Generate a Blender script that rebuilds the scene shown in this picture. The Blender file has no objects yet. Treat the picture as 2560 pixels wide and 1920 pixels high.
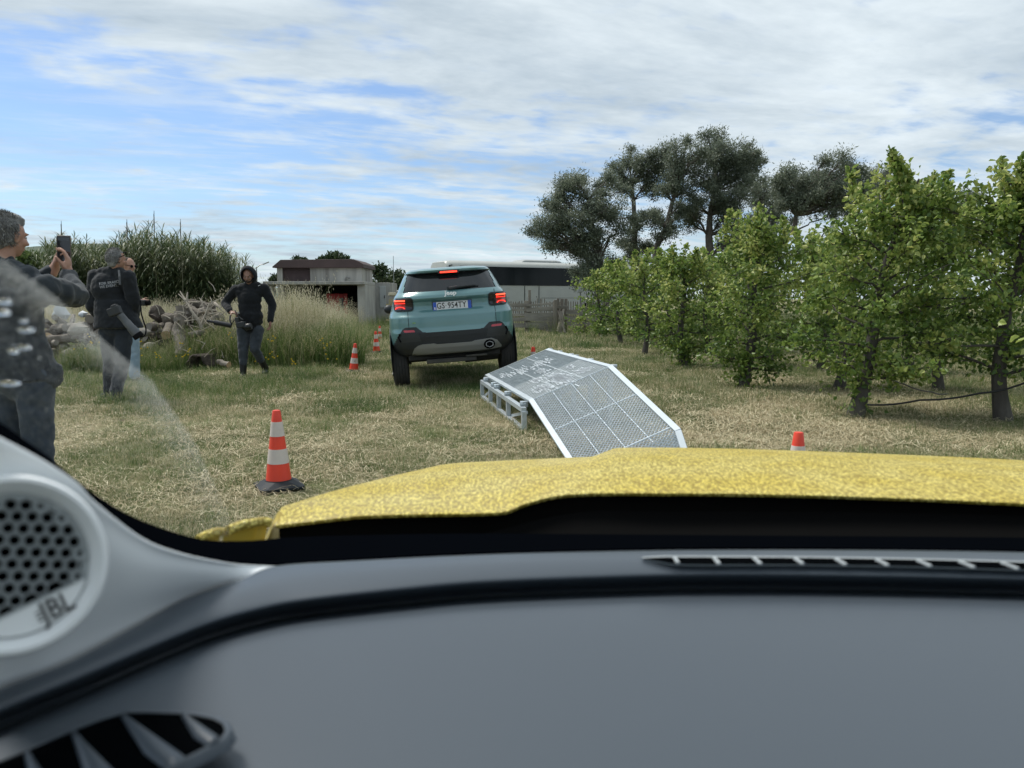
import bpy, bmesh, math, random
import numpy as np
from mathutils import Vector, Matrix, Euler, Quaternion
random.seed(7); np.random.seed(7)
R = math.radians
S = bpy.context.scene
COL = S.collection

# ------------------------------------------------------------------ camera, sky, sun, exposure
PITCH = R(6.38); CAMZ = 1.28; F = 1923.0
cd = bpy.data.cameras.new('camera'); cam = bpy.data.objects.new('camera', cd); COL.objects.link(cam)
cam.location = (0, 0, CAMZ); cam.rotation_euler = (R(90) - PITCH, 0, 0)
cd.sensor_width = 36; cd.lens = 36 * F / 2560; cd.clip_start = 0.02; cd.clip_end = 3000
cd.dof.use_dof = True; cd.dof.focus_distance = 11.0; cd.dof.aperture_fstop = 7.0
S.camera = cam
S.view_settings.view_transform = 'Standard'; S.view_settings.look = 'None'
S.view_settings.exposure = 1.28; S.view_settings.gamma = 1; S.view_settings.use_curve_mapping = False
S.cycles.use_denoising = True
S.cycles.max_bounces = 8; S.cycles.diffuse_bounces = 3; S.cycles.glossy_bounces = 3
S.cycles.transparent_max_bounces = 12; S.cycles.transmission_bounces = 6; S.cycles.sample_clamp_indirect = 6
S.cycles.caustics_reflective = False; S.cycles.caustics_refractive = False

SUN_EL, SUN_AZ = R(56), R(-60)     # azimuth measured from straight ahead, negative = left
W = bpy.data.worlds.new('World'); S.world = W; W.use_nodes = True
nt = W.node_tree; N = nt.nodes; L = nt.links; N.clear()
def wn(t, **k):
    n = N.new(t)
    for a, b in k.items(): setattr(n, a, b)
    return n
def wmath(op, a, b=None, c=None, clamp=False):
    n = N.new('ShaderNodeMath'); n.operation = op; n.use_clamp = clamp
    for i, v in enumerate((a, b, c)):
        if v is None: continue
        if isinstance(v, (int, float)): n.inputs[i].default_value = v
        else: L.new(v, n.inputs[i])
    return n.outputs[0]
out = wn('ShaderNodeOutputWorld'); bg = wn('ShaderNodeBackground')
sky = wn('ShaderNodeTexSky'); sky.sky_type = 'NISHITA'; sky.sun_disc = False
sky.sun_elevation = SUN_EL; sky.sun_rotation = SUN_AZ % (2 * math.pi); sky.air_density = 1.0; sky.dust_density = 0.6; sky.ozone_density = 2.0
skym = wn('ShaderNodeMixRGB', blend_type='MULTIPLY'); skym.inputs[0].default_value = 1; skym.inputs[2].default_value = (.86, 1.0, 1.18, 1)
L.new(sky.outputs[0], skym.inputs[1])
tc = wn('ShaderNodeTexCoord'); sep = wn('ShaderNodeSeparateXYZ'); L.new(tc.outputs['Generated'], sep.inputs[0])
zz = wmath('ADD', wmath('MAXIMUM', sep.outputs[2], 0.0), 0.10)
u = wmath('DIVIDE', sep.outputs[0], zz); v = wmath('DIVIDE', sep.outputs[1], zz)
def wvec(a, b, c=0.0):
    n = N.new('ShaderNodeCombineXYZ')
    for i, q in enumerate((a, b, c)):
        if isinstance(q, (int, float)): n.inputs[i].default_value = q
        else: L.new(q, n.inputs[i])
    return n.outputs[0]
def wnoise(vec, scale, detail=5, rough=.55, dist=0.0):
    n = N.new('ShaderNodeTexNoise'); n.inputs['Scale'].default_value = scale; n.inputs['Detail'].default_value = detail
    n.inputs['Roughness'].default_value = rough; n.inputs['Distortion'].default_value = dist
    L.new(vec, n.inputs['Vector']); return n.outputs['Fac']
# streaks: stretched along a line that runs from lower left to upper right
ua = wmath('ADD', wmath('MULTIPLY', u, 0.93), wmath('MULTIPLY', v, 0.36))
vb = wmath('SUBTRACT', wmath('MULTIPLY', v, 0.93), wmath('MULTIPLY', u, 0.36))
big = wnoise(wvec(wmath('MULTIPLY', ua, .42), wmath('MULTIPLY', vb, .62), 3.7), 1.0, 3, .5, .3)
puf = wnoise(wvec(ua, wmath('MULTIPLY', vb, 1.25), 5.1), 4.2, 4, .5, .2)
rip = wnoise(wvec(wmath('MULTIPLY', ua, .75), wmath('MULTIPLY', vb, 1.6), 1.3), 2.1, 6, .56, .35)
fin = wnoise(wvec(ua, wmath('MULTIPLY', vb, 1.5), 9.1), 6.0, 6, .6, .3)
# large-scale layout of the layer: a clear gap low on the left, a solid sheet high up and to the right
gx = wmath('DIVIDE', wmath('ADD', sep.outputs[0], 0.60), 0.34)
gz = wmath('DIVIDE', wmath('SUBTRACT', sep.outputs[2], 0.215), 0.085)
gap = wmath('POWER', 2.718, wmath('MULTIPLY', wmath('ADD', wmath('MULTIPLY', gx, gx), wmath('MULTIPLY', gz, gz)), -1.0))
high = wmath('MULTIPLY', wmath('SUBTRACT', sep.outputs[2], 0.24), 2.6)
high = wmath('MINIMUM', wmath('MAXIMUM', high, -0.12), .22)
right = wmath('MINIMUM', wmath('MAXIMUM', wmath('MULTIPLY', wmath('SUBTRACT', sep.outputs[0], 0.10), .35), -.05), .10)
low = wmath('MULTIPLY', wmath('MAXIMUM', wmath('SUBTRACT', 0.085, sep.outputs[2]), 0.0), 3.2)
cov = wmath('ADD', wmath('MULTIPLY', big, .70), wmath('MULTIPLY', rip, .74))
cov = wmath('ADD', cov, wmath('MULTIPLY', fin, .26))
cov = wmath('ADD', cov, wmath('MULTIPLY', wmath('SUBTRACT', puf, .5), 1.0)); cov = wmath('ADD', cov, high); cov = wmath('ADD', cov, right); cov = wmath('ADD', cov, low)
cov = wmath('SUBTRACT', cov, wmath('MULTIPLY', gap, .20))
mr = wn('ShaderNodeMapRange', interpolation_type='SMOOTHSTEP'); L.new(cov, mr.inputs[0])
mr.inputs[1].default_value = .56; mr.inputs[2].default_value = .95
mr.inputs[3].default_value = 0.08; mr.inputs[4].default_value = .97
vl = wn('ShaderNodeMapRange', interpolation_type='SMOOTHSTEP'); L.new(wmath('ADD', wmath('MULTIPLY', wnoise(wvec(wmath('MULTIPLY', ua, .8), wmath('MULTIPLY', vb, 2.6), 14.0), 2.2, 7, .62, .5), .7), wmath('MULTIPLY', puf, .3)), vl.inputs[0])
vl.inputs[1].default_value = .40; vl.inputs[2].default_value = .62; vl.inputs[3].default_value = .05; vl.inputs[4].default_value = .72
veil = wmath('MULTIPLY', vl.outputs[0], wmath('SUBTRACT', 1.0, wmath('MULTIPLY', gap, .65)))
cmask = wmath('SUBTRACT', 1.0, wmath('MULTIPLY', wmath('SUBTRACT', 1.0, mr.outputs[0]), wmath('SUBTRACT', 1.0, veil)))
# cloud shade: thin edges bright, thick middles grey
sh = wn('ShaderNodeMapRange'); L.new(wmath('ADD', wmath('MULTIPLY', wnoise(wvec(wmath('MULTIPLY', ua, .6), vb, 22.0), 1.3, 6, .6, .4), 1.0), wmath('MULTIPLY', fin, .25)), sh.inputs[0])
sh.inputs[1].default_value = .42; sh.inputs[2].default_value = .82
cr = wn('ShaderNodeValToRGB'); L.new(sh.outputs[0], cr.inputs[0])
cr.color_ramp.elements[0].color = (.355, .392, .412, 1); cr.color_ramp.elements[1].color = (.195, .235, .270, 1)
mx = wn('ShaderNodeMixRGB'); L.new(cmask, mx.inputs[0]); 
skys = wn('ShaderNodeMixRGB', blend_type='MULTIPLY'); skys.inputs[0].default_value = 1; skys.inputs[2].default_value = (.050, .050, .050, 1)
L.new(skym.outputs[0], skys.inputs[1]); L.new(skys.outputs[0], mx.inputs[1]); L.new(cr.outputs[0], mx.inputs[2])
L.new(mx.outputs[0], bg.inputs[0]); bg.inputs[1].default_value = 1.0; L.new(bg.outputs[0], out.inputs[0])

sl = bpy.data.lights.new('sun', 'SUN'); sun = bpy.data.objects.new('sun', sl); COL.objects.link(sun)
sl.energy = 1.5; sl.angle = R(18); sl.color = (1, .95, .88)
sd = Vector((math.sin(SUN_AZ) * math.cos(SUN_EL), math.cos(SUN_AZ) * math.cos(SUN_EL), math.sin(SUN_EL)))
sun.rotation_euler = (-sd).to_track_quat('-Z', 'Y').to_euler(); sun.location = sd * 50

# ------------------------------------------------------------------ helpers
cP, sP = math.cos(PITCH), math.sin(PITCH)
def P(px, py, d):
    """point seen at photo pixel px,py at forward distance d"""
    uu = (px - 1280) / F; vv = (960 - py) / F
    y = cP + vv * sP; z = -sP + vv * cP
    return Vector((uu * d / y, d, CAMZ + z * d / y))
def G(px, py, z0=0.0):
    uu = (px - 1280) / F; vv = (960 - py) / F
    y = cP + vv * sP; z = -sP + vv * cP
    t = (z0 - CAMZ) / z
    return Vector((uu * t, y * t, z0))
def PZ(px, py, z0): return G(px, py, z0)

ROOTM = {}
def tag(o, label=None, cat=None, group=None, kind=None):
    if label: o['label'] = label
    if cat: o['category'] = cat
    if group: o['group'] = group
    if kind: o['kind'] = kind
    return o
def thing(name, label, cat, loc=(0, 0, 0), rot=(0, 0, 0), group=None):
    o = bpy.data.objects.new(name, None); COL.objects.link(o); o.empty_display_size = .1
    o.location = loc; o.rotation_euler = rot
    ROOTM[o.name] = Matrix.Translation(Vector(loc)) @ Euler(rot).to_matrix().to_4x4()
    return tag(o, label, cat, group)
def link(name, me, parent=None, mats=()):
    for m in mats: me.materials.append(m)
    o = bpy.data.objects.new(name, me); COL.objects.link(o)
    if parent is not None:
        o.parent = parent; ROOTM[o.name] = ROOTM.get(parent.name, Matrix())
    return o
def copy_tree(o, parent=None):
    c = o.copy(); COL.objects.link(c); c.parent = parent
    for ch in list(o.children): copy_tree(ch, c)
    return c

def frame_of(d, up=Vector((0, 0, 1))):
    d = Vector(d).normalized()
    if abs(d.dot(up)) > .98: up = Vector((0, 1, 0))
    s = d.cross(up).normalized(); t = s.cross(d).normalized()
    return s, t, d
class MB:
    def __init__(s): s.v = []; s.f = []; s.m = []
    def quadset(s, vs, fs, mi=0):
        b = len(s.v); s.v += [Vector(q) for q in vs]
        s.f += [tuple(i + b for i in f) for f in fs]; s.m += [mi] * len(fs); return s
    def box(s, c, size, rot=None, mi=0, taper=1.0):
        c = Vector(c); hx, hy, hz = [q / 2 for q in size]; M = rot if rot is not None else Matrix.Identity(3)
        if isinstance(M, Euler): M = M.to_matrix()
        vs = []
        for dz in (-1, 1):
            k = taper if dz > 0 else 1
            for dx, dy in ((-1, -1), (1, -1), (1, 1), (-1, 1)): vs.append(c + M @ Vector((dx * hx * k, dy * hy * k, dz * hz)))
        return s.quadset(vs, [(0, 3, 2, 1), (4, 5, 6, 7), (0, 1, 5, 4), (1, 2, 6, 5), (2, 3, 7, 6), (3, 0, 4, 7)], mi)
    def bar(s, a, b, w, h, up=Vector((0, 0, 1)), mi=0):
        a = Vector(a); b = Vector(b); sd_, t, d = frame_of(b - a, up)
        vs = []
        for q in (a, b):
            for i, j in ((-1, -1), (1, -1), (1, 1), (-1, 1)): vs.append(q + sd_ * (i * w / 2) + t * (j * h / 2))
        return s.quadset(vs, [(0, 3, 2, 1), (4, 5, 6, 7), (0, 1, 5, 4), (1, 2, 6, 5), (2, 3, 7, 6), (3, 0, 4, 7)], mi)
    def tube(s, pts, rad, n=8, cap=True, mi=0, capmi=None, jitter=0):
        pts = [Vector(p) for p in pts]; k = len(pts)
        if not hasattr(rad, '__len__'): rad = [rad] * k
        b = len(s.v); ref = None
        for i, p in enumerate(pts):
            d = (pts[min(i + 1, k - 1)] - pts[max(i - 1, 0)])
            if d.length < 1e-9: d = Vector((0, 0, 1))
            d.normalize()
            if ref is None:
                ref = Vector((0, 0, 1)) if abs(d.z) < .9 else Vector((1, 0, 0))
            sx = d.cross(ref).normalized(); ty = sx.cross(d).normalized(); ref = ty
            for j in range(n):
                a = 2 * math.pi * j / n; r = rad[i] * (1 + (random.uniform(-jitter, jitter) if jitter else 0))
                s.v.append(p + sx * (math.cos(a) * r) + ty * (math.sin(a) * r))
        for i in range(k - 1):
            for j in range(n):
                s.f.append((b + i * n + j, b + i * n + (j + 1) % n, b + (i + 1) * n + (j + 1) % n, b + (i + 1) * n + j)); s.m.append(mi)
        if cap:
            cm = mi if capmi is None else capmi
            s.f.append(tuple(b + j for j in reversed(range(n)))); s.m.append(cm)
            s.f.append(tuple(b + (k - 1) * n + j for j in range(n))); s.m.append(cm)
        return s
    def lathe(s, prof, c=(0, 0, 0), n=24, M=None, mi=0):
        c = Vector(c); M = M or Matrix.Identity(3); b = len(s.v); k = len(prof)
        for r, z in prof:
            for j in range(n):
                a = 2 * math.pi * j / n; s.v.append(c + M @ Vector((r * math.cos(a), r * math.sin(a), z)))
        for i in range(k - 1):
            for j in range(n):
                s.f.append((b + i * n + j, b + i * n + (j + 1) % n, b + (i + 1) * n + (j + 1) % n, b + (i + 1) * n + j)); s.m.append(mi)
        s.f.append(tuple(b + j for j in reversed(range(n)))); s.m.append(mi)
        s.f.append(tuple(b + (k - 1) * n + j for j in range(n))); s.m.append(mi)
        return s
    def ball(s, c, r, n=10, M=None, mi=0):
        if not hasattr(r, '__len__'): r = (r, r, r)
        c = Vector(c); M = M or Matrix.Identity(3); b = len(s.v); m = max(4, n // 2)
        for i in range(m + 1):
            th = math.pi * i / m
            th = min(max(th, .02), math.pi - .02)
            for j in range(n):
                a = 2 * math.pi * j / n
                s.v.append(c + M @ Vector((r[0] * math.sin(th) * math.cos(a), r[1] * math.sin(th) * math.sin(a), r[2] * math.cos(th))))
        for i in range(m):
            for j in range(n):
                s.f.append((b + i * n + j, b + (i + 1) * n + j, b + (i + 1) * n + (j + 1) % n, b + i * n + (j + 1) % n)); s.m.append(mi)
        s.f.append(tuple(b + j for j in range(n))); s.m.append(mi)
        s.f.append(tuple(b + m * n + j for j in reversed(range(n)))); s.m.append(mi)
        return s
    def prism(s, outline, a, b_, mi=0):
        """outline: list of 3-D points at one end; b_-a = extrusion vector"""
        e = Vector(b_) - Vector(a); n = len(outline); b = len(s.v)
        s.v += [Vector(q) for q in outline] + [Vector(q) + e for q in outline]
        s.f.append(tuple(b + i for i in reversed(range(n)))); s.f.append(tuple(b + n + i for i in range(n))); s.m += [mi, mi]
        for i in range(n): s.f.append((b + i, b + (i + 1) % n, b + n + (i + 1) % n, b + n + i)); s.m.append(mi)
        return s
    def grid(s, rows, mi=0, close=False):
        b = len(s.v); nr = len(rows); nc = len(rows[0])
        for r in rows: s.v += [Vector(q) for q in r]
        for i in range(nr - 1):
            for j in range(nc - (0 if close else 1)):
                s.f.append((b + i * nc + j, b + i * nc + (j + 1) % nc, b + (i + 1) * nc + (j + 1) % nc, b + (i + 1) * nc + j)); s.m.append(mi)
        return s
    def mesh(s, name, parent=None, world=True):
        me = bpy.data.meshes.new(name); vs = s.v
        if parent is not None and world:
            Mi = ROOTM.get(parent.name, Matrix()).inverted(); vs = [Mi @ q for q in vs]
        me.from_pydata([tuple(q) for q in vs], [], s.f)
        if any(s.m): me.polygons.foreach_set('material_index', s.m)
        me.update(); return me
    def build(s, name, mats, parent=None, world=True, smooth=None, bevel=0, solid=0, label=None, kind=None, bevseg=2):
        me = s.mesh(name, parent, world)
        if not isinstance(mats, (list, tuple)): mats = [mats]
        o = link(name, me, parent, mats)
        if smooth is not None:
            me.shade_smooth()
            if smooth < 180: me.set_sharp_from_angle(angle=R(smooth))
        if solid:
            md = o.modifiers.new('s', 'SOLIDIFY'); md.thickness = solid; md.offset = -1
        if bevel:
            md = o.modifiers.new('b', 'BEVEL'); md.width = bevel; md.segments = bevseg; md.limit_method = 'ANGLE'; md.angle_limit = R(35)
        if label: o['label'] = label
        if kind: o['kind'] = kind
        return o
def np_mesh(name, V, Fq, attrs=None):
    V = np.asarray(V, dtype=np.float32); Fq = np.asarray(Fq, dtype=np.int32); n, k = Fq.shape
    me = bpy.data.meshes.new(name); me.vertices.add(len(V)); me.vertices.foreach_set('co', V.ravel())
    me.loops.add(n * k); me.loops.foreach_set('vertex_index', Fq.ravel())
    me.polygons.add(n); me.polygons.foreach_set('loop_start', np.arange(0, n * k, k, dtype=np.int32))
    try: me.polygons.foreach_set('loop_total', np.full(n, k, dtype=np.int32))
    except Exception: pass
    if attrs:
        for nm, a in attrs.items():
            at = me.attributes.new(nm, 'FLOAT', 'POINT'); at.data.foreach_set('value', np.asarray(a, dtype=np.float32))
    me.update(calc_edges=True); return me
def text_mesh(txt, size, extrude=.002, bold=0, spacing=1.0, sx=1.0, shear=0):
    c = bpy.data.curves.new('t', 'FONT'); c.body = txt; c.size = size; c.extrude = extrude; c.align_x = 'CENTER'; c.align_y = 'CENTER'
    c.offset = bold; c.space_character = spacing; c.resolution_u = 3; c.shear = shear
    o = bpy.data.objects.new('t', c); COL.objects.link(o)
    dg = bpy.context.evaluated_depsgraph_get(); me = bpy.data.meshes.new_from_object(o.evaluated_get(dg))
    bpy.data.objects.remove(o); bpy.data.curves.remove(c)
    if sx != 1: me.transform(Matrix.Diagonal((sx, 1, 1, 1)))
    return me
def put_text(name, txt, size, M, mat_, parent, **k):
    """M: world matrix of the text plane (x right, y up, z out)"""
    me = text_mesh(txt, size, **k); me.transform(ROOTM.get(parent.name, Matrix()).inverted() @ M)
    me.materials.clear(); return link(name, me, parent, [mat_])
def M3(x, y, z, o):
    m = Matrix.Identity(4)
    for i, c in enumerate((x, y, z, o)):
        for j in range(3): m[j][i] = c[j]
    return m

# ------------------------------------------------------------------ materials
def mat(name, col, rough=.6, metal=0, var=0, vscale=6, col2=None, bump=0, bscale=40, coat=0, spec=.5, emis=None, estr=0,
        aniso=(1, 1, 1), detail=6, coords='Object', sheen=0, dist=0, contrast=.25, bdist=.01):
    m = bpy.data.materials.new(name); m.use_nodes = True; n = m.node_tree.nodes; l = m.node_tree.links
    p = n['Principled BSDF']; p.inputs['Base Color'].default_value = (*col, 1); p.inputs['Roughness'].default_value = rough
    p.inputs['Metallic'].default_value = metal; p.inputs['Coat Weight'].default_value = coat; p.inputs['Coat Roughness'].default_value = .06
    p.inputs['Specular IOR Level'].default_value = spec; p.inputs['Sheen Weight'].default_value = sheen
    if emis: p.inputs['Emission Color'].default_value = (*emis, 1); p.inputs['Emission Strength'].default_value = estr
    if col2 is not None or bump:
        t = n.new('ShaderNodeTexCoord'); mp = n.new('ShaderNodeMapping'); mp.inputs['Scale'].default_value = aniso
        if coords == 'World':
            g = n.new('ShaderNodeNewGeometry'); l.new(g.outputs['Position'], mp.inputs[0])
        else: l.new(t.outputs[coords], mp.inputs[0])
    if col2 is not None:
        no = n.new('ShaderNodeTexNoise'); no.inputs['Scale'].default_value = vscale; no.inputs['Detail'].default_value = detail
        no.inputs['Distortion'].default_value = dist; no.inputs['Roughness'].default_value = .6
        l.new(mp.outputs[0], no.inputs['Vector'])
        r = n.new('ShaderNodeMapRange'); r.inputs[1].default_value = .5 - contrast; r.inputs[2].default_value = .5 + contrast; l.new(no.outputs['Fac'], r.inputs[0])
        mi = n.new('ShaderNodeMixRGB'); mi.inputs[1].default_value = (*col, 1); mi.inputs[2].default_value = (*col2, 1)
        l.new(r.outputs[0], mi.inputs[0]); l.new(mi.outputs[0], p.inputs['Base Color'])
    if bump:
        nb = n.new('ShaderNodeTexNoise'); nb.inputs['Scale'].default_value = bscale; nb.inputs['Detail'].default_value = 5
        l.new(mp.outputs[0], nb.inputs['Vector'])
        b = n.new('ShaderNodeBump'); b.inputs['Strength'].default_value = bump; b.inputs['Distance'].default_value = bdist
        l.new(nb.outputs['Fac'], b.inputs['Height']); l.new(b.outputs[0], p.inputs['Normal'])
    return m
def leaf_mat(name, stops, rough=.5, transl=.35, world_noise=None, attr='v', spec=.4):
    """colour ramp over the per-leaf value v (plus optional world noise), with light passing through"""
    m = bpy.data.materials.new(name); m.use_nodes = True; n = m.node_tree.nodes; l = m.node_tree.links
    p = n['Principled BSDF']; o = n['Material Output']; p.inputs['Roughness'].default_value = rough; p.inputs['Specular IOR Level'].default_value = spec
    a = n.new('ShaderNodeAttribute'); a.attribute_name = attr
    src = a.outputs['Fac']
    oi = n.new('ShaderNodeObjectInfo')
    if world_noise:
        sc, wv, wi = world_noise
        g = n.new('ShaderNodeNewGeometry'); no = n.new('ShaderNodeTexNoise'); no.inputs['Scale'].default_value = sc; no.inputs['Detail'].default_value = 3
        l.new(g.outputs['Position'], no.inputs['Vector'])
        m1 = n.new('ShaderNodeMath'); m1.operation = 'MULTIPLY_ADD'; l.new(no.outputs['Fac'], m1.inputs[0]); m1.inputs[1].default_value = wv; m1.inputs[2].default_value = -wv * .5
        m2 = n.new('ShaderNodeMath'); m2.operation = 'ADD'; l.new(src, m2.inputs[0]); l.new(m1.outputs[0], m2.inputs[1])
        m3 = n.new('ShaderNodeMath'); m3.operation = 'MULTIPLY_ADD'; l.new(oi.outputs['Random'], m3.inputs[0]); m3.inputs[1].default_value = wi; l.new(m2.outputs[0], m3.inputs[2])
        m4 = n.new('ShaderNodeMath'); m4.operation = 'SUBTRACT'; l.new(m3.outputs[0], m4.inputs[0]); m4.inputs[1].default_value = wi * .5
        src = m4.outputs[0]
    cr_ = n.new('ShaderNodeValToRGB'); el = cr_.color_ramp.elements
    while len(el) < len(stops): el.new(.5)
    for e, (pos, c) in zip(el, stops): e.position = pos; e.color = (*c, 1)
    l.new(src, cr_.inputs[0]); l.new(cr_.outputs[0], p.inputs['Base Color'])
    if transl:
        tr = n.new('ShaderNodeBsdfTranslucent'); l.new(cr_.outputs[0], tr.inputs[0]); mx_ = n.new('ShaderNodeMixShader'); mx_.inputs[0].default_value = transl
        l.new(p.outputs[0], mx_.inputs[1]); l.new(tr.outputs[0], mx_.inputs[2]); l.new(mx_.outputs[0], o.inputs[0])
    return m

# ------------------------------------------------------------------ scatter (one stuff object of instances)
def scatter(name, pts, rots, scl, idx, protos, label, cat):
    me = bpy.data.meshes.new(name); n = len(pts); me.vertices.add(n); me.vertices.foreach_set('co', np.asarray(pts, np.float32).ravel())
    a = me.attributes.new('rot', 'FLOAT_VECTOR', 'POINT'); a.data.foreach_set('vector', np.asarray(rots, np.float32).ravel())
    a = me.attributes.new('scl', 'FLOAT_VECTOR', 'POINT'); a.data.foreach_set('vector', np.asarray(scl, np.float32).ravel())
    a = me.attributes.new('idx', 'INT', 'POINT'); a.data.foreach_set('value', np.asarray(idx, np.int32))
    o = bpy.data.objects.new(name, me); COL.objects.link(o)
    c = bpy.data.collections.new(name + '_sources')
    for i, pm in enumerate(protos):
        po = bpy.data.objects.new('%s_source_%02d' % (name, i), pm); c.objects.link(po)
    g = bpy.data.node_groups.new(name, 'GeometryNodeTree'); g.interface.new_socket('Geometry', in_out='INPUT', socket_type='NodeSocketGeometry')
    g.interface.new_socket('Geometry', in_out='OUTPUT', socket_type='NodeSocketGeometry'); nn = g.nodes; ll = g.links
    gi = nn.new('NodeGroupInput'); go = nn.new('NodeGroupOutput'); ip = nn.new('GeometryNodeInstanceOnPoints'); ci = nn.new('GeometryNodeCollectionInfo')
    ci.inputs['Collection'].default_value = c; ci.inputs['Separate Children'].default_value = True; ci.inputs['Reset Children'].default_value = True
    ip.inputs['Pick Instance'].default_value = True
    def at(nm, ty):
        q = nn.new('GeometryNodeInputNamedAttribute'); q.data_type = ty; q.inputs['Name'].default_value = nm; return q.outputs['Attribute']
    ll.new(gi.outputs[0], ip.inputs['Points']); ll.new(ci.outputs[0], ip.inputs['Instance'])
    ll.new(at('idx', 'INT'), ip.inputs['Instance Index']); ll.new(at('scl', 'FLOAT_VECTOR'), ip.inputs['Scale'])
    e2 = nn.new('FunctionNodeEulerToRotation'); ll.new(at('rot', 'FLOAT_VECTOR'), e2.inputs[0]); ll.new(e2.outputs[0], ip.inputs['Rotation'])
    ll.new(ip.outputs[0], go.inputs[0])
    md = o.modifiers.new('scatter', 'NODES'); md.node_group = g
    return tag(o, label, cat, None, 'stuff')

# ------------------------------------------------------------------ ground
def gz(x, y):
    return 0.018 * math.sin(x * .9 + 1.3) * math.cos(y * .7) + 0.012 * math.sin(x * 2.3 + y * 1.9)
def ground():
    xs = np.concatenate([np.linspace(-600, -40, 12), np.linspace(-36, 36, 145), np.linspace(40, 600, 12)])
    ys = np.concatenate([np.linspace(-60, -4, 8), np.linspace(-2, 60, 125), np.linspace(66, 900, 16)])
    b = MB(); b.grid([[(x, y, gz(x, y) if abs(x) < 36 and y < 60 else 0) for x in xs] for y in ys])
    b.f = [tuple(reversed(f)) for f in b.f]
    m = bpy.data.materials.new('ground'); m.use_nodes = True; n = m.node_tree.nodes; l = m.node_tree.links; p = n['Principled BSDF']
    p.inputs['Roughness'].default_value = 1; p.inputs['Specular IOR Level'].default_value = .1
    g = n.new('ShaderNodeNewGeometry')
    def nz(s, d, asp=(1, 1, 1)):
        mp = n.new('ShaderNodeMapping'); mp.inputs['Scale'].default_value = asp; l.new(g.outputs['Position'], mp.inputs[0])
        q = n.new('ShaderNodeTexNoise'); q.inputs['Scale'].default_value = s; q.inputs['Detail'].default_value = d; q.inputs['Roughness'].default_value = .65
        l.new(mp.outputs[0], q.inputs['Vector']); return q.outputs['Fac']
    def rmp(f, a, b_):
        q = n.new('ShaderNodeMapRange'); q.inputs[1].default_value = a; q.inputs[2].default_value = b_; l.new(f, q.inputs[0]); return q.outputs[0]
    def mixc(f, a, b_):
        q = n.new('ShaderNodeMixRGB'); l.new(f, q.inputs[0])
        for i, c in ((1, a), (2, b_)):
            if isinstance(c, tuple): q.inputs[i].default_value = (*c, 1)
            else: l.new(c, q.inputs[i])
        return q.outputs[0]
    straw = mixc(rmp(nz(22, 6, (1, .5, 1)), .35, .65), (.20, .165, .10), (.38, .33, .21))
    green = mixc(rmp(nz(15, 6), .35, .65), (.055, .075, .028), (.12, .15, .055))
    c = mixc(rmp(nz(.55, 5), .38, .62), straw, green)
    c = mixc(rmp(nz(2.5, 5), .58, .74), c, (.10, .075, .052))
    l.new(c, p.inputs['Base Color'])
    bp = n.new('ShaderNodeBump'); bp.inputs['Strength'].default_value = .8; bp.inputs['Distance'].default_value = .03; l.new(nz(30, 6), bp.inputs['Height']); l.new(bp.outputs[0], p.inputs['Normal'])
    o = b.build('ground', m, smooth=180); tag(o, 'field of mown grass and straw across the whole place', None, None, 'structure')
ground()

def blade_tuft(nb, rad, h0, h1, w, lean, seed, segs=3, flat=False, seedhead=0, droop=.0):
    rs = np.random.RandomState(seed); V = []; Fc = []; A = []
    for i in range(nb):
        a = rs.uniform(0, 2 * math.pi); r = rad * math.sqrt(rs.uniform()); x0, y0 = r * math.cos(a), r * math.sin(a)
        h = rs.uniform(h0, h1); az = rs.uniform(0, 2 * math.pi); ln = lean * rs.uniform(.15, 1) * h
        dx, dy = math.cos(az), math.sin(az); ww = w * rs.uniform(.7, 1.2); val = rs.uniform(0, 1)
        px_, py_ = -dy, dx; b = len(V)
        for k in range(segs + 1):
            t = k / segs
            if flat:
                x = x0 + dx * h * (t - .5) + px_ * lean * h * math.sin(t * 3) * .3; y = y0 + dy * h * (t - .5) + py_ * lean * h * math.sin(t * 3) * .3; z = .012 + .022 * rs.uniform() + .01 * math.sin(t * math.pi)
                q = 1
            else:
                x = x0 + dx * ln * t * t; y = y0 + dy * ln * t * t; z = h * (t - droop * t * t * t) - .01; q = (1 - t * .9)
            V += [(x - px_ * ww * q / 2, y - py_ * ww * q / 2, z), (x + px_ * ww * q / 2, y + py_ * ww * q / 2, z)]; A += [val, val]
        for k in range(segs): Fc.append((b + 2 * k, b + 2 * k + 1, b + 2 * k + 3, b + 2 * k + 2))
        if seedhead and rs.uniform() < seedhead:
            for s in range(9):
                t = .72 + .3 * s / 9; hx = x0 + dx * ln * t * t + rs.normal(0, .022 * h); hy = y0 + dy * ln * t * t + rs.normal(0, .022 * h); hz = h * (t - droop * t ** 3) - rs.uniform(0, .03)
                b = len(V); e = .004; g = rs.uniform(.012, .022)
                V += [(hx - e, hy, hz), (hx, hy, hz - g), (hx + e, hy, hz), (hx, hy + e, hz + g)]; A += [1.6] * 4; Fc.append((b, b + 1, b + 2, b + 3))
    me = np_mesh('tuft', V, Fc, {'v': A}); return me

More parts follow.
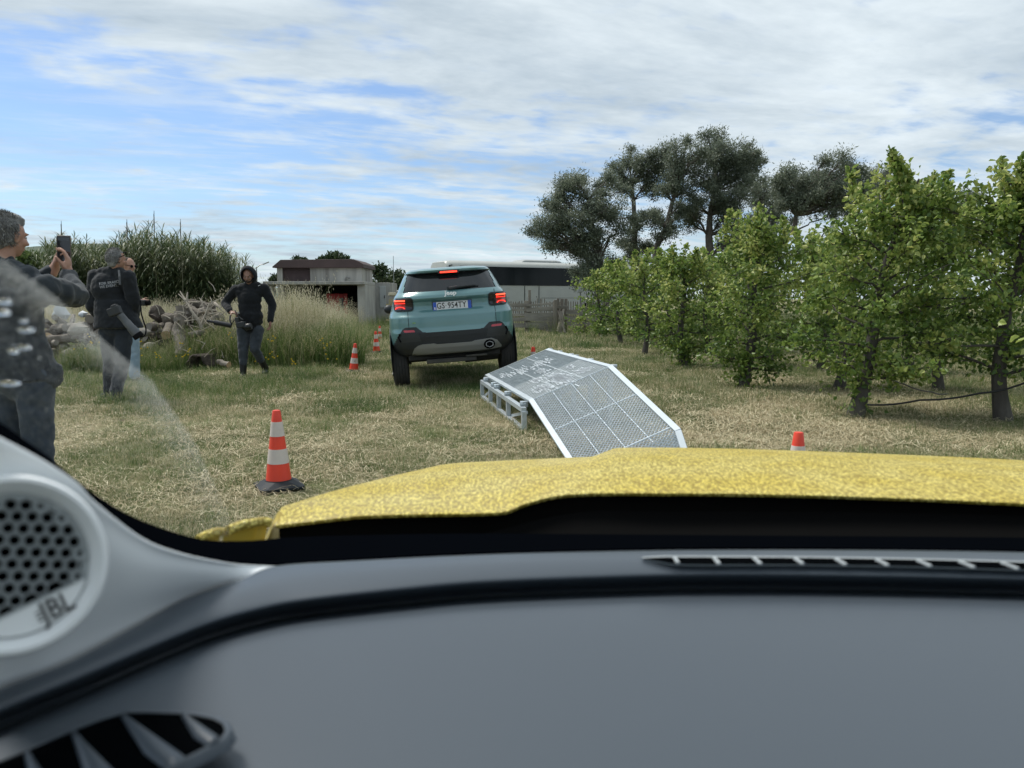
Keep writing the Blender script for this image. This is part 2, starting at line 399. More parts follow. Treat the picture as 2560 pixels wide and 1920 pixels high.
GRASS = leaf_mat('grass_blades', [(0, (.055, .105, .025)), (.32, (.120, .185, .050)), (.55, (.205, .235, .095)), (.74, (.33, .30, .175)), (1, (.56, .49, .32))], rough=.6, transl=.35, world_noise=(.8, 2.0, .6))
GREEN = leaf_mat('green_grass_blades', [(0, (.05, .10, .018)), (.5, (.115, .185, .045)), (.85, (.20, .25, .085)), (1, (.38, .35, .2))], rough=.6, transl=.3, world_noise=(.5, .8, .3))
STRAW = leaf_mat('straw_blades', [(0, (.28, .22, .12)), (.5, (.50, .43, .27)), (1, (.74, .67, .47))], rough=.7, transl=.15)
OAT = leaf_mat('wild_oat_blades', [(0, (.10, .14, .045)), (.45, (.24, .25, .11)), (.8, (.40, .37, .21)), (1, (.60, .54, .38))], rough=.6, transl=.3, world_noise=(.6, .5, .4))
def fin(me, m): me.materials.append(m); return me
T_short = [fin(blade_tuft(46, .13, .015, .06, .0045, 1.1, 10 + i), GRASS) for i in range(5)]
T_mid = [fin(blade_tuft(60, .24, .03, .10, .007, 1.0, 30 + i), GRASS) for i in range(4)]
T_far = [fin(blade_tuft(70, .5, .05, .17, .015, .8, 50 + i), GRASS) for i in range(3)]
T_green = [fin(blade_tuft(60, .2, .10, .26, .006, .7, 60 + i, seedhead=.06), GREEN) for i in range(4)]
T_straw = [fin(blade_tuft(16, .28, .05, .22, .0030, .8, 70 + i, segs=4, flat=True), STRAW) for i in range(5)]
T_oat = [fin(blade_tuft(46, .28, .55, 1.25, .0065, .35, 80 + i, segs=4, seedhead=.6, droop=.12), OAT) for i in range(4)]
T_tall = [fin(blade_tuft(70, .26, .3, .75, .008, .5, 90 + i, segs=4, seedhead=.15, droop=.1), GREEN) for i in range(4)]

def blocked(x, y):
    if -.55 < x < 1.45 and y < 2.55: return True            # our own car stands here
    for cx, cy in ((-1.56, 5.02), (1.58, 4.35)):
        if (x - cx) ** 2 + (y - cy) ** 2 < .2 ** 2: return True
    return False
from mathutils import noise as mnoise
def patch(x, y, s=.8, o=0): return mnoise.noise(Vector((x * s + o, y * s - o, o * .37)))
def collect(n, y0, y1, fn, xm=.70, smin=.7, smax=1.3, protos=4, tilt=.12, dens_pow=1.0):
    pts, rots, sc, ix = [], [], [], []
    k = 0
    while len(pts) < n and k < n * 12:
        k += 1
        y = y0 + (y1 - y0) * random.random() ** dens_pow; x = random.uniform(-1, 1) * (y * xm + .6)
        if blocked(x, y): continue
        w = fn(x, y)
        if w <= 0 or random.random() > min(1, w): continue
        s = random.uniform(smin, smax) * (.6 + .4 * min(1, w))
        pts.append((x, y, gz(x, y))); rots.append((random.uniform(-tilt, tilt), random.uniform(-tilt, tilt), random.uniform(0, 6.28))); sc.append((s, s, s * random.uniform(.8, 1.2))); ix.append(random.randrange(protos))
    return pts, rots, sc, ix
def oatzone(x, y):
    """how tall the uncut growth stands at x,y (0 = mown)"""
    d = 0
    if -10.4 < x < -5.5 and 13.5 < y < 16.2: return .12
    # bank in front of the shed, left of the track
    xe = -2.85 - (y - 14) * .17
    if y > 13.6 and x < xe:
        e = min(1, (y - 13.6) / 1.6) * min(1, (xe - x) / .7); d = max(d, e)
    if y > 21 and x < -3.9: d = max(d, .8)
    return d
def mown(x, y): return 1 if oatzone(x, y) < .5 else .15
def cat3(*ls):
    a = ([], [], [], [])
    for q in ls:
        for i in range(4): a[i].extend(q[i])
    return a
a = collect(12500, 2.4, 9.5, lambda x, y: .62 + .55 * patch(x, y, 1.1, 3) + .35 * patch(x, y, 5, 8), protos=5)
scatter('mown_grass', *a, T_short, 'short mown grass on the ground nearest to the yellow bonnet', 'grass')
a = collect(12500, 8.5, 21, lambda x, y: .8 * mown(x, y) * (.8 + .5 * patch(x, y, .9, 3)), protos=4)
b_ = collect(9500, 19, 60, mown, protos=3); b_ = (b_[0], b_[1], b_[2], b_[3])
scatter('mown_grass', *a, T_mid, 'short mown grass around the teal car and along the track', 'grass')
scatter('mown_grass', *b_, T_far, 'rough grass beyond the teal car up to the fence', 'grass')
def greenw(x, y):
    w = 1.1 * max(0, patch(x, y, .75, 11) - .05)
    if y < 8: w *= .7
    if 4.2 < y < 6.2 and x > 1.3: w += .55
    if x > 2.3 and 7 < y < 9.3: w += .12
    if x > 2.6 and y > 12: w += .35
    if x < -3 and 9 < y < 14: w += .45
    return w
def lowgreen(z):
    return ([p for p in z[0]], z[1], [(q[0], q[1], q[2] * (.55 if p[1] < 9 else .8)) for q, p in zip(z[2], z[0])], z[3])
a = lowgreen(collect(3600, 3, 24, greenw, protos=4, smin=.5, smax=1.2))
scatter('green_grass', *a, T_green, 'brighter green tufts dotted through the mown grass', 'grass')
a = collect(3400, 2.6, 10, lambda x, y: .5 + 1.1 * patch(x, y, 1.4, 21), protos=5, tilt=.05)
a2 = collect(7000, 6, 26, lambda x, y: (.22 + 1.3 * patch(x, y, .6, 21) + (.5 if x > 1.0 else 0)) * mown(x, y), protos=5, tilt=.08, smin=.9, smax=1.7)
scatter('loose_straw', *cat3(a, a2), T_straw, 'loose dry straw lying over the mown field', 'straw')
a = collect(3800, 13.4, 27, lambda x, y: oatzone(x, y) if x > -12 else .6, xm=.75, protos=4, smin=.35, smax=.95)
a2 = collect(1100, 13.9, 20, lambda x, y: 1 if -6.2 < x < -3.0 - (y - 14) * .17 else 0, xm=.5, protos=4, smin=.7, smax=1.35)
a3 = collect(260, 12.9, 14.1, lambda x, y: 1 if -7.7 < x < -5.9 else 0, xm=.65, protos=4, smin=.45, smax=.85)
a = cat3(a, a2, a3)
scatter('tall_green_grass', *a, T_tall, 'tall uncut green grass on the bank left of the track', 'grass')
def oatw(x, y):
    w = 0
    if -5.6 < x < -3.3 - (y - 14) * .16 and 14.6 < y < 20: w = .9 - abs(x + 4.7) * .45
    if x < -5.0 and 18 < y < 25: w = max(w, .95)
    if x < -10.5 and 27 < y < 34: w = max(w, .5)
    return w
a = collect(3400, 14.2, 34, oatw, protos=4, smin=.6, smax=1.15)
a2 = collect(110, 14.6, 17.5, lambda x, y: 1 if -5.4 < x < -4.0 - (y - 15) * .1 else 0, xm=.5, protos=4, smin=1.0, smax=1.45)
a = cat3(a, a2)
scatter('wild_oats', *a, T_oat, 'pale wild oats with dry seed heads in front of the shed', 'grass')
# weeds at the foot of the shed, fence and orchard
a = collect(1500, 23, 40, lambda x, y: (1 if (y > 33 and x < -3.5 and not -8.8 < x < -6.6) or (26.4 < y < 27.6 and -1 < x < 4) or (x > 3.6) else 0), xm=.6, protos=4, smin=.5, smax=1.05)
scatter('weeds', *a, T_tall, 'weeds at the foot of the shed and rail fence', 'weeds')

# yellow flowers in the bank
def flower_tuft(seed):
    rs = np.random.RandomState(seed); V = []; Fc = []
    for i in range(5):
        x, y, z = rs.normal(0, .12), rs.normal(0, .12), rs.uniform(.25, .5)
        for k in range(3):
            b = len(V); a = k * 1.05 + rs.uniform(); r = .017; cx, sx_ = math.cos(a) * r, math.sin(a) * r
            V += [(x - cx, y - sx_, z), (x, y, z - .012), (x + cx, y + sx_, z + .004), (x, y, z + .014)]; Fc.append((b, b + 1, b + 2, b + 3))
    return fin(np_mesh('flower', V, Fc, {'v': [1.0] * len(V)}), mat('yellow_petals', (.75, .55, .03), .6))
pts = []
for cx, cy, sx_, sy, k in ((-6.3, 12.6, .25, .25, 9), (-3.8, 13.2, .4, .3, 5), (-6.9, 13.2, .25, .3, 6), (-5.2, 12.6, 1.2, .5, 5)):
    for i in range(k): pts.append((random.gauss(cx, sx_), random.gauss(cy, sy), random.uniform(-.12, .35)))
scatter('yellow_flowers', pts, [(0, 0, random.uniform(0, 6)) for _ in pts], [(1, 1, 1)] * len(pts), [random.randrange(3) for _ in pts], [flower_tuft(i) for i in range(3)], 'small yellow flowers in the grass beside the log heap', 'flowers')

# ------------------------------------------------------------------ far hill
b = MB(); rows = []
for j in range(7):
    row = []
    for i in range(41):
        x = -420 + i * 12; h = 27 * math.exp(-((x + 250) / 75) ** 2) + 5 + 2 * math.sin(x * .05) + 1.2 * math.sin(x * .21)
        t = j / 6; row.append((x, 300 + t * 160, h * math.sin(t * math.pi * .5) - (0 if j else 1)))
    rows.append(row)
b.grid(rows); b.build('hill', mat('hill_scrub', (.035, .055, .03), .95, col2=(.075, .10, .06), vscale=.05, bump=1, bscale=.15), smooth=180, kind='structure')
o = S.objects['hill']; o['label'] = 'low wooded hill on the far left horizon'

# ------------------------------------------------------------------ leaf clouds and limbs
def leaves(name, C, D, size, asp, m, parent, V0=None, rnd=.5, fold=.25, quads=1, kind=None):
    """C: (n,3) leaf bases in parent space, D: (n,3) pointing directions"""
    C = np.asarray(C, float); D = np.asarray(D, float); n = len(C)
    D = D / (np.linalg.norm(D, axis=1, keepdims=True) + 1e-9)
    rn = np.random.normal(size=(n, 3)); Sx = np.cross(D, rn); Sx /= np.linalg.norm(Sx, axis=1, keepdims=True) + 1e-9
    Nn = np.cross(Sx, D)
    ln = (size * np.random.uniform(.65, 1.25, n))[:, None]; w = ln * asp
    val = V0 if V0 is not None else np.random.uniform(0, 1, n)
    if quads == 1:
        V = np.stack([C, C + D * ln * .5 + Sx * w * .5, C + D * ln, C + D * ln * .45 - Sx * w * .5 + Nn * w * fold], 1).reshape(-1, 3)
        Fq = np.arange(4 * n).reshape(-1, 4); A = np.repeat(val, 4)
    else:
        V = np.stack([C, C + D * ln * .3 + Sx * w * .5 + Nn * w * fold, C + D * ln * .72 + Sx * w * .36 + Nn * w * fold, C + D * ln - Nn * ln * .12,
                      C + D * ln * .72 - Sx * w * .36 + Nn * w * fold, C + D * ln * .3 - Sx * w * .5 + Nn * w * fold], 1).reshape(-1, 3)
        i = np.arange(n)[:, None] * 6; Fq = np.concatenate([i + [0, 1, 2, 3], i + [0, 3, 4, 5]]); A = np.repeat(val, 6)
    me = np_mesh(name, V, Fq, {'v': A}); o = link(name, me, parent, [m])
    if kind: o['kind'] = kind
    return o
def limb_path(a, b, wob=.08, n=5):
    a = Vector(a); b = Vector(b); L_ = (b - a).length; pts = []
    for i in range(n + 1):
        t = i / n; p = a.lerp(b, t); k = math.sin(t * math.pi) * wob * L_
        pts.append(p + Vector((random.uniform(-1, 1), random.uniform(-1, 1), random.uniform(-.3, 1))) * k * .6)
    pts[0] = a; pts[-1] = b; return pts

BARK_OL = mat('olive_bark', (.06, .052, .043), .95, col2=(.16, .14, .12), vscale=5, bump=.6, bscale=18, aniso=(1, 1, .35))
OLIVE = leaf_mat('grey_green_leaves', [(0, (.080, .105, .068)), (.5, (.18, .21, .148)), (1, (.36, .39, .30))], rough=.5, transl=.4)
def big_tree(name, d, trunk, blobs, label, leafn=1.0, lean_extra=None, size=.14, cat='tree', group='grey green trees behind the orchard', dz=2.2):
    """trunk: list of (px,py,radius m); blobs: (px,py,rpx) crown masses seen at distance d"""
    base = P(trunk[0][0], trunk[0][1], d); base.z = 0
    t = thing(name, label, cat, base, group=group); b = MB()
    tp = [P(a, c, d + random.uniform(-.3, .3)) for a, c, r in trunk]; tp[0] = base.copy(); tp[0].z = -.05
    b.tube(tp, [r for _, _, r in trunk], 9, jitter=.08)
    C, D, A = [], [], []; ln = b
    more = [(bx + random.uniform(-1, 1) * br * 1.35, by + random.uniform(-1.1, .9) * br, br * random.uniform(.28, .55)) for bx, by, br in blobs for _ in range(3)]
    for bx, by, br in list(blobs) + more:
        c = P(bx, by, d + random.uniform(-dz * .5, dz * .5)); r = br / F * d
        # main limb towards the blob from the nearest lower trunk point
        cand = [q for q in tp if q.z < c.z - .2] or [tp[-1]]
        s0 = min(cand, key=lambda q: (q - c).length); rl = max(.03, .16 * r ** .5 * .5)
        lp = limb_path(s0, c, .12, 6); ln.tube(lp, [rl * (1 - .6 * i / 6) for i in range(7)], 6)
        nc = int(11 + 20 * r * r * leafn)
        for k in range(nc):
            u = Vector((random.gauss(0, 1), random.gauss(0, 1), random.gauss(0, 1))).normalized() * r * random.uniform(.25, 1.12)
            u.x *= random.uniform(.75, 1.25); u.z *= random.uniform(.7, 1.15); q = c + u
            if random.random() < .45: ln.tube(limb_path(lp[random.randint(2, 6)], q, .12, 4), [rl * .34, rl * .3, rl * .24, rl * .16, rl * .1], 4, cap=False)
            sr = random.uniform(.20, .44) * (.6 + .3 * min(r, 1.6)); nl = int(96 * leafn * (sr / .35) ** 1.5)
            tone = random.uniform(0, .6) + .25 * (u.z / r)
            g = np.random.normal(size=(nl, 3)) * np.array([sr, sr, sr * .75]) * .62
            C.append(np.array(q)[None] + g); D.append(g * .8 + np.random.normal(size=(nl, 3)) * .4 + np.array([[0, 0, .05]]))
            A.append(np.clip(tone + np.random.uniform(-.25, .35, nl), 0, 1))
    b.build('trunk', BARK_OL, t, smooth=180)
    Mi = np.array(base)[None]
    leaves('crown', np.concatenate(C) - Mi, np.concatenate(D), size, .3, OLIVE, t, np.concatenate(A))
    return t
big_tree('olive_tree', 39, [(1522, 770, .30), (1515, 700, .22), (1500, 655, .17), (1478, 560, .12), (1470, 500, .08)],
         [(1425, 470, 42), (1400, 520, 46), (1365, 560, 34), (1350, 585, 26), (1440, 560, 48), (1480, 520, 40), (1530, 460, 30), (1520, 520, 40), (1500, 590, 46), (1450, 620, 46), (1545, 570, 34), (1395, 600, 36), (1480, 660, 36), (1440, 455, 24), (1480, 690, 34), (1525, 655, 22)],
         'broad grey green tree overlapping the back of the coach, leftmost of the tall trees')
big_tree('olive_tree', 42, [(1590, 790, .22), (1588, 680, .17), (1586, 560, .14), (1584, 500, .11), (1578, 460, .08)],
         [(1545, 425, 26), (1570, 400, 26), (1600, 410, 28), (1620, 440, 28), (1640, 400, 26), (1565, 455, 20), (1615, 470, 20), (1575, 600, 20), (1590, 560, 15), (1600, 625, 20), (1650, 440, 24), (1580, 640, 18)],
         'slender tree with one thin straight bare trunk and a small high crown', leafn=.8)
big_tree('olive_tree', 40, [(1630, 800, .2), (1640, 620, .16), (1665, 570, .13), (1680, 510, .11), (1695, 460, .08)],
         [(1690, 375, 30), (1710, 405, 36), (1685, 430, 30), (1700, 470, 30), (1735, 380, 24), (1640, 555, 26), (1705, 530, 24), (1670, 590, 20), (1625, 545, 15), (1660, 470, 20)],
         'thin tree leaning right with sparse foliage low on its trunk', leafn=.75)
big_tree('olive_tree', 41, [(1774, 800, .3), (1775, 640, .22), (1772, 590, .19), (1775, 540, .15), (1785, 480, .11), (1790, 430, .07)],
         [(1790, 365, 34), (1830, 385, 38), (1870, 385, 26), (1770, 410, 40), (1815, 430, 42), (1860, 440, 36), (1750, 460, 40), (1790, 490, 44), (1840, 500, 38), (1740, 520, 32), (1810, 545, 36), (1850, 560, 36), (1885, 400, 18), (1730, 560, 24), (1830, 610, 34), (1870, 600, 30)],
         'tallest tree of the group with a full dark crown and a short forked trunk', leafn=1.0)
big_tree('olive_tree', 44, [(1930, 820, .26), (1925, 640, .2), (1915, 560, .15), (1905, 500, .1)],
         [(1885, 480, 34), (1915, 470, 34), (1900, 540, 36), (1935, 540, 34), (1925, 600, 36), (1880, 640, 30), (1955, 500, 26)],
         'dark mid height tree between the tallest tree and the spreading tree', leafn=.9)
big_tree('olive_tree', 37, [(2030, 830, .25), (2020, 660, .19), (2010, 620, .17), (1985, 580, .13), (1990, 540, .1)],
         [(1955, 455, 30), (1985, 440, 34), (2020, 470, 40), (2060, 440, 40), (2100, 420, 34), (2130, 450, 34), (2150, 480, 26), (2090, 480, 40), (2050, 510, 38), (2000, 510, 34), (2120, 520, 26), (1960, 500, 26), (2140, 420, 20)],
         'wide spreading tree with a flat dense crown above bare twisting limbs', leafn=1.0)
big_tree('olive_tree', 50, [(2200, 830, .2), (2200, 600, .15), (2195, 480, .1)],
         [(2185, 430, 24), (2210, 445, 26), (2230, 425, 18), (2195, 470, 24), (2220, 480, 20)],
         'pale distant tree behind the leaning pear tree', leafn=.6)
big_tree('olive_tree', 48, [(2410, 840, .22), (2405, 620, .16), (2400, 540, .1)],
         [(2375, 510, 24), (2405, 500, 26), (2435, 505, 22), (2395, 545, 28), (2425, 550, 26), (2360, 545, 16)],
         'distant small crown between the two nearest pear trees', leafn=.6)

# bushes behind the shed
BUSH = leaf_mat('dark_bush_leaves', [(0, (.025, .045, .02)), (.5, (.055, .085, .035)), (1, (.12, .15, .07))], rough=.5, transl=.2)
def bush(name, d, blobs, label, m=BUSH, size=.2, group='bushes behind the shed', cat='bush', n=1.0):
    base = P(blobs[0][0], 800, d); base.z = 0; t = thing(name, label, cat, base, group=group); b = MB(); C, D, A = [], [], []
    for bx, by, br in blobs:
        c = P(bx, by, d + random.uniform(-.6, .6)); r = br / F * d
        b.tube(limb_path(base + Vector((random.uniform(-.2, .2), random.uniform(-.2, .2), -.05)), c, .1, 4), [.07, .055, .045, .03, .015], 5)
        for k in range(int(26 + 10 * r * r)):
            u = Vector((random.gauss(0, 1), random.gauss(0, 1), random.gauss(0, 1))).normalized() * r * random.uniform(.3, 1); q = c + u
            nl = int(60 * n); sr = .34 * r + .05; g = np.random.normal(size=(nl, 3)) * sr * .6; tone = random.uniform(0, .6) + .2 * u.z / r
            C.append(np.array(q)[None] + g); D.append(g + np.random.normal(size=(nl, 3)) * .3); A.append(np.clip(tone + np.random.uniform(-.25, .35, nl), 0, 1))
    b.build('trunk', BARK_OL, t); leaves('crown', np.concatenate(C) - np.array(base)[None], np.concatenate(D), size, .45, m, t, np.concatenate(A)); return t
bush('bush', 47, [(950, 680, 16), (965, 710, 22), (945, 730, 20)], 'rounded dark bush just right of the shed roof')
bush('bush', 52, [(990, 695, 18), (1010, 715, 22), (1030, 735, 20), (985, 735, 24)], 'lower dark bush between the shed annex and the teal car')
bush('bush', 46, [(825, 648, 12), (845, 645, 12), (860, 655, 10), (805, 655, 8)], 'leafy top showing over the middle of the shed roof')
bush('bush', 45, [(745, 652, 8), (758, 655, 7)], 'sprig of leaves over the left end of the shed roof', size=.14)
bush('bush', 38, [(690, 697, 8), (684, 705, 8)], 'small bush at the left corner of the shed', size=.12)

# ------------------------------------------------------------------ giant reeds on the left
REED = leaf_mat('reed_leaves', [(0, (.026, .048, .018)), (.45, (.060, .092, .034)), (.8, (.115, .15, .06)), (1, (.24, .25, .12))], rough=.45, transl=.25, world_noise=(.35, .5, .5))
def reed(seed, h):
    rs = np.random.RandomState(seed); V, Fq, A = [], [], []
    lean = rs.uniform(-.12, .12, 2)
    def pos(t): return np.array([lean[0] * h * t * t, lean[1] * h * t * t, h * t])
    for k in range(8):
        b = len(V)
        for t in (k / 8, (k + 1) / 8):
            p = pos(t)
            for a in (0, 2.09, 4.19): V.append(p + np.array([math.cos(a), math.sin(a), 0]) * .012 * (1 - .6 * t)); A.append(.35)
        for j in range(3): Fq.append((b + j, b + (j + 1) % 3, b + 3 + (j + 1) % 3, b + 3 + j))
    nl = 58
    for i in range(nl):
        t = .12 + .86 * i / nl; az = i * 2.4 + rs.uniform(-.5, .5); p = pos(t); L_ = rs.uniform(.35, .62) * (1.05 - .40 * t); w = .052 * (1.1 - .5 * t)
        d = np.array([math.cos(az), math.sin(az), 0]); s = np.array([-d[1], d[0], 0]); up = rs.uniform(.5, 1.1) + (.5 if t > .85 else 0); b = len(V); val = rs.uniform(0, 1) * .75 + .3 * t
        for k in range(4):
            q = k / 3; c = p + d * L_ * q + np.array([0, 0, 1]) * L_ * (up * q - (1.0 if t < .85 else .5) * q * q * 1.1); ww = w * (math.sin(math.pi * (.18 + .8 * q)))
            V += [c - s * ww * .5, c + s * ww * .5]; A += [val, val]
        for k in range(3): Fq.append((b + 2 * k, b + 2 * k + 1, b + 2 * k + 3, b + 2 * k + 2))
    return fin(np_mesh('reed', V, Fq, {'v': A}), REED)
protos = [reed(200 + i, 3.6 + .25 * (i % 3)) for i in range(7)]
pts, rots, sc, ix = [], [], [], []
def reedtop(px):   # photo row of the top of the thicket
    return float(np.interp(px, [60, 110, 150, 200, 230, 262, 330, 385, 420, 470, 520, 560, 590, 612], [622, 612, 570, 580, 592, 596, 570, 548, 572, 576, 580, 600, 625, 690]))
for i in range(1500):
    d = random.uniform(24.5, 29); px = random.uniform(122, 612); p = P(px, 745, d); top = P(px, reedtop(px) + random.gauss(28, 12) + (30 * random.random() ** 3), d).z
    s = top / 4.0; pts.append((p.x, d, -.05)); rots.append((random.uniform(-.1, .1), random.uniform(-.12, .12), random.uniform(0, 6.28))); sc.append((max(.75, s), max(.75, s), s)); ix.append(random.randrange(7))
scatter('reed_thicket', pts, rots, sc, ix, protos, 'dense dark green thicket of giant reeds behind the people', 'reeds')
bush('bush', 30, [(40, 680, 34), (80, 660, 30), (110, 690, 30), (20, 720, 40), (70, 720, 40)], 'light green bush behind the man with the phone, left of the reeds', group=None, size=.2,
     m=leaf_mat('light_bush_leaves', [(0, (.05, .08, .025)), (.6, (.11, .16, .05)), (1, (.2, .25, .1))], transl=.3))
for px, py, dd, lab in ((158, 560, 24.3, 'thin bare reed stalk left of the thicket top'), (322, 556, 24.3, 'tall plume stalk above the left half of the reeds'), (390, 535, 24.3, 'tallest reed plume above the thicket'), (456, 556, 24.3, 'single thin stalk above the right half of the reeds')):
    t = thing('reed_stalk', lab, 'reed', P(px, 745, dd) * Vector((1, 1, 0)) if False else (P(px, 745, dd).x, dd, 0)); top = P(px - 6, py, dd)
    b = MB(); b.tube([(P(px, 745, dd).x, dd, 0), P(px - 1, 650, dd), top], [.015, .012, .006], 5); b.build('stem', mat('stalk', (.12, .12, .07), .8), t)
    b = MB(); b.tube([top - Vector((0, 0, .55)), top - Vector((0, 0, .3)), top + Vector((.02, 0, .1))], [.010, .022, .006], 6, jitter=.4); b.build('plume', mat('plume', (.11, .10, .07), .95), t)

# ------------------------------------------------------------------ shed
CONC = mat('concrete', (.22, .215, .20), .9, col2=(.42, .41, .38), vscale=1.6, bump=.35, bscale=14, aniso=(1, 1, .35), contrast=.2)
PLASTER = mat('stained_plaster', (.20, .19, .17), .9, col2=(.52, .50, .45), vscale=1.3, bump=.2, bscale=20, aniso=(1.2, 1.2, .10), contrast=.17, dist=.6)
ROOF = mat('maroon_fascia', (.060, .040, .038), .8, col2=(.090, .060, .056), vscale=2, bump=.2, bscale=20)
DARK = mat('dark_interior', (.008, .008, .009), .9, spec=.1)
def flat(px, py, d): return P(px, py, d)
def shed():
    d = 37.0; x0 = P(693, 700, d).x; x1 = P(905, 700, d).x; zt = P(800, 650, d).z; zb = P(800, 670, d).z
    t = thing('shed', 'weathered concrete shed with a maroon flat roof and streaked walls', 'shed', ((x0 + x1) / 2, d, 0))
    dep = 2.4; b = MB(); th = .2
    xo0, xo1 = P(706, 700, d).x, P(776, 700, d).x; zo0, zo1 = 1.95, P(740, 670, d).z
    # front wall above the annex roof with a recessed panel opening
    b.box(((x0 + xo0) / 2, d + th / 2, zb / 2), (xo0 - x0, th, zb)); b.box(((xo1 + x1) / 2, d + th / 2, zb / 2), (x1 - xo1, th, zb))
    b.box(((xo0 + xo1) / 2, d + th / 2, (zo1 + zb) / 2), (xo1 - xo0, th, zb - zo1)); b.box(((xo0 + xo1) / 2, d + th / 2, zo0 / 2), (xo1 - xo0, th, zo0))
    b.box((x0 + th / 2, d + th + dep / 2, zb / 2), (th, dep, zb)); b.box((x1 - th / 2, d + th + dep / 2, zb / 2), (th, dep, zb)); b.box(((x0 + x1) / 2, d + th + dep + .1, zb / 2), (x1 - x0, th, zb))
    b.build('wall', PLASTER, t)
    b = MB(); b.box(((xo0 + xo1) / 2, d + .16, (zo0 + zo1) / 2), (xo1 - xo0 - .01, .04, zo1 - zo0 - .01)); b.build('shutter', mat('brown_shutter', (.06, .04, .04), .8, col2=(.09, .06, .06), vscale=3), t)
    e = .14; b = MB(); h = zt - zb
    prof = [(x0 - e, zb), (x0 - e, zb + .06), (x0 + .25, zt), (x1 - .35, zt + .03), (x1 - .05, zt - .1), (x1 + e - .02, zb + .18), (x1 + e, zb)]
    b.prism([(x, d - .25, z) for x, z in prof], (0, 0, 0), (0, dep + .8, 0)); b.build('roof', ROOF, t, bevel=.02)
    b = MB(); cx = P(868, 700, d).x; pz = P(868, 697, d).z
    b.tube([(cx - .08, d - .02, 1.95), (cx - .08, d - .05, pz - .02), (cx, d - .1, pz + .08), (cx + .16, d - .12, pz + .02)], .035, 8); b.build('vent_pipe', CONC, t, smooth=60)
    # lean-to in front: slab roof, pillar, dark opening
    d2 = 34.4; a0, a1 = P(660, 700, d2).x, P(912, 700, d2).x; z1 = P(800, 703.5, d2).z; z0 = z1 - .14
    t2 = thing('lean_to', 'low flat roofed concrete lean-to with a dark open front', 'shed', ((a0 + a1) / 2, d2, 0))
    b = MB(); b.box(((a0 + a1) / 2, (d2 + d - .01) / 2 - .1, (z0 + z1) / 2), (a1 - a0, d - d2 + .18, z1 - z0)); b.build('roof', CONC, t2, bevel=.015)
    w = P(912, 750, d2).x - P(893, 750, d2).x
    b = MB(); b.box((a1 - w / 2, d2 + .15, z0 / 2), (w, .3, z0 - .004)); b.build('pillar', CONC, t2, bevel=.01)
    w0 = P(682, 750, d2).x; b = MB(); b.box(((a0 + w0) / 2, d2 + .15, z0 / 2), (w0 - a0, .3, z0 - .004)); b.build('pillar', CONC, t2, bevel=.01)
    b = MB(); b.box((a1 - .08, (d2 + d) / 2 + .15, z0 / 2), (.14, d - d2 - .35, z0 - .004)); b.build('side_wall', CONC, t2)
    b = MB(); b.box(((a0 + a1) / 2, d - .08, z0 / 2), (a1 - a0 - .3, .1, z0 - .01)); b.build('back_wall', DARK, t2)
    # red door with a grey stain
    r0, r1 = P(816, 760, 36).x, P(869, 760, 36).x
    t3 = thing('red_door', 'red painted board door with a grey scraped stripe inside the lean-to', 'door', ((r0 + r1) / 2, 36, 0)); zt3 = P(840, 734, 36).z
    red = mat('red_paint', (.55, .03, .04), .6, col2=(.27, .02, .025), vscale=4, bump=.2, bscale=30)
    k = 5
    for i in range(k):
        ww = (r1 - r0) / k; b = MB(); b.box((r0 + ww * (i + .5), 36 + .004 * (i % 2), zt3 / 2), (ww - .012, .05, zt3 - .02 * (i % 2))); b.build('plank', red, t3, bevel=.004)
    cx = P(856, 760, 36).x; b = MB(); pts = []
    for i in range(15):
        q = i / 14; pts.append((cx - .12 - .03 * math.sin(i * 2.1) - .04 * (q < .2), 35.968, .1 + q * (zt3 - .3)))
    for i in range(15):
        q = 1 - i / 14; pts.append((cx + .10 + .04 * math.sin(i * 1.7) - .05 * q, 35.968, .1 + q * (zt3 - .3)))
    b.prism(pts, (0, 0, 0), (0, .006, 0)); b.build('scraped_patch', mat('bare_grey', (.22, .22, .21), .9, col2=(.12, .11, .1), vscale=9), t3)
    # right annex with pale door
    d3 = 38.2; b0, b1 = P(926, 750, d3).x, P(975, 750, d3).x; z3 = P(950, 706.5, d3).z
    t4 = thing('annex', 'small grey concrete hut right of the shed', 'hut', ((b0 + b1) / 2, d3, 0))
    b = MB(); b.box(((b0 + b1) / 2, d3 + 1.2, z3 / 2), (b1 - b0, 2.4, z3)); b.build('wall', CONC, t4, bevel=.02)
    b = MB(); e0, e1 = P(950, 750, d3).x, P(965, 750, d3).x; zt4 = P(957, 715, d3).z; zb4 = P(957, 769, d3).z
    b.box(((e0 + e1) / 2, d3 - .02, (zt4 + zb4) / 2), (e1 - e0, .05, zt4 - zb4)); dr = b.build('door', mat('pale_door', (.42, .44, .43), .6, col2=(.34, .36, .36), vscale=2), t4, bevel=.008)
    b = MB(); b.box((e1 - .06, d3 - .06, (zt4 + zb4) / 2 + .0), (.03, .04, .14)); b.build('handle', DARK, dr)
    b = MB(); q = P(941, 704, d3); b.ball((q.x, d3 - .05, z3 + .06), (.06, .06, .07), 8); b.build('lamp', mat('lamp_white', (.7, .7, .66), .4), t4, smooth=180)
shed()
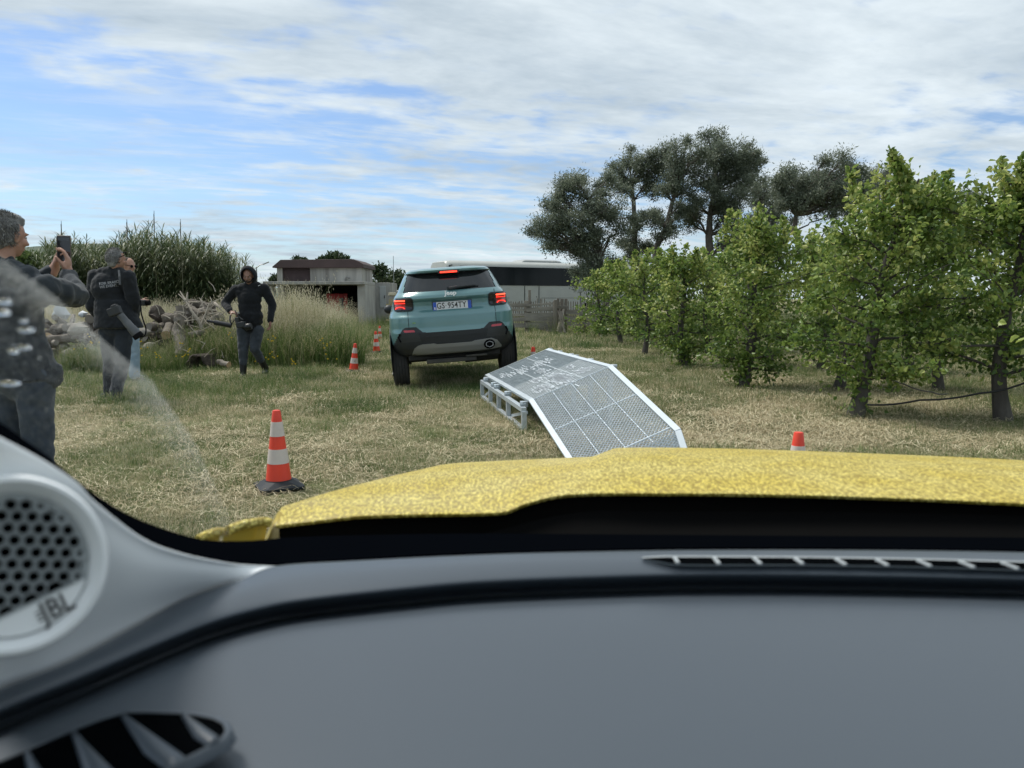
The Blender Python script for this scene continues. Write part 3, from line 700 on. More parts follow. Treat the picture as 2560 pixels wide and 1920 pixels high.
# yellow gate with a post between hut and car
def gate():
    d = 33.0; p = P(982, 760, d); t = thing('gate_post', 'cream capped gate post left of the teal car', 'post', (p.x, d, 0)); zc = P(982, 738, d).z
    b = MB(); b.box((p.x, d, (zc + .1) / 2), (.24, .24, zc + .1)); b.build('shaft', CONC, t, bevel=.01)
    b = MB(); b.box((p.x, d, zc + .05), (.34, .34, .12), taper=.85); b.build('cap', mat('cream_stone', (.52, .47, .33), .8, col2=(.42, .38, .28), vscale=4), t, bevel=.015)
    t = thing('slat_gate', 'weathered yellowish slat gate beside the cream capped post', 'gate', (p.x, d - .3, 0)); m = mat('yellowed_wood', (.30, .25, .14), .85, col2=(.40, .35, .2), vscale=8, aniso=(1, 1, .1))
    for i in range(7):
        x = P(974 + i * 4.2, 760, d - .3).x; b = MB(); b.box((x, d - .3, .62), (.045, .03, 1.2 + .03 * (i % 2))); b.build('slat', m, t)
    [MB().box((p.x, d - .27, z_), (.5, .02, .07)).build('rail', m, t) for z_ in (1.0, .35)]
gate()
def street_lamp(px, py, d, lab, armpx):
    q = P(px, py, d); t = thing('street_lamp', lab, 'street lamp', (q.x, d, 0)); g = mat('lamp_metal', (.35, .36, .36), .5, .6)
    b = MB(); b.tube([(q.x, d, 0), (q.x, d, q.z)], [.07, .05], 8); b.build('pole', g, t, smooth=60)
    e = P(armpx[0], armpx[1], d); b = MB(); b.tube([(q.x, d, q.z - .05), ((q.x + e.x) / 2, d, (q.z + e.z) / 2 + .06), e], .035, 6); b.build('arm', g, t, smooth=60)
    b = MB(); v = (e - Vector((q.x, d, q.z))).normalized(); b.bar(e - v * .1, e + v * .42, .16, .07); b.build('lamp_head', g, t, bevel=.02)
street_lamp(641, 668, 60, 'thin street lamp with a long angled arm behind the hooded man', (660, 660))
street_lamp(985, 733, 44, 'small white headed lamp above the slat gate', (1000, 728))
q = P(985, 745, 45); t = thing('aerial_mast', 'thin upright aerial mast behind the gate post', 'mast', (q.x, 45, 0)); b = MB(); b.tube([(q.x, 45, 0), (q.x, 45, P(985, 640, 45).z)], [.03, .015], 6); b.build('pole', mat('mast', (.25, .26, .27), .6), t)

# ------------------------------------------------------------------ coach
def coach():
    # side plane runs from (left end) to (right end), receding to the right
    A = P(1119, 745, 44.0); A.z = 0; B = P(1590, 745, 50.5); B.z = 0
    ux = (B - A); L_ = ux.length; ux.normalize(); uy = Vector((-ux.y, ux.x, 0)); Mx = Matrix((ux, uy, Vector((0, 0, 1)))).transposed()
    ang = math.atan2(ux.y, ux.x); t = thing('coach', 'long white coach with a black glass band parked behind the rail fence', 'coach', A, (0, 0, ang))
    W_ = 2.5; H = 3.42; white = mat('coach_white', (.50, .51, .47), .35, col2=(.42, .43, .40), vscale=1.2, coat=.3); blk = mat('coach_glass', (.008, .012, .015), .15, spec=.25)
    def lb(mb, nm, m, **k): return mb.build(nm, m, t, world=False, **k)
    b = MB(); prof = [(0.0, .35), (W_, .35), (W_, 2.9), (W_ - .08, 3.2), (W_ - .35, H), (.35, H), (.08, 3.22), (0, 2.9)]
    # body with a rounded left end
    rows = []
    for x, k in ((0, .62), (.05, .80), (.16, .93), (.35, 1), (L_, 1)):
        rows.append([(x, W_ / 2 + (y - W_ / 2) * (.9 + .1 * k), .35 + (z - .35) * (.93 + .07 * k)) for y, z in prof])
    b.grid(rows, close=True); b.f.append(tuple(range(len(prof)))); b.m.append(0); n_ = len(b.v); b.f.append(tuple(range(n_ - 1, n_ - 1 - len(prof), -1))); b.m.append(0)
    lb(b, 'body', white, smooth=40)
    # glass band on the side facing us, rounded front corner
    zb, zt = 2.02, 3.10; x0 = .62
    pts = [(x0, zb)] + [(x0 + .22 - .22 * math.cos(a), zt - .22 + .22 * math.sin(a)) for a in np.linspace(0, math.pi / 2, 7)] + [(L_ - .3, zt - .01), (L_ - .3, zb)]
    b = MB(); b.prism([(x, -.02, z) for x, z in pts], (0, 0, 0), (0, .03, 0)); lb(b, 'window_band', blk)
    for x in (2.6, 4.3, 6.0, 7.7, 9.4): b = MB(); b.box((x, -.014, 2.57), (.02, .012, 1.04)); lb(b, 'window_joint', DARK)
    b = MB(); b.box((6.7, -.014, 2.95), (.13, .006, .07)); lb(b, 'sticker', mat('sticker', (.4, .42, .42), .5))
    b = MB()
    for x in (5.05, 6.05): b.box((x, -.006, 1.38), (.05, .012, 1.24))
    for x in (2.9, 7.6, 9.2): b.box((x, -.004, 1.0), (.018, .01, .5))
    b.box((2.2, -.004, 1.28), (3.6, .01, .018)); b.box((8.6, -.004, 1.28), (4.8, .01, .018)); lb(b, 'panel_joint', mat('joint_dark', (.05, .055, .055), .6))
    b = MB(); b.box((6.0 - .12, -.01, 1.35), (.05, .02, .05)); lb(b, 'handle', DARK)
    b = MB(); rows = []
    ax0, ax1 = 5.1, 8.1
    for x, k in ((ax0, .02), (ax0 + .18, .8), (ax0 + .35, 1), (ax1 - .4, 1), (ax1 - .15, .8), (ax1, .02)): rows.append([(x, y, H - .02 + z * k) for y, z in ((.5, 0), (.55, .13), (.7, .2), (1.8, .2), (1.95, .13), (2.0, 0))])
    b.grid(rows); lb(b, 'roof_unit', mat('roof_unit_grey', (.33, .35, .34), .5), smooth=40)
    b = MB(); b.ball((.10, -.16, 2.85), (.10, .10, .2), 8); b.tube([(.3, 0, 3.15), (.05, -.14, 3.1), (.1, -.16, 2.95)], .03, 6); lb(b, 'mirror', DARK, smooth=60)
    for x in (2.2, 9.6):
        w = MB(); w.lathe([(.05, -.13), (.30, -.13), (.50, -.1), (.5, .13), (.05, .13)], (x, .12, .5), 24, Matrix.Rotation(R(90), 3, 'X')); lb(w, 'wheel', DARK, smooth=40)
coach()

# ------------------------------------------------------------------ fences
WOOD = mat('grey_timber', (.13, .12, .10), .95, col2=(.33, .31, .27), vscale=5, bump=.5, bscale=25, aniso=(.25, 1, 1), contrast=.2)
WOODV = mat('grey_timber_upright', (.12, .105, .085), .95, col2=(.27, .24, .20), vscale=6, bump=.5, bscale=25, aniso=(1, 1, .2), contrast=.2)
def picket_fence():
    d = 31.5; x0 = P(1268, 760, d).x; x1 = P(1560, 760, d).x; t = thing('picket_fence', 'low picket fence in front of the coach', 'fence', ((x0 + x1) / 2, d, 0)); mesh = None; i = 0; x = x0
    while x < x1:
        pxx = 1280 + x / d * F; top = P(pxx, 756 - random.uniform(-1, 2) - (7 if 1342 < pxx < 1362 else 0), d).z; b = MB(); w = .042
        if mesh is None or random.random() < .3:
            b.quadset([(-w / 2, -.01, 0), (w / 2, -.01, 0), (w / 2, .01, 0), (-w / 2, .01, 0), (-w / 2, -.01, 1), (w / 2, -.01, 1), (w / 2, .01, 1), (-w / 2, .01, 1), (0, -.01, 1.05), (0, .01, 1.05)],
                      [(0, 1, 5, 8, 4), (2, 3, 7, 9, 6), (0, 4, 7, 3), (1, 2, 6, 5), (4, 8, 9, 7), (5, 6, 9, 8)]); mesh = b.mesh('picket', None); mesh.materials.append(WOODV)
        o = bpy.data.objects.new('picket', mesh); COL.objects.link(o); o.parent = t; o.location = (x - (x0 + x1) / 2, random.uniform(-.01, .01), 0); o.scale = (1, 1, top); o.rotation_euler = (0, random.uniform(-.02, .02), 0)
        x += .088 + random.uniform(-.006, .008)
    for z in (.42, .78): b = MB(); b.box(((x0 + x1) / 2, d + .03, z), (x1 - x0, .03, .06)); b.build('rail', WOOD, t)
    b = MB(); g0, g1 = P(1280, 760, d).x, P(1318, 760, d).x; b.box(((g0 + g1) / 2, d + .12, .98), (g1 - g0, .04, .16)); b.build('board', WOOD, t)
picket_fence()
def rail_fence():
    d = 27.0; t = thing('rail_fence', 'rustic fence of weathered planks nailed to rough posts right of the teal car', 'fence', (P(1380, 780, d).x, d, 0))
    for px, py, w, dd in ((1318, 752, .17, 27), (1324, 725, .09, 27.15), (1388, 750, .11, 26.8), (1395, 746, .10, 27.2), (1405, 747, .12, 27.3), (1415, 747, .11, 27.3), (1462, 765, .1, 27.3), (1270, 760, .1, 27.2)):
        top = P(px, py, dd); b = MB(); b.box((top.x, dd, top.z / 2 - .1), (w, .09, top.z + .2)); b.build('post', WOODV, t, bevel=.008)
    for a, b2, h, dd in (((1262, 763), (1319, 763), .09, 26.97), ((1316, 764), (1388, 758), .07, 26.9), ((1316, 775), (1390, 770), .14, 26.88), ((1262, 773), (1316, 775), .08, 26.95), ((1262, 787), (1318, 787), .09, 26.95), ((1312, 788), (1386, 787), .16, 26.9),
                         ((1313, 797), (1386, 800), .15, 26.86), ((1262, 800), (1318, 798), .13, 26.95), ((1313, 812), (1385, 813), .20, 26.9), ((1262, 812), (1316, 814), .15, 26.94), ((1340, 816), (1384, 826), .16, 26.82), ((1393, 767), (1420, 768), .1, 27.1), ((1415, 781), (1480, 783), .12, 27.1), ((1410, 795), (1485, 797), .12, 27.1), ((1415, 808), (1485, 810), .13, 27.1)):
        b = MB(); b.bar(P(*a, dd), P(*b2, dd + random.uniform(-.03, .03)), .03, h, up=Vector((0, -1, 0)) if False else Vector((0, 0, 1))); b.build('plank', WOOD, t, bevel=.004)
    # old board / crate remains piled against the posts
    t2 = thing('scrap_timber', 'tangle of scrap boards and sticks against the fence posts', 'scrap wood', (P(1403, 800, 26.6).x, 26.6, 0), group=None)
    for i in range(9):
        a = P(1394 + random.uniform(-4, 22), 838 + random.uniform(-10, 4), 26.5 + random.uniform(-.2, .1)); c = P(1400 + random.uniform(-12, 20), 790 + random.uniform(-20, 20), 26.7)
        b = MB(); b.bar(a, c, random.uniform(.03, .09), .02); b.build('board', WOODV if i % 2 else WOOD, t2)
    # closed parasol
    dd = 29.5; q = P(1451, 745, dd); t3 = thing('closed_parasol', 'closed grey garden parasol on a pole in front of the coach', 'parasol', (q.x, dd, 0))
    b = MB(); b.tube([(q.x, dd, 0), (q.x, dd, P(1451, 698, dd).z)], .028, 8); b.build('pole', mat('parasol_pole', (.12, .12, .12), .5), t3, smooth=60)
    zt, zl = P(1451, 700, dd).z, P(1451, 731, dd).z; b = MB(); prof = [(.02, zl - .02), (.09, zl + .02), (.105, zl + .12), (.085, (zt + zl) / 2), (.05, zt - .08), (.015, zt)]
    n_ = 16; bb = MB(); bb.lathe(prof, (q.x, dd, 0), n_)
    for i, vv in enumerate(bb.v):
        k = .8 if i % 2 else 1.08; vv.x = q.x + (vv.x - q.x) * k; vv.y = dd + (vv.y - dd) * k
    bb.build('canopy', mat('parasol_cloth', (.30, .32, .31), .9), t3)
rail_fence()
# white marker board seen left of the teal car, low tarpaulin mound in the grass
q = P(981, 850, 15.4); t = thing('marker_board', 'narrow white upright board beside the left flank of the teal car', 'marker', (q.x, 15.4, 0)); b = MB(); b.box((q.x, 15.4, .27), (.07, .03, .62)); b.build('board', mat('marker_white', (.75, .77, .8), .5), t, bevel=.004)
b = MB(); b.box((q.x, 15.4, .02), (.2, .16, .04)); b.build('foot', DARK, t)
c0 = P(822, 838, 20.5); rows = []
for i in range(9):
    row = []
    for j in range(17):
        a = j / 16 * 2 - 1; bq = i / 8 * 2 - 1; h = max(0, 1 - a * a) ** .5 * max(0, 1 - bq * bq) ** .5
        row.append((c0.x + a * .85, 20.5 + bq * .7, .55 * h + .05 * random.random() * h))
    rows.append(row)
b = MB(); b.grid(rows); tag(b.build('tarpaulin', mat('blue_grey_tarp', (.20, .24, .27), .5, bump=.4, bscale=8), smooth=180), 'low blue grey tarpaulin heap in the grass before the shed', 'tarpaulin')

# ------------------------------------------------------------------ pear orchard
BARK = mat('pear_bark', (.035, .030, .026), .95, col2=(.11, .10, .085), vscale=9, bump=.9, bscale=28, aniso=(1, 1, .3))
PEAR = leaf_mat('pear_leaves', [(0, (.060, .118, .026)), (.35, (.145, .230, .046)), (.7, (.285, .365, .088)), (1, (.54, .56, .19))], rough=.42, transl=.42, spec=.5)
def pear(x, y, top, lean, width, label, nleaf=4600, leaf=.062, low=.62, shoots=6, detail=2, group='pear trees of the orchard', seed=0, skirt=0.0, stump=None):
    """lean = (dx,dy) of the treetop; width = crown radius; low = height where the crown starts"""
    random.seed(seed + 11); np.random.seed(seed + 11)
    t = thing('pear_tree', label, 'pear tree', (x, y, 0), group=group); b = MB(); o = Vector((x, y, 0))
    tr = []; n = 9
    for i in range(n + 1):
        q = i / n; tr.append(o + Vector((lean[0] * q ** 1.2 + .05 * math.sin(q * 7 + seed), lean[1] * q + .04 * math.sin(q * 5 + seed * 2), top * .93 * q - .03)))
    r0 = .082 if detail > 1 else .07
    b.tube(tr, [r0 * 1.18] + [r0 * (1 - .88 * (i / n)) for i in range(1, n + 1)], 10, jitter=.13)
    def at(z):
        q = min(1, z / (top * .93)); i = min(n - 1, int(q * n)); return tr[i].lerp(tr[i + 1], q * n - i)
    C, D, A = [], [], []
    nb = int(26 * (1 if detail > 1 else .75)); per = int(nleaf * .92) // (nb + shoots)
    for k in range(nb):
        q = (k + .5) / nb; z = low * .75 + (top - low * .75) * q ** .95 * .94; p0 = at(z * .93)
        az = k * 2.399 + random.uniform(-.5, .5); prof = (1 - ((q - .30) / .78) ** 2) if q > .3 else (.72 + .28 * q / .3)
        rr = width * max(.18, prof) * random.uniform(.70, 1.2); rise = random.uniform(.0, .45) * rr + (.15 if q < .5 else .3) * rr
        if q < .25: rise -= .18
        tip = p0 + Vector((math.cos(az) * rr, math.sin(az) * rr, rise)); lp = limb_path(p0, tip, .14, 5); rb = .021 * (1 - q * .6)
        b.tube(lp, [rb, rb * .85, rb * .7, rb * .5, rb * .35, rb * .2], 6)
        tone = random.uniform(-.1, .35)
        for j in range(7):   # twigs with leaves
            f = random.uniform(.3, 1); s = lp[0].lerp(lp[-1], f); L_ = random.uniform(.16, .38)
            dv = Vector((math.cos(az) + random.gauss(0, .8), math.sin(az) + random.gauss(0, .8), random.uniform(-.35, .9))).normalized()
            e = s + dv * L_; b.tube([s, e], [.006, .003], 3, cap=False); m_ = per // 7
            ts = np.random.uniform(.0, 1.05, m_)[:, None]; pp = np.array(s)[None] + np.array(dv)[None] * L_ * ts + np.random.normal(0, .055, (m_, 3))
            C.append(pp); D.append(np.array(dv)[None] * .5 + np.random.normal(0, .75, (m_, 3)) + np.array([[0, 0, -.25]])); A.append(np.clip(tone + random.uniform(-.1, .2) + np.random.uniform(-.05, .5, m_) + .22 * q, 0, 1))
    for k in range(shoots):   # upright leaders that break the outline
        z = top * random.uniform(.72, .9); p0 = at(z); L_ = random.uniform(.25, .5) * (top - z + .35)
        dv = Vector((random.gauss(0, .30), random.gauss(0, .30), 1)).normalized(); p0 = p0 + Vector((random.gauss(0, .34 * width), random.gauss(0, .34 * width), 0)); e = p0 + dv * (top - z) * random.uniform(.8, 1.15)
        if k == 0: e.z = top
        b.tube([p0, e], [.010, .004], 4); m_ = per; ts = np.random.uniform(0, 1, m_)[:, None]
        ts = ts ** 1.3
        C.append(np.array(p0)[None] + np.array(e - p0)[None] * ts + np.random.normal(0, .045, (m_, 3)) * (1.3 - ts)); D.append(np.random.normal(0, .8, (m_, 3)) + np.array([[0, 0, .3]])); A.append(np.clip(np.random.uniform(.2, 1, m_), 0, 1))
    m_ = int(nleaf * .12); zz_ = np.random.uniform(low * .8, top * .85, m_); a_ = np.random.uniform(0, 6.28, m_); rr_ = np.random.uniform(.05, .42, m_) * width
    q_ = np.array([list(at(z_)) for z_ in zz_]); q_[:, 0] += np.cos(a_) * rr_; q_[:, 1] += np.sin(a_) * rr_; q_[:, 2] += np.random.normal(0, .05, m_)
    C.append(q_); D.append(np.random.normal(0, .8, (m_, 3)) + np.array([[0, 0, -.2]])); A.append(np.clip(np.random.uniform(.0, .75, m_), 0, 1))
    if skirt:
        m_ = int(900 * skirt); a = np.random.uniform(0, 6.28, m_); rr = np.abs(np.random.normal(0, .14, m_)); zz_ = np.random.uniform(.03, .55, m_)
        C.append(np.stack([x + np.cos(a) * rr, y + np.sin(a) * rr, zz_], 1)); D.append(np.random.normal(0, .8, (m_, 3))); A.append(np.random.uniform(.1, .7, m_))
    b.build('trunk', BARK, t, smooth=70)
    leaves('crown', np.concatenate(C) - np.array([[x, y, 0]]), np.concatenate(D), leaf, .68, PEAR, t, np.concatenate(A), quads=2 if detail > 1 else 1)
    return t
LAB = [
 # x, y, top, lean, width, nleaf, leaf, low, shoots, detail, skirt, label
 (3.74, 8.30, 2.76, (.55, .1), .78, 7400, .062, .50, 7, 2, .15, 'tall pear tree with a dark trunk leaning right and bare leafy shoots on top'),
 (5.12, 7.95, 2.74, (.1, .1), .84, 7600, .062, .62, 8, 2, 0, 'pear tree with the thickest straight trunk at the right side of the picture'),
 (3.26, 10.8, 2.55, (.35, .2), .70, 5200, .062, .42, 6, 2, .45, 'pear tree with leaves down its trunk, between the cone and the ramp top'),
 (3.12, 13.9, 2.22, (-.05, .2), .62, 3900, .066, .5, 5, 2, .6, 'pear tree with a dark leafy clump around its foot'),
 (3.02, 17.4, 2.35, (0, .1), .66, 3300, .075, .5, 5, 1, .0, 'rounded pear tree fourth back along the row'),
 (2.9, 20.6, 2.3, (-.1, .1), .72, 3000, .08, .45, 5, 1, 0, 'pear tree near the far end of the row beside the fence'),
 (2.75, 24.0, 2.15, (-.1, 0), .85, 3000, .085, .25, 5, 1, .5, 'farthest pear tree, low and wide against the picket fence'),
 (5.75, 10.4, 2.75, (.1, .1), .78, 4400, .066, .62, 5, 1, 0, 'pear tree in the second row just left of the thickest trunk'),
 (4.60, 10.7, 2.4, (.3, .1), .7, 4000, .066, .6, 5, 1, .1, 'short pear tree of the second row with a stubby leaning trunk'),
 (6.65, 12.9, 2.7, (0, .1), .75, 3400, .075, .6, 5, 1, 0, 'pear tree of the second row behind the crossing hose'),
 (5.40, 13.3, 2.45, (0, .1), .75, 3400, .075, .6, 5, 1, 0, 'pear tree in the middle of the second row'),
 (4.25, 16.8, 2.4, (0, .1), .75, 3000, .08, .5, 5, 1, 0, 'pear tree of the second row level with the ramp crest'),
 (4.35, 14.0, 2.5, (.1, .1), .72, 3000, .075, .5, 5, 1, 0, 'pear tree of the second row with a bright yellow green crown'),
 (4.2, 20.5, 2.35, (0, .1), .8, 2800, .085, .5, 5, 1, 0, 'pear tree far back in the second row'),
 (8.0, 12.5, 2.9, (0, .1), 1.0, 4000, .075, .6, 5, 1, 0, 'pear tree at the right edge of the picture behind the thickest trunk'),
 (7.1, 16.5, 2.7, (0, .1), 1.1, 3600, .085, .5, 5, 1, 0, 'pear tree in the third row, far right'),
 (5.8, 18.0, 2.6, (0, .1), 1.1, 3600, .085, .5, 4, 1, 0, 'pear tree in the third row, its crown filling the gap over the hose'),
 (9.6, 17.5, 2.8, (0, .1), 1.2, 3600, .09, .5, 4, 1, 0, 'pear tree in the third row at the right edge'),
 (3.9, 24.5, 2.3, (0, .1), 1.1, 3400, .09, .3, 4, 1, .4, 'pear tree at the far end of the second row'),
 (6.2, 23.0, 2.6, (0, .1), 1.2, 3400, .09, .4, 4, 1, .2, 'pear tree farthest back in the third row'),
 (7.1, 9.6, 2.9, (0, .1), 1.0, 4800, .066, .7, 5, 1, 0, 'pear tree partly cut off by the right edge of the picture'),
]
_st = random.getstate(); _ns = np.random.get_state()
for i, (x, y, top, lean, width, nl, leaf, low, sh_, det, sk, lab) in enumerate(LAB):
    pear(x, y, top, lean, width, lab, nl, leaf, low, sh_, det, seed=i * 3, skirt=sk)
random.setstate(_st); np.random.set_state(_ns)
# nearest branch entering from the right edge, its leaves big enough to pick apart
def near_branch():
    t = thing('pear_branch', 'nearest leafy pear branch reaching in at the right edge', 'branch', (3.55, 5.1, 0)); b = MB()
    pts = [(3.80, 5.25, -.02), (3.78, 5.22, .55), (3.66, 5.16, .86), (3.50, 5.1, .98), (3.38, 5.06, 1.02)]; pts = [Vector(p) for p in pts]
    b.tube(pts, [.016, .013, .009, .006, .003], 6); b.build('stem', BARK, t, smooth=60)
    V = [(0, 0, 0), (.45, .30, .12), (.30, .72, .12), (0, 1, -.12), (-.30, .72, .12), (-.45, .30, .12)]
    me = bpy.data.meshes.new('leaf'); me.from_pydata(V, [], [(0, 1, 2, 3), (0, 3, 4, 5)]); a = me.attributes.new('v', 'FLOAT', 'POINT'); a.data.foreach_set('value', [.75] * 6); me.materials.append(PEAR)
    rs = random.Random(5)
    for i in range(46):
        f = rs.uniform(.35, 1); k = f * 4; j = min(3, int(k)); p = pts[j].lerp(pts[j + 1], k - j) + Vector((rs.gauss(0, .07), rs.gauss(0, .06), rs.gauss(0, .09)))
        o = bpy.data.objects.new('leaf', me); COL.objects.link(o); o.parent = t; o.location = p - Vector(t.location); o.rotation_euler = (rs.uniform(-1, 1.2), rs.uniform(-1.2, 1.2), rs.uniform(0, 6.28)); s = rs.uniform(.045, .075); o.scale = (s, s, s)
near_branch()
# irrigation hoses
HOSE = mat('black_hose', (.012, .012, .013), .5)
def hose(pts, lab, r=.011):
    b = MB(); pts = [Vector(p) for p in pts]; sm = []
    for i in range(len(pts) - 1):
        for k in range(6): sm.append(pts[i].lerp(pts[i + 1], k / 6) - Vector((0, 0, .02 * math.sin(math.pi * k / 6))))
    sm.append(pts[-1]); b.tube(sm, r, 6); tag(b.build('hose', HOSE, smooth=180), lab, 'hose')
hose([P(2168, 1012, 8.15), P(2300, 1000, 8.0), P(2450, 983, 7.9), P(2560, 958, 7.8), P(2680, 940, 7.7)], 'black irrigation hose hanging between the leaning tree and the thickest trunk')
hose([P(2195, 930, 8.4), P(2260, 960, 8.8), P(2330, 980, 9.3), P(2370, 984, 9.9)], 'black hose looping away behind the leaning pear tree', .009)
hose([P(1985, 862, 10.9), P(2040, 872, 10.4), P(2140, 905, 8.6)], 'short length of hose between two pear trees', .009)

# ------------------------------------------------------------------ traffic cones
C_RED = mat('cone_red', (.82, .062, .025), .45, col2=(.66, .05, .025), vscale=5, bump=.05, bscale=30)
C_WHT = mat('cone_white', (.68, .62, .57), .5, col2=(.52, .46, .42), vscale=9, contrast=.35)
C_BLK = mat('cone_rubber', (.016, .022, .030), .6, spec=.25, col2=(.035, .038, .040), vscale=7, bump=.15, bscale=40)
def cone_proto(label, loc, red=C_RED):
    t = thing('traffic_cone', label, 'traffic cone', loc, group='red and white traffic cones marking the course')
    H = .515; r0, r1 = .084, .0265
    def rr(z): return r0 + (r1 - r0) * (z - .05) / (H - .05)
    def band(nm, za, zb, m, out=0, cap=False):
        b = MB(); k = 6; prof = [(rr(za + (zb - za) * i / k) + out, za + (zb - za) * i / k) for i in range(k + 1)]
        if cap: prof += [(r1 - .003, H + .006), (.012, H + .008)]
        b.lathe(prof, (0, 0, 0), 28); return b.build(nm, m, t, world=False, smooth=50)
    band('cone_body', .045, H, red, 0, True)
    band('reflective_band', .135, .255, C_WHT, .0022) if False else None
    band('reflective_band', .165, .262, C_WHT, .002); band('reflective_band', .348, .445, C_WHT, .002)
    band('collar', .036, .052, mat('cone_collar', (.01, .01, .012), .5), .007)
    # square base with sloped sides and clipped corners
    def oct_(h, c, z): return [(h, c - h + 0, z) for _ in ()] or [(h - c, -h, z), (h, -h + c, z), (h, h - c, z), (h - c, h, z), (-h + c, h, z), (-h, h - c, z), (-h, -h + c, z), (-h + c, -h, z)]
    b = MB(); rows = [oct_(.146, .03, 0), oct_(.148, .03, .016), oct_(.136, .038, .021), oct_(.090, .047, .048)]
    b.grid(rows, close=True); b.f.append(tuple(range(24, 32))); b.m.append(0); b.build('base', C_BLK, t, world=False, bevel=.003)
    return t
def zrot(o, a, tilt=(0, 0)): o.rotation_euler = (tilt[0], tilt[1], a); return o
near = cone_proto('largest and nearest cone with its black rubber base, standing left of the yellow bonnet', (-1.578, 5.10, .012)); zrot(near, R(28))
for lab, px, py, d, sc, a, tl in (
    ('leaning cone with a small black mark on its lower white band', 884, 925, 13.3, .96, .4, (R(3), R(4))),
    ('middle one of the three cones in a row behind the leaning cone', 942, 880, 18.0, .98, 1.0, (0, R(-3))),
    ('farthest and smallest cone at the end of the row by the tall grass', 950, 851, 22.5, .9, 2.0, (0, 0)),
    ('cone hidden behind the ramp except for its red tip', 1333, 950, 12.0, 1.0, .2, (0, 0)),
    ('cone whose top peeks over the right half of the yellow bonnet', 1988, 1290, 4.32, 1.0, .7, (0, 0))):
    c = copy_tree(near); x = (px - 1280) / F * d * 1.0; q = P(px, py, d); c.location = (q.x, d, .0); c['label'] = lab; zrot(c, a, tl); c.scale = (sc, sc, sc)
    if 'black mark' in lab:
        ROOTM[c.name] = Matrix(); b = MB(); b.bar((-.012, -.068, .19), (.0, -.062, .235), .006, .003); b.bar((.0, -.062, .235), (.014, -.066, .185), .006, .003); b.build('mark', DARK, c, world=False)

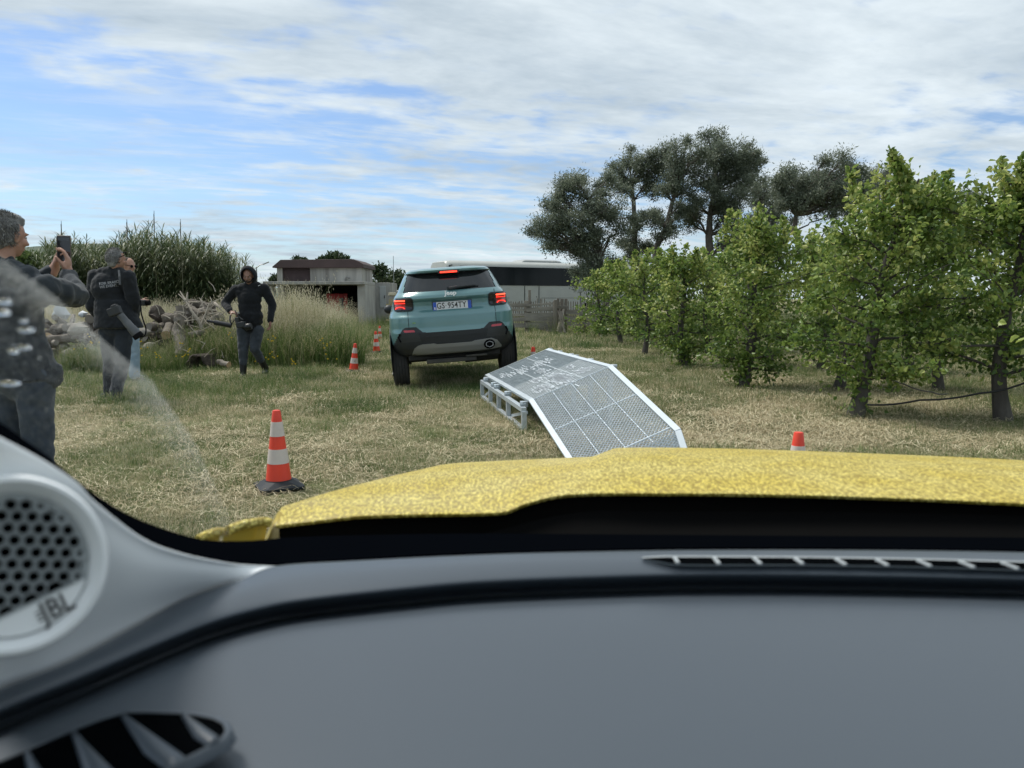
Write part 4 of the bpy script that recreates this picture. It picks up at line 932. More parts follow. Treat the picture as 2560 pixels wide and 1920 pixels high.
# ------------------------------------------------------------------ steel obstacle ramp
GAL = mat('galvanised_steel', (.42, .47, .50), .45, .55, col2=(.60, .66, .70), vscale=18, bump=.08, bscale=60)
GALW = mat('bright_flat_bar', (.56, .62, .66), .45, .25, col2=(.48, .54, .58), vscale=10)
GALD = mat('dull_mesh_steel', (.30, .34, .35), .5, .35, col2=(.44, .49, .51), vscale=9)
GALM = mat('mesh_steel', (.56, .61, .64), .5, .25, col2=(.74, .79, .82), vscale=8)
def ramp():
    NL = Vector((.205, 7.27, .315)); az = R(-11.6); u = Vector((math.sin(az), math.cos(az), 0))
    kx = Vector((math.cos(az), -math.sin(az), .395)).normalized() * .80
    t = thing('steel_ramp', 'tilted galvanised steel mesh ramp with a flat deck and a slope towards the camera', 'ramp', (NL.x, NL.y, 0))
    NR = NL + kx; PL = 2.5; FL = NL + u * PL; FR = NR + u * PL
    dn = Vector((-u.x * math.cos(R(12.3)), -u.y * math.cos(R(12.3)), -math.sin(R(12.3)))); SL = 1.66
    BL = NL + dn * SL; BR = NR + dn * SL; nrm = kx.normalized().cross(u).normalized()
    kn = kx.normalized()
    # side rails
    def rail(a, c, w=.045, m=GALW): b = MB(); b.bar(a, c, w, .03, up=nrm); b.build('side_rail', m, t, bevel=.003)
    rail(NR + kn * .02, BR + kn * .02, .05); rail(NL - kn * .02, BL - kn * .02, .05)
    rail(NL - kn * .02 , FL - kn * .02, .05, GAL); rail(NR + kn * .02, FR + kn * .02, .045, GALW)
    # last short plate bending down to the ground
    dz = Vector((dn.x * .55, dn.y * .55, 0)); BL2 = BL + dz * .55; BL2.z = max(.01, BL.z - .27); BR2 = BR + dz * .5; BR2.z = BR.z - .27
    rail(BR + kn * .02, BR2 + kn * .02, .05)
    def cross(a, c, nm='cross_bar', r=.012, m=GAL): b = MB(); b.bar(a, c, r * 2, r * 1.6, up=nrm); b.build(nm, m, t)
    # knee knurling
    b = MB()
    for i in range(34):
        p = NL.lerp(NR, (i + .5) / 34); b.ball(p + Vector((0, 0, .004)) + u * random.uniform(-.006, .006), (.011, .011, .009), 6)
    b.build('weld_beads', GALW, t, kind='stuff')
    # sloping part: 4 x 3 mesh panels, each its own piece
    def panel(o, a, c, nm, pitch, m, rr_, amp=.004, n2=10):
        """o corner, a across (wires run this way), c along"""
        mb = MB(); L_ = c.length; n = int(L_ / pitch); nn_ = nrm
        for i in range(n):
            q = o + c * ((i + .5) / n); pts = []
            for j in range(n2 + 1):
                pts.append(q + a * (j / n2) + nn_ * (amp * (1 if (j + i) % 2 else -1)) + c.normalized() * (pitch * .10 * (1 if j % 2 else -1)))
            for j in range(n2): mb.bar(pts[j], pts[j + 1], rr_ * 1.0, rr_ * 1.5, up=nn_)
        return mb.build(nm, m, t)
    cols = 4; rows_ = [0, .47, .94, 1.0]
    for j in range(3):
        a0, a1 = rows_[j], rows_[j + 1]; cc = dn * SL * (a1 - a0)
        for i in range(cols):
            o = NL + kx * (i / cols + .012) + dn * SL * a0; panel(o, kx * (1 / cols - .024), cc, 'mesh_panel', .0230, GALM, .0050)
        if j: cross(NL + dn * SL * a0, NR + dn * SL * a0, r=.008, m=GALW)
    for i in range(1, cols): cross(NL + kx * i / cols, NL + kx * i / cols + dn * SL, r=.0052, m=GALW)
    b = MB()
    for i in range(1, cols):
        for j in range(46): b.ball(NL + kx * i / cols + dn * SL * (j + random.uniform(.2, .8)) / 46 + nrm * .004, (.0085, .0085, .007), 6)
    b.build('weld_beads', GALW, t, kind='stuff')
    for o, cc in ((BL, BL2 - BL),):
        for i in range(cols): panel(BL + kx * (i / cols), kx * (1 / cols), (BR2 - BR), 'mesh_panel', .014, GALW, .0060)
    # deck: dull mesh, wires along its length at the near half, across at the far half
    for j, (f0, f1, along) in enumerate(((0, .40, True), (.40, 1.0, False))):
        for i in range(3):
            o = NL + kx * (i / 3 + .006) + u * PL * f0; a_ = kx * (1 / 3 - .012); c_ = u * PL * (f1 - f0 - .008)
            panel(o, c_ if along else a_, a_ if along else c_, 'mesh_panel', .0105 if along else .030, GALD, .0055, .0015, 8)
            b = MB(); z = Vector((0, 0, -.007)); b.quadset([o + z, o + a_ + z, o + a_ + c_ + z, o + c_ + z], [(0, 1, 2, 3)]); b.build('deck_sheet', GALD, t, solid=.003)
    for i in (1, 2): cross(NL + kx * i / 3, FL + kx * i / 3, r=.006, m=GALD)
    cross(NL + u * PL * .40, NR + u * PL * .40, r=.006, m=GALD)
    # scraped bright patches on the deck (worn zinc)
    worn = mat('worn_bright_zinc', (.80, .86, .90), .5, .05, col2=(.66, .72, .76), vscale=30)
    def scr(cx, cy, w, l, n):
        b = MB(); rs = random.Random(int(cx * 100 + cy * 10))
        for i in range(n * 2):
            ax = round((cx + rs.gauss(0, w * .26)) * 62) / 62; ay = cy + rs.gauss(0, l * .24); ll = rs.uniform(.04, .16); p = NL + kx * ax + u * ay + nrm * .0095
            b.bar(p - u * ll * .5, p + u * ll * .5, rs.uniform(.0035, .0075), .0012, up=nrm)
        b.build('scrape', worn, t, kind='stuff')
    scr(.50, .45, .22, .75, 150); scr(.22, .32, .20, .34, 60); scr(.30, .82, .16, .3, 26); scr(.80, .33, .16, .26, 42); scr(.50, 1.2, .16, .5, 34); scr(.78, .75, .10, .2, 16); scr(.35, 1.75, .3, .5, 30); scr(.68, 1.7, .3, .5, 30); scr(.15, 1.9, .15, .4, 16)
    # far slope, going down to the front wheel of the teal car
    dn2 = Vector((u.x * math.cos(R(20)) + .10, u.y * math.cos(R(20)), -math.sin(R(20))))
    for i in range(4): panel(FL + kx * (i / 4 + .012), kx * (.25 - .024), dn2 * .85, 'mesh_panel', .03, GALD, .0055)
    rail(FL - kn * .02, FL - kn * .02 + dn2 * .85, .05, GAL); rail(FR + kn * .02, FR + kn * .02 + dn2 * .9, .05, GAL)
    cross(FL, FR, r=.014, m=GALD)
    # left support frame
    off = -kn * .085 + Vector((0, 0, -.045)); A = NL + off - Vector((.02, 0, 0)) - u * .03; B = FL + off + u * .02
    A.z = B.z = .225
    b = MB(); b.bar(A, B, .05, .045); b.build('top_rail', GAL, t, bevel=.003)
    lo = .035; b = MB(); b.bar((A.x, A.y, lo), (B.x, B.y, lo), .045, .035); b.build('bottom_rail', GAL, t, bevel=.003)
    fr = [0, .31, .53, .75, 1.0]
    for f in fr: p = A.lerp(B, f); b = MB(); b.box((p.x, p.y, .105), (.045, .045, .21), Matrix.Rotation(-az, 3, 'Z')); b.build('post', GAL, t, bevel=.003)
    for f0, f1 in ((0, .31), (.75, 1.0)): p, q = A.lerp(B, f0), A.lerp(B, f1); b = MB(); b.bar((q.x + .03, q.y, .04) if f0 else (q.x + .03, q.y, .05), (p.x + .03, p.y, .20), .012, .03); b.build('brace', GAL, t)
    for f in (.04, .36, .62, .70, .92):
        p = A.lerp(B, f) + Vector((.0, 0, .046)); b = MB(); b.lathe([(.02, -.03), (.027, -.025), (.027, .025), (.02, .03)], p + Vector((.012, 0, .0)), 8, Matrix.Rotation(R(90), 3, 'Y') ); b.build('bolt', GAL, t, smooth=40)
        b = MB(); b.box(p + Vector((.03, 0, -.005)), (.05, .045, .05), Matrix.Rotation(-az, 3, 'Z')); b.build('bracket', GALD, t)
    # right hand supports and bolts along the high edge
    for f in (0, .25, .5, .75, 1.0):
        p = NR.lerp(FR, f) + kn * .02; b = MB(); b.box((p.x, p.y, p.z / 2 - .02), (.045, .045, p.z - .05), Matrix.Rotation(-az, 3, 'Z')); b.build('post', GAL, t)
    for f in (.0, .3, .52, .60, .8, .99):
        p = NR.lerp(FR, f) + kn * .06 + Vector((0, 0, -.012)); b = MB(); b.lathe([(.02, -.03), (.024, -.025), (.024, .025), (.02, .03)], p, 8, Matrix.Rotation(R(90), 3, 'Y')); b.build('bolt', GALD, t, smooth=40)
    b = MB(); a_, c_ = NR + kn * .02, FR + kn * .02; b.bar((a_.x, a_.y, .035), (c_.x, c_.y, .035), .045, .035); b.build('bottom_rail', GAL, t)
    for f in (0, 1): p = NL.lerp(FL, f); q = NR.lerp(FR, f); b = MB(); b.bar(p - Vector((0, 0, .04)), q - Vector((0, 0, .04)), .03, .04); b.build('cross_bar', GALD, t)
    cross(BR + Vector((0, 0, -.02)), Vector((BR.x, BR.y, .0)), 'post', .018)
ramp()

# ------------------------------------------------------------------ log heap
BK = [mat('log_bark_a', (.070, .057, .044), .95, col2=(.20, .172, .140), vscale=5, bump=1, bscale=16, aniso=(1, 1, 1), contrast=.18, bdist=.03),
      mat('log_bark_b', (.036, .028, .022), .95, col2=(.115, .093, .074), vscale=6, bump=1, bscale=18, contrast=.2, bdist=.03),
      mat('log_bark_c', (.105, .090, .072), .95, col2=(.28, .25, .21), vscale=7, bump=.8, bscale=22, contrast=.2, bdist=.02)]
ENDS = [mat('cut_wood_grey', (.26, .235, .20), .9, col2=(.16, .14, .12), vscale=12), mat('cut_wood_fresh', (.50, .37, .22), .85, col2=(.36, .25, .15), vscale=12)]
def log(a, c, r, bk, en, label, group, name='log', cat='log', side=None):
    a = Vector(a); c = Vector(c); base = (a + c) / 2; t = bpy.data.objects.new(name, None)
    k = 5; pts = [a.lerp(c, i / k) + Vector([random.gauss(0, r * .12) if 0 < i < k else 0 for _ in range(3)]) for i in range(k + 1)]
    b = MB(); b.tube(pts, [r * random.uniform(.84, 1.12) for _ in range(k + 1)], 11, jitter=.13, capmi=1)
    if side:
        p = a.lerp(c, .5); b.tube([p, p + Vector(side)], [r * .5, r * .42], 8, jitter=.1, capmi=1)
    b.v = [q - base for q in b.v]; me = b.mesh(name); o = link(name, me, None, [BK[bk], ENDS[en]]); o.location = base; me.shade_smooth(); me.set_sharp_from_angle(angle=R(50))
    return tag(o, label, cat, group)
def heap(cx, cy, wx, wy, h, n, label, group, rmin=.025, rmax=.095, bias=0):
    for i in range(n):
        x = random.uniform(-1, 1); y = random.uniform(-1, 1); top = h * max(.05, (1 - x * x * .75) * (1 - .6 * y * y)); z = top * random.uniform(.08, 1)
        r = random.uniform(rmin, rmax); bk = random.choice([0, 0, 1, 2]); en = 0 if random.random() < .85 else 1; L_ = random.uniform(.3, .85); az = random.uniform(-.9, .9) + (math.pi / 2 if random.random() < .35 else 0); el = random.gauss(0, .28)
        p = Vector((cx + x * wx, cy + y * wy, max(r * .7, z))); d = Vector((math.cos(az) * math.cos(el), math.sin(az) * math.cos(el), math.sin(el))) * L_ / 2
        if p.z - abs(d.z) < r * .5: p.z = r * .5 + abs(d.z)
        log(p - d, p + d, r, bk, en, '%s %s log%s %s, %s %s of ' % ('thick' if r > .085 else 'thin', ('grey', 'brown', 'pale')[bk], ' with fresh end' if en else '', ('end-on' if abs(d.normalized().y) > .6 else 'crosswise'), ('top' if z > .62 * h else 'middle' if z > .3 * h else 'foot'), ('left' if x < -.35 else 'right' if x > .35 else 'centre')) + label, group)
random.seed(21)
heap(-6.55, 15.4, .95, .75, 1.12, 150, 'the main heap', 'logs of the main heap')
heap(-8.5, 14.9, 1.35, .65, 1.02, 120, 'the low left heap', 'logs of the low left heap')
# logs that stand out
log(P(440, 842, 14.4), P(452, 765, 14.6) * Vector((1, 1, 1)) , .10, 2, 0, 'pale bleached log standing on end with a sawn side branch', None, side=(.02, -.16, .03))
log(P(414, 838, 14.3), P(424, 812, 15.0), .085, 0, 1, 'log with a fresh orange sawn end in the middle of the heap', None)
log(P(448, 895, 13.9), P(450, 830, 14.3), .11, 2, 0, 'short pale crooked log standing at the front of the heap', None)
log(P(385, 800, 15.1), P(398, 778, 15.2), .15, 1, 0, 'stubby log with a square sawn top at the left shoulder of the heap', None)
log(P(560, 880, 14.3), P(580, 845, 14.6), .2, 0, 0, 'thick pale log standing behind the hooded man', None)
log(P(470, 838, 14.2), P(515, 828, 14.3), .055, 2, 1, 'thin pale log lying level across the front of the heap', None)
log(P(545, 905, 13.3), P(572, 912, 13.2), .05, 2, 1, 'small peeled log lying in the grass by the hollow bark', None)
log(P(470, 765, 15.6), P(540, 770, 15.9), .13, 1, 0, 'dark split log lying on top of the heap', None)
# curved sheet of hollow bark
c0 = P(520, 915, 13.6); rows = []
for i in range(7):
    row = []
    for j in range(13):
        a = math.pi * (.02 + .96 * j / 12); rr = (.20 + .02 * math.sin(j * 1.9)) * (1 - .12 * i / 6); row.append((c0.x - .22 + .09 * i + math.cos(a) * rr * .85, c0.y + .16 * i * .8, .02 + math.sin(a) * rr * 1.15 + .012 * i))
    rows.append(row)
b = MB(); b.grid(rows); tag(b.build('hollow_log', [BK[1]], smooth=60, solid=.03), 'hollow half log arching over the grass in front of the heap', 'log')
# dead branches sticking out
STK = mat('dead_branch', (.26, .22, .17), .9, col2=(.40, .36, .30), vscale=14, bump=.3, bscale=40)
def branch(pp, lab, group=None, r=.02, forks=()):
    pts = [P(*q) for q in pp]; b = MB(); n = len(pts); b.tube(pts, [r * (1 - .75 * i / max(1, n - 1)) for i in range(n)], 7, jitter=.1)
    for f in forks: fp = [P(*q) for q in f]; b.tube(fp, [r * .7 * (1 - .6 * i / max(1, len(fp) - 1)) for i in range(len(fp))], 6)
    tag(b.build('dead_branch', STK, smooth=70), lab, 'branch', group)
branch([(505, 822, 14.2), (500, 808, 14.2), (478, 775, 14.3), (464, 752, 14.4), (446, 735, 14.5)], 'pale forked dead branch rising like a letter V from the heap', r=.035,
       forks=[[(503, 812, 14.2), (512, 790, 14.2), (524, 757, 14.3)], [(466, 755, 14.4), (469, 730, 14.45)], [(464, 752, 14.4), (450, 728, 14.5)]])
branch([(505, 826, 14.1), (525, 815, 14.1), (545, 808, 14.1)], 'thin pale twig reaching right below the forked branch', r=.014)
branch([(535, 800, 14.3), (528, 770, 14.3), (526, 758, 14.3)], 'upright pale stick right of the forked branch', r=.016)
branch([(536, 758, 15.2), (548, 768, 15.0), (560, 782, 15.0)], 'short thick stub branch on the skyline of the heap', r=.04)
random.seed(3)
for i in range(70):
    px = random.gauss(500, 46); py = random.gauss(795, 22); a = random.uniform(0, 3.1); L_ = random.uniform(18, 50); d = random.uniform(14.0, 15.0)
    branch([(px, py, d), (px + L_ * .5 * math.cos(a) + random.gauss(0, 3), py - L_ * .5 * math.sin(a), d), (px + L_ * math.cos(a), py - L_ * math.sin(a) * .9, d + .1)], 'thin dead branch tangled among the logs of the main heap', 'thin branches in the heap', r=random.uniform(.007, .018))
for i in range(8):
    px = random.gauss(490, 30); py = random.gauss(880, 12); a = random.uniform(0.3, 2.8); L_ = random.uniform(20, 45); d = 13.5
    branch([(px, py, d), (px + L_ * math.cos(a) * .6, py - L_ * .6 * math.sin(a), d), (px + L_ * math.cos(a), py - L_ * math.sin(a) * .8, d)], 'thin twig lying in the grass below the main heap', 'twigs below the heap', r=.008)
# pale rubble at the left end
def stone(px, py, d, r, lab, m, grp=None, sq=(1, .8, .7)):
    p = P(px, py, d)
    if m is WH: sq = (sq[0], sq[1], .9); p.z -= .10
    b = MB(); b.ball((0, 0, 0), (r * sq[0], r * sq[1], r * sq[2]), 10); ph = random.uniform(0, 9)
    for v_ in b.v: v_ *= 1 + .55 * mnoise.noise(v_ * (2.2 / r) * .5 + Vector((ph, ph, ph)))
    o = b.build('stone', m, smooth=45); o.location = p; tag(o, lab, 'stone', grp)
ST = mat('pale_stone', (.15, .135, .115), .95, col2=(.30, .275, .24), vscale=4, bump=.6, bscale=12)
WH = mat('white_sheet', (.60, .63, .66), .6, col2=(.45, .48, .50), vscale=4, bump=.4, bscale=8)
stone(150, 768, 15.0, .15, 'white crumpled sheeting on the heap right of the near man', WH, sq=(1.1, .8, .5)); stone(207, 772, 15.0, .075, 'small white sheet lump on the left heap', WH, sq=(1.2, .8, .45))
for i in range(9): stone(random.uniform(150, 372), random.uniform(810, 885), random.uniform(13.4, 14.4), random.uniform(.09, .2), 'rounded grey stone at the foot of the low left heap', ST, 'stones below the left heap')

# ------------------------------------------------------------------ teal car ahead
TEAL = mat('teal_paint', (.100, .225, .235), .30, .1, coat=1.0, col2=(.115, .245, .255), vscale=1.5)
TEAL.node_tree.nodes['Principled BSDF'].inputs['Coat Roughness'].default_value = .16
CLAD = mat('black_cladding', (.018, .021, .024), .55, bump=.05, bscale=300)
CGLASS = mat('tinted_rear_glass', (.012, .014, .016), .06, spec=.7)
SILV = mat('grey_skid_plate', (.29, .295, .295), .45, .3)
TYRE = mat('tyre_rubber', (.022, .023, .024), .85, col2=(.04, .038, .034), vscale=12, bump=.2, bscale=60)
UNDER = mat('underbody', (.010, .011, .012), .8, col2=(.03, .028, .025), vscale=5)
def teal_car():
    loc = Vector((-.758, 10.60, .175)); rot = (R(1.2), R(-4.0), R(6.6))
    t = thing('teal_car', 'teal compact off roader seen from behind with brake lights on, climbing over the steel ramp', 'car', loc, rot)
    def lb(mb, nm, m, par=t, **k): return mb.build(nm, m, par, world=False, **k)
    Z = np.array([.30, .36, .44, .50, .60, .66, .72, .80, .875, .915, .96, 1.02, 1.075, 1.10, 1.125, 1.16, 1.195, 1.215, 1.26, 1.33, 1.40, 1.455, 1.475, 1.50, 1.52, 1.535])
    HW = np.array([.76, .82, .86, .875, .885, .888, .888, .888, .884, .872, .855, .838, .820, .812, .802, .784, .756, .742, .722, .690, .655, .622, .610, .585, .54, .40])
    YR = np.array([.22, .10, .045, .025, .012, .010, .030, .034, .040, .075, .100, .105, .100, .075, .066, .078, .110, .135, .165, .215, .265, .300, .235, .225, .27, .50])
    YF = np.array([4.0, 4.06, 4.08, 4.08, 4.06, 4.04, 4.02, 4.0, 3.96, 3.9, 3.8, 3.5, 3.2, 3.1, 3.0, 2.92, 2.84, 2.80, 2.72, 2.6, 2.48, 2.36, 2.32, 2.22, 2.0, 1.7])
    def hw(z): return float(np.interp(z, Z, HW))
    def yr(z): return float(np.interp(z, Z, YR))
    def yf(z): return float(np.interp(z, Z, YF))
    EX = 3.6
    def recess(x, z):
        ax = abs(x)
        s = max(0, min(1, (.50 - ax) / .10)) * max(0, min(1, (1.105 - z) / .012)) * max(0, min(1, (z - .93) / .04)); return .030 * s
    def ysurf(x, z):
        h = hw(z); q = min(1, abs(x) / h); ln = .62
        return yr(z) + ln * (1 - (1 - q ** EX) ** (1 / EX)) + recess(x, z) + .035 * (x / .8) ** 2
    zs = [];
    for a, b_ in zip(Z[:-1], Z[1:]):
        k = max(1, int(round((b_ - a) / .0125))); zs += [a + (b_ - a) * i / k for i in range(k)]
    zs.append(Z[-1])
    # outline of one level: rear arc, side, front arc
    nr = 61; xs = np.sin(np.linspace(-math.pi / 2, math.pi / 2, nr)); xs = np.sign(xs) * np.abs(xs) ** .9
    rows = []
    for z in zs:
        h = hw(z); r = []
        for q in xs: r.append(Vector((q * h * .9995, ysurf(q * h * .9995, z) if abs(q) < .999 else yr(z) + .66, z)))
        y1, y2 = yr(z) + .66 + .04, yf(z) - .6
        if y2 < y1 + .1: y2 = y1 + .1
        side = [y1 + (y2 - y1) * i / 12 for i in range(1, 12)]
        bulge = lambda y: h * (1 + .0) - max(0, z - 1.0) * .0
        r += [Vector((bulge(y), y, z)) for y in side]
        fr = []
        for a in np.linspace(0, math.pi, 17): fr.append(Vector((h * math.copysign(abs(math.cos(a)) ** .55, math.cos(a)), y2 + (yf(z) - y2) * abs(math.sin(a)) ** .7, z)))
        r += fr + [Vector((-bulge(y), y, z)) for y in reversed(side)]
        rows.append(r)
    nc = len(rows[0]); zb = lambda x: .665 - .16 * max(0, min(1, (abs(x) - .74) / .10))
    parts = {'body': (MB(), TEAL), 'bumper': (MB(), CLAD), 'rear_window': (MB(), CGLASS), 'side_window': (MB(), CGLASS), 'windscreen': (MB(), CGLASS), 'roof': (MB(), TEAL)}
    rg = lambda z: .575 + (1.47 - z) * .30          # half width of the rear glass
    idx = {k: {} for k in parts}
    def addf(k, q):
        mb = parts[k][0]; f = []
        for i, j in q:
            key = (i, j)
            if key not in idx[k]: idx[k][key] = len(mb.v); mb.v.append(rows[i][j].copy())
            f.append(idx[k][key])
        mb.f.append(tuple(f)); mb.m.append(0)
    for i in range(len(rows) - 1):
        for j in range(nc):
            q = [(i, j), (i, (j + 1) % nc), (i + 1, (j + 1) % nc), (i + 1, j)]; c = sum((rows[a][b_] for a, b_ in q), Vector()) / 4
            rear = c.y < .75
            if rear and 1.212 < c.z < 1.462 and abs(c.x) < rg(c.z): k = 'rear_window'
            elif not rear and 1.10 < c.z < 1.43 and abs(c.x) > hw(c.z) - .03 and .8 < c.y < yf(c.z) - .55 and not 1.95 < c.y < 2.02: k = 'side_window'
            elif c.z > 1.06 and c.y > yf(c.z) - .5 and abs(c.x) < hw(c.z) - .05: k = 'windscreen'
            elif rear and c.z < zb(c.x) or (not rear and c.z < .52): k = 'bumper'
            elif c.z > 1.462: k = 'roof'
            else: k = 'body'
            addf(k, q)
    mb = parts['roof'][0]; base = len(mb.v); mb.v += [p.copy() for p in rows[-1]]; mb.f.append(tuple(base + j for j in range(nc))); mb.m.append(0)
    mb = parts['bumper'][0]; base = len(mb.v); mb.v += [p.copy() for p in rows[0]]; mb.f.append(tuple(base + j for j in reversed(range(nc)))); mb.m.append(0)
    for k, (mb, m) in parts.items():
        if not mb.f: continue
        nm = {'side_window': 'side_windows'}.get(k, k); me = mb.mesh(nm, None); o = link(nm if k != 'side_window' else 'side_window', me, t, [m]); me.shade_smooth(); me.set_sharp_from_angle(angle=R(38))
        if k == 'rear_window':
            for v_ in me.vertices: v_.co.y += .012
    # helper: a star shaped patch lying on the rear surface
    def patch_on(par, nm, m, outline, off=.006, rings=4, rim=.02, kind=None, cx=None, cz=None, inward=0):
        cx = cx if cx is not None else sum(p[0] for p in outline) / len(outline); cz = cz if cz is not None else sum(p[1] for p in outline) / len(outline)
        den = []
        for a, b_ in zip(outline, outline[1:] + outline[:1]):
            k = max(1, int(math.hypot(b_[0] - a[0], b_[1] - a[1]) / .03)); den += [(a[0] + (b_[0] - a[0]) * i / k, a[1] + (b_[1] - a[1]) * i / k) for i in range(k)]
        b = MB(); rws = []
        for rr_ in [1e-3] + [i / rings for i in range(1, rings + 1)]:
            rws.append([(cx + (x - cx) * rr_, ysurf(cx + (x - cx) * rr_, cz + (z - cz) * rr_) - off, cz + (z - cz) * rr_) for x, z in den])
        rws.append([(x, ysurf(x, z) + rim, z) for x, z in den]); b.grid(rws, close=True); b.f = [tuple(reversed(f)) for f in b.f]
        return lb(b, nm, m, par, smooth=40)
    def rrect(cx, cz, w, h, r, n=5, skew=0):
        pts = []
        for sx_, sz_, a0 in ((1, -1, -90), (1, 1, 0), (-1, 1, 90), (-1, -1, 180)):
            for i in range(n + 1):
                a = R(a0 + 90 * i / n); x = cx + sx_ * (w / 2 - r) + math.cos(a) * r; z = cz + sz_ * (h / 2 - r) + math.sin(a) * r; pts.append((x + skew * (z - cz), z))
        return pts
    # tailgate shut lines
    for s in (-1, 1):
        b = MB(); zz_ = np.linspace(.60, 1.19, 26)
        b.tube([(s * (.605 + .05 * max(0, z - 1.0)), ysurf(s * .605, z) - .0005, z) for z in zz_], .0035, 5); lb(b, 'shut_line', DARK)
    # number plate with blue ends
    pz, px_ = 1.005, .012
    yp = yr(pz) + .030 - .012; b = MB(); b.box((px_, yp, pz), (.53, .008, .112)); pl = lb(b, 'number_plate', mat('plate_white', (.70, .71, .72), .4), bevel=.003)
    b = MB(); b.box((px_, yp + .006, pz), (.55, .008, .128)); lb(b, 'plate_frame', CLAD, pl)
    blue = mat('plate_blue', (.03, .10, .50), .4)
    for s in (-1, 1): b = MB(); b.box((px_ + s * .241, yp - .002, pz), (.046, .009, .110)); lb(b, 'blue_band', blue, pl)
    b = MB(); b.box((px_ - .241, yp - .0075, pz - .03), (.016, .002, .035)); lb(b, 'country_mark', mat('mark_white', (.75, .75, .75), .4), pl)
    ROOTM_l = ROOTM[t.name]; tx = mat('plate_black', (.02, .02, .022), .5)
    def txt(s, size, x, y, z, m, par, nm, **k):
        M = ROOTM_l @ M3(Vector((1, 0, 0)), Vector((0, 0, 1)), Vector((0, -1, 0)), Vector((x, y, z))); return put_text(nm, s, size, M, m, par, **k)
    txt('GS', .112, px_ - .158, yp - .0055, pz, tx, pl, 'lettering', extrude=.001, bold=.0012, sx=.82, spacing=1.05)
    txt('954TY', .112, px_ + .066, yp - .0055, pz, tx, pl, 'lettering', extrude=.001, bold=.0012, sx=.82, spacing=1.05)
    b = MB(); b.ball((px_ - .086, yp - .006, pz), .006, 8); lb(b, 'dot', tx, pl)
    # brand lettering and small green badge
    txt('Jeep', .082, 0, ysurf(0, 1.175) - .030, 1.176, mat('silver_letters', (.90, .92, .92), .5, 0), t, 'lettering', extrude=.003, bold=.0026, sx=1.15)
    patch_on(t, 'badge', mat('badge_green', (.05, .22, .09), .4, col2=(.3, .4, .2), vscale=60), rrect(-.53, .80, .045, .022, .006), .003)
    # high brake light and glass details
    b = MB(); b.box((0, yr(1.475) + .012, 1.468), (.29, .03, .036)); lb(b, 'brake_lamp_housing', CLAD)
    red_lit = mat('lit_red', (.9, .03, .02), .4, emis=(1.0, .035, .02), estr=.75); red_hot = mat('lit_red_bright', (1, .12, .05), .4, emis=(1.0, .07, .03), estr=1.25)
    hb = lb(MB().box((0, yr(1.475) + .006, 1.466), (.245, .03, .026)), 'high_brake_light', red_lit, bevel=.01)
    for i in range(13): lb(MB().box((-.108 + i * .018, yr(1.475) - .0105, 1.466), (.008, .004, .016)), 'led', red_hot, hb)
    yw = ysurf(0, 1.25)
    b = MB(); b.tube([(-.015, ysurf(0, 1.235) - .022, 1.236), (.10, ysurf(.1, 1.25) - .03, 1.252), (.36, ysurf(.36, 1.262) - .018, 1.262)], [.026, .022, .008], 8)
    b.box((-.01, ysurf(0, 1.235) - .012, 1.238), (.06, .03, .045)); b.bar((.02, yw - .008, 1.243), (.40, ysurf(.4, 1.255) - .008, 1.250), .012, .012); lb(b, 'rear_wiper', CLAD, bevel=.004)
    # tail lights
    smoke = mat('smoked_lens', (.020, .017, .020), .12, spec=.6); dimred = mat('dim_red_lens', (.22, .010, .012), .2, coat=.6, emis=(1, .03, .02), estr=.03)
    for s in (-1, 1):
        out_ = .800; inn = .520; cx = s * (out_ + inn) / 2; w = out_ - inn
        tl = patch_on(t, 'tail_light', CLAD, rrect(cx, 1.055, w, .185, .045), .012, rim=.03)
        patch_on(tl, 'lens', smoke, rrect(cx, 1.055, w - .03, .155, .035), .018, rim=.0)
        # outer lit block
        xo = s * .708; wv = .155
        patch_on(tl, 'light_bar', red_hot, rrect(xo, 1.108, wv, .020, .008), .023, rim=-.010)
        patch_on(tl, 'light_strip', red_lit, [(xo - wv * .50, 1.068), (xo - wv * .28, 1.080 - .012), (xo + wv * .28, 1.068), (xo + wv * .5, 1.068), (xo + wv * .46, 1.081), (xo + wv * .25, 1.077), (xo - wv * .25, 1.077), (xo - wv * .46, 1.081)], .023, rim=-.012)
        patch_on(tl, 'dark_red_field', dimred, rrect(xo, 1.045, wv * .98, .105, .02), .0205, rim=-.01)
        for q in (-1, 1):
            patch_on(tl, 'light_strip', red_lit, [(xo + q * wv * .10, 1.028), (xo + q * wv * .30, 1.024), (xo + q * wv * .48, 1.000), (xo + q * wv * .40, .994), (xo + q * wv * .24, 1.014), (xo + q * wv * .10, 1.018)][::q], .024, rim=-.012)
        patch_on(tl, 'light_strip', red_lit, rrect(xo, 1.023, wv * .24, .010, .004), .024, rim=-.012)
        # reflector, lower grille recess of the bumper
        patch_on(t, 'bumper_shoulder', CLAD, [(s * .37, .60), (s * .38, .6655), (s * .42, .6685), (s * .505, .742), (s * .655, .742), (s * .70, .715), (s * .775, .60), (s * .815, .53), (s * .80, .47), (s * .5, .47)][::s], .0035, rim=.012, rings=5)
        patch_on(t, 'reflector', mat('red_reflector', (.42, .03, .045), .25, coat=.5), rrect(s * .605, .690, .15, .030, .012, skew=.5 * s), .006)
        patch_on(t, 'bumper_panel', mat('satin_black', (.030, .034, .037), .42), [(s * .48, .655), (s * .74, .655), (s * .765, .60), (s * .735, .535), (s * .45, .545)][::s], .005)
        lb(MB().tube([(s * .735, ysurf(s * .735, .66) - .012, .66), (s * .762, ysurf(s * .762, .61) - .012, .61), (s * .735, ysurf(s * .735, .55) - .012, .545)], .012, 6), 'air_slot', DARK)
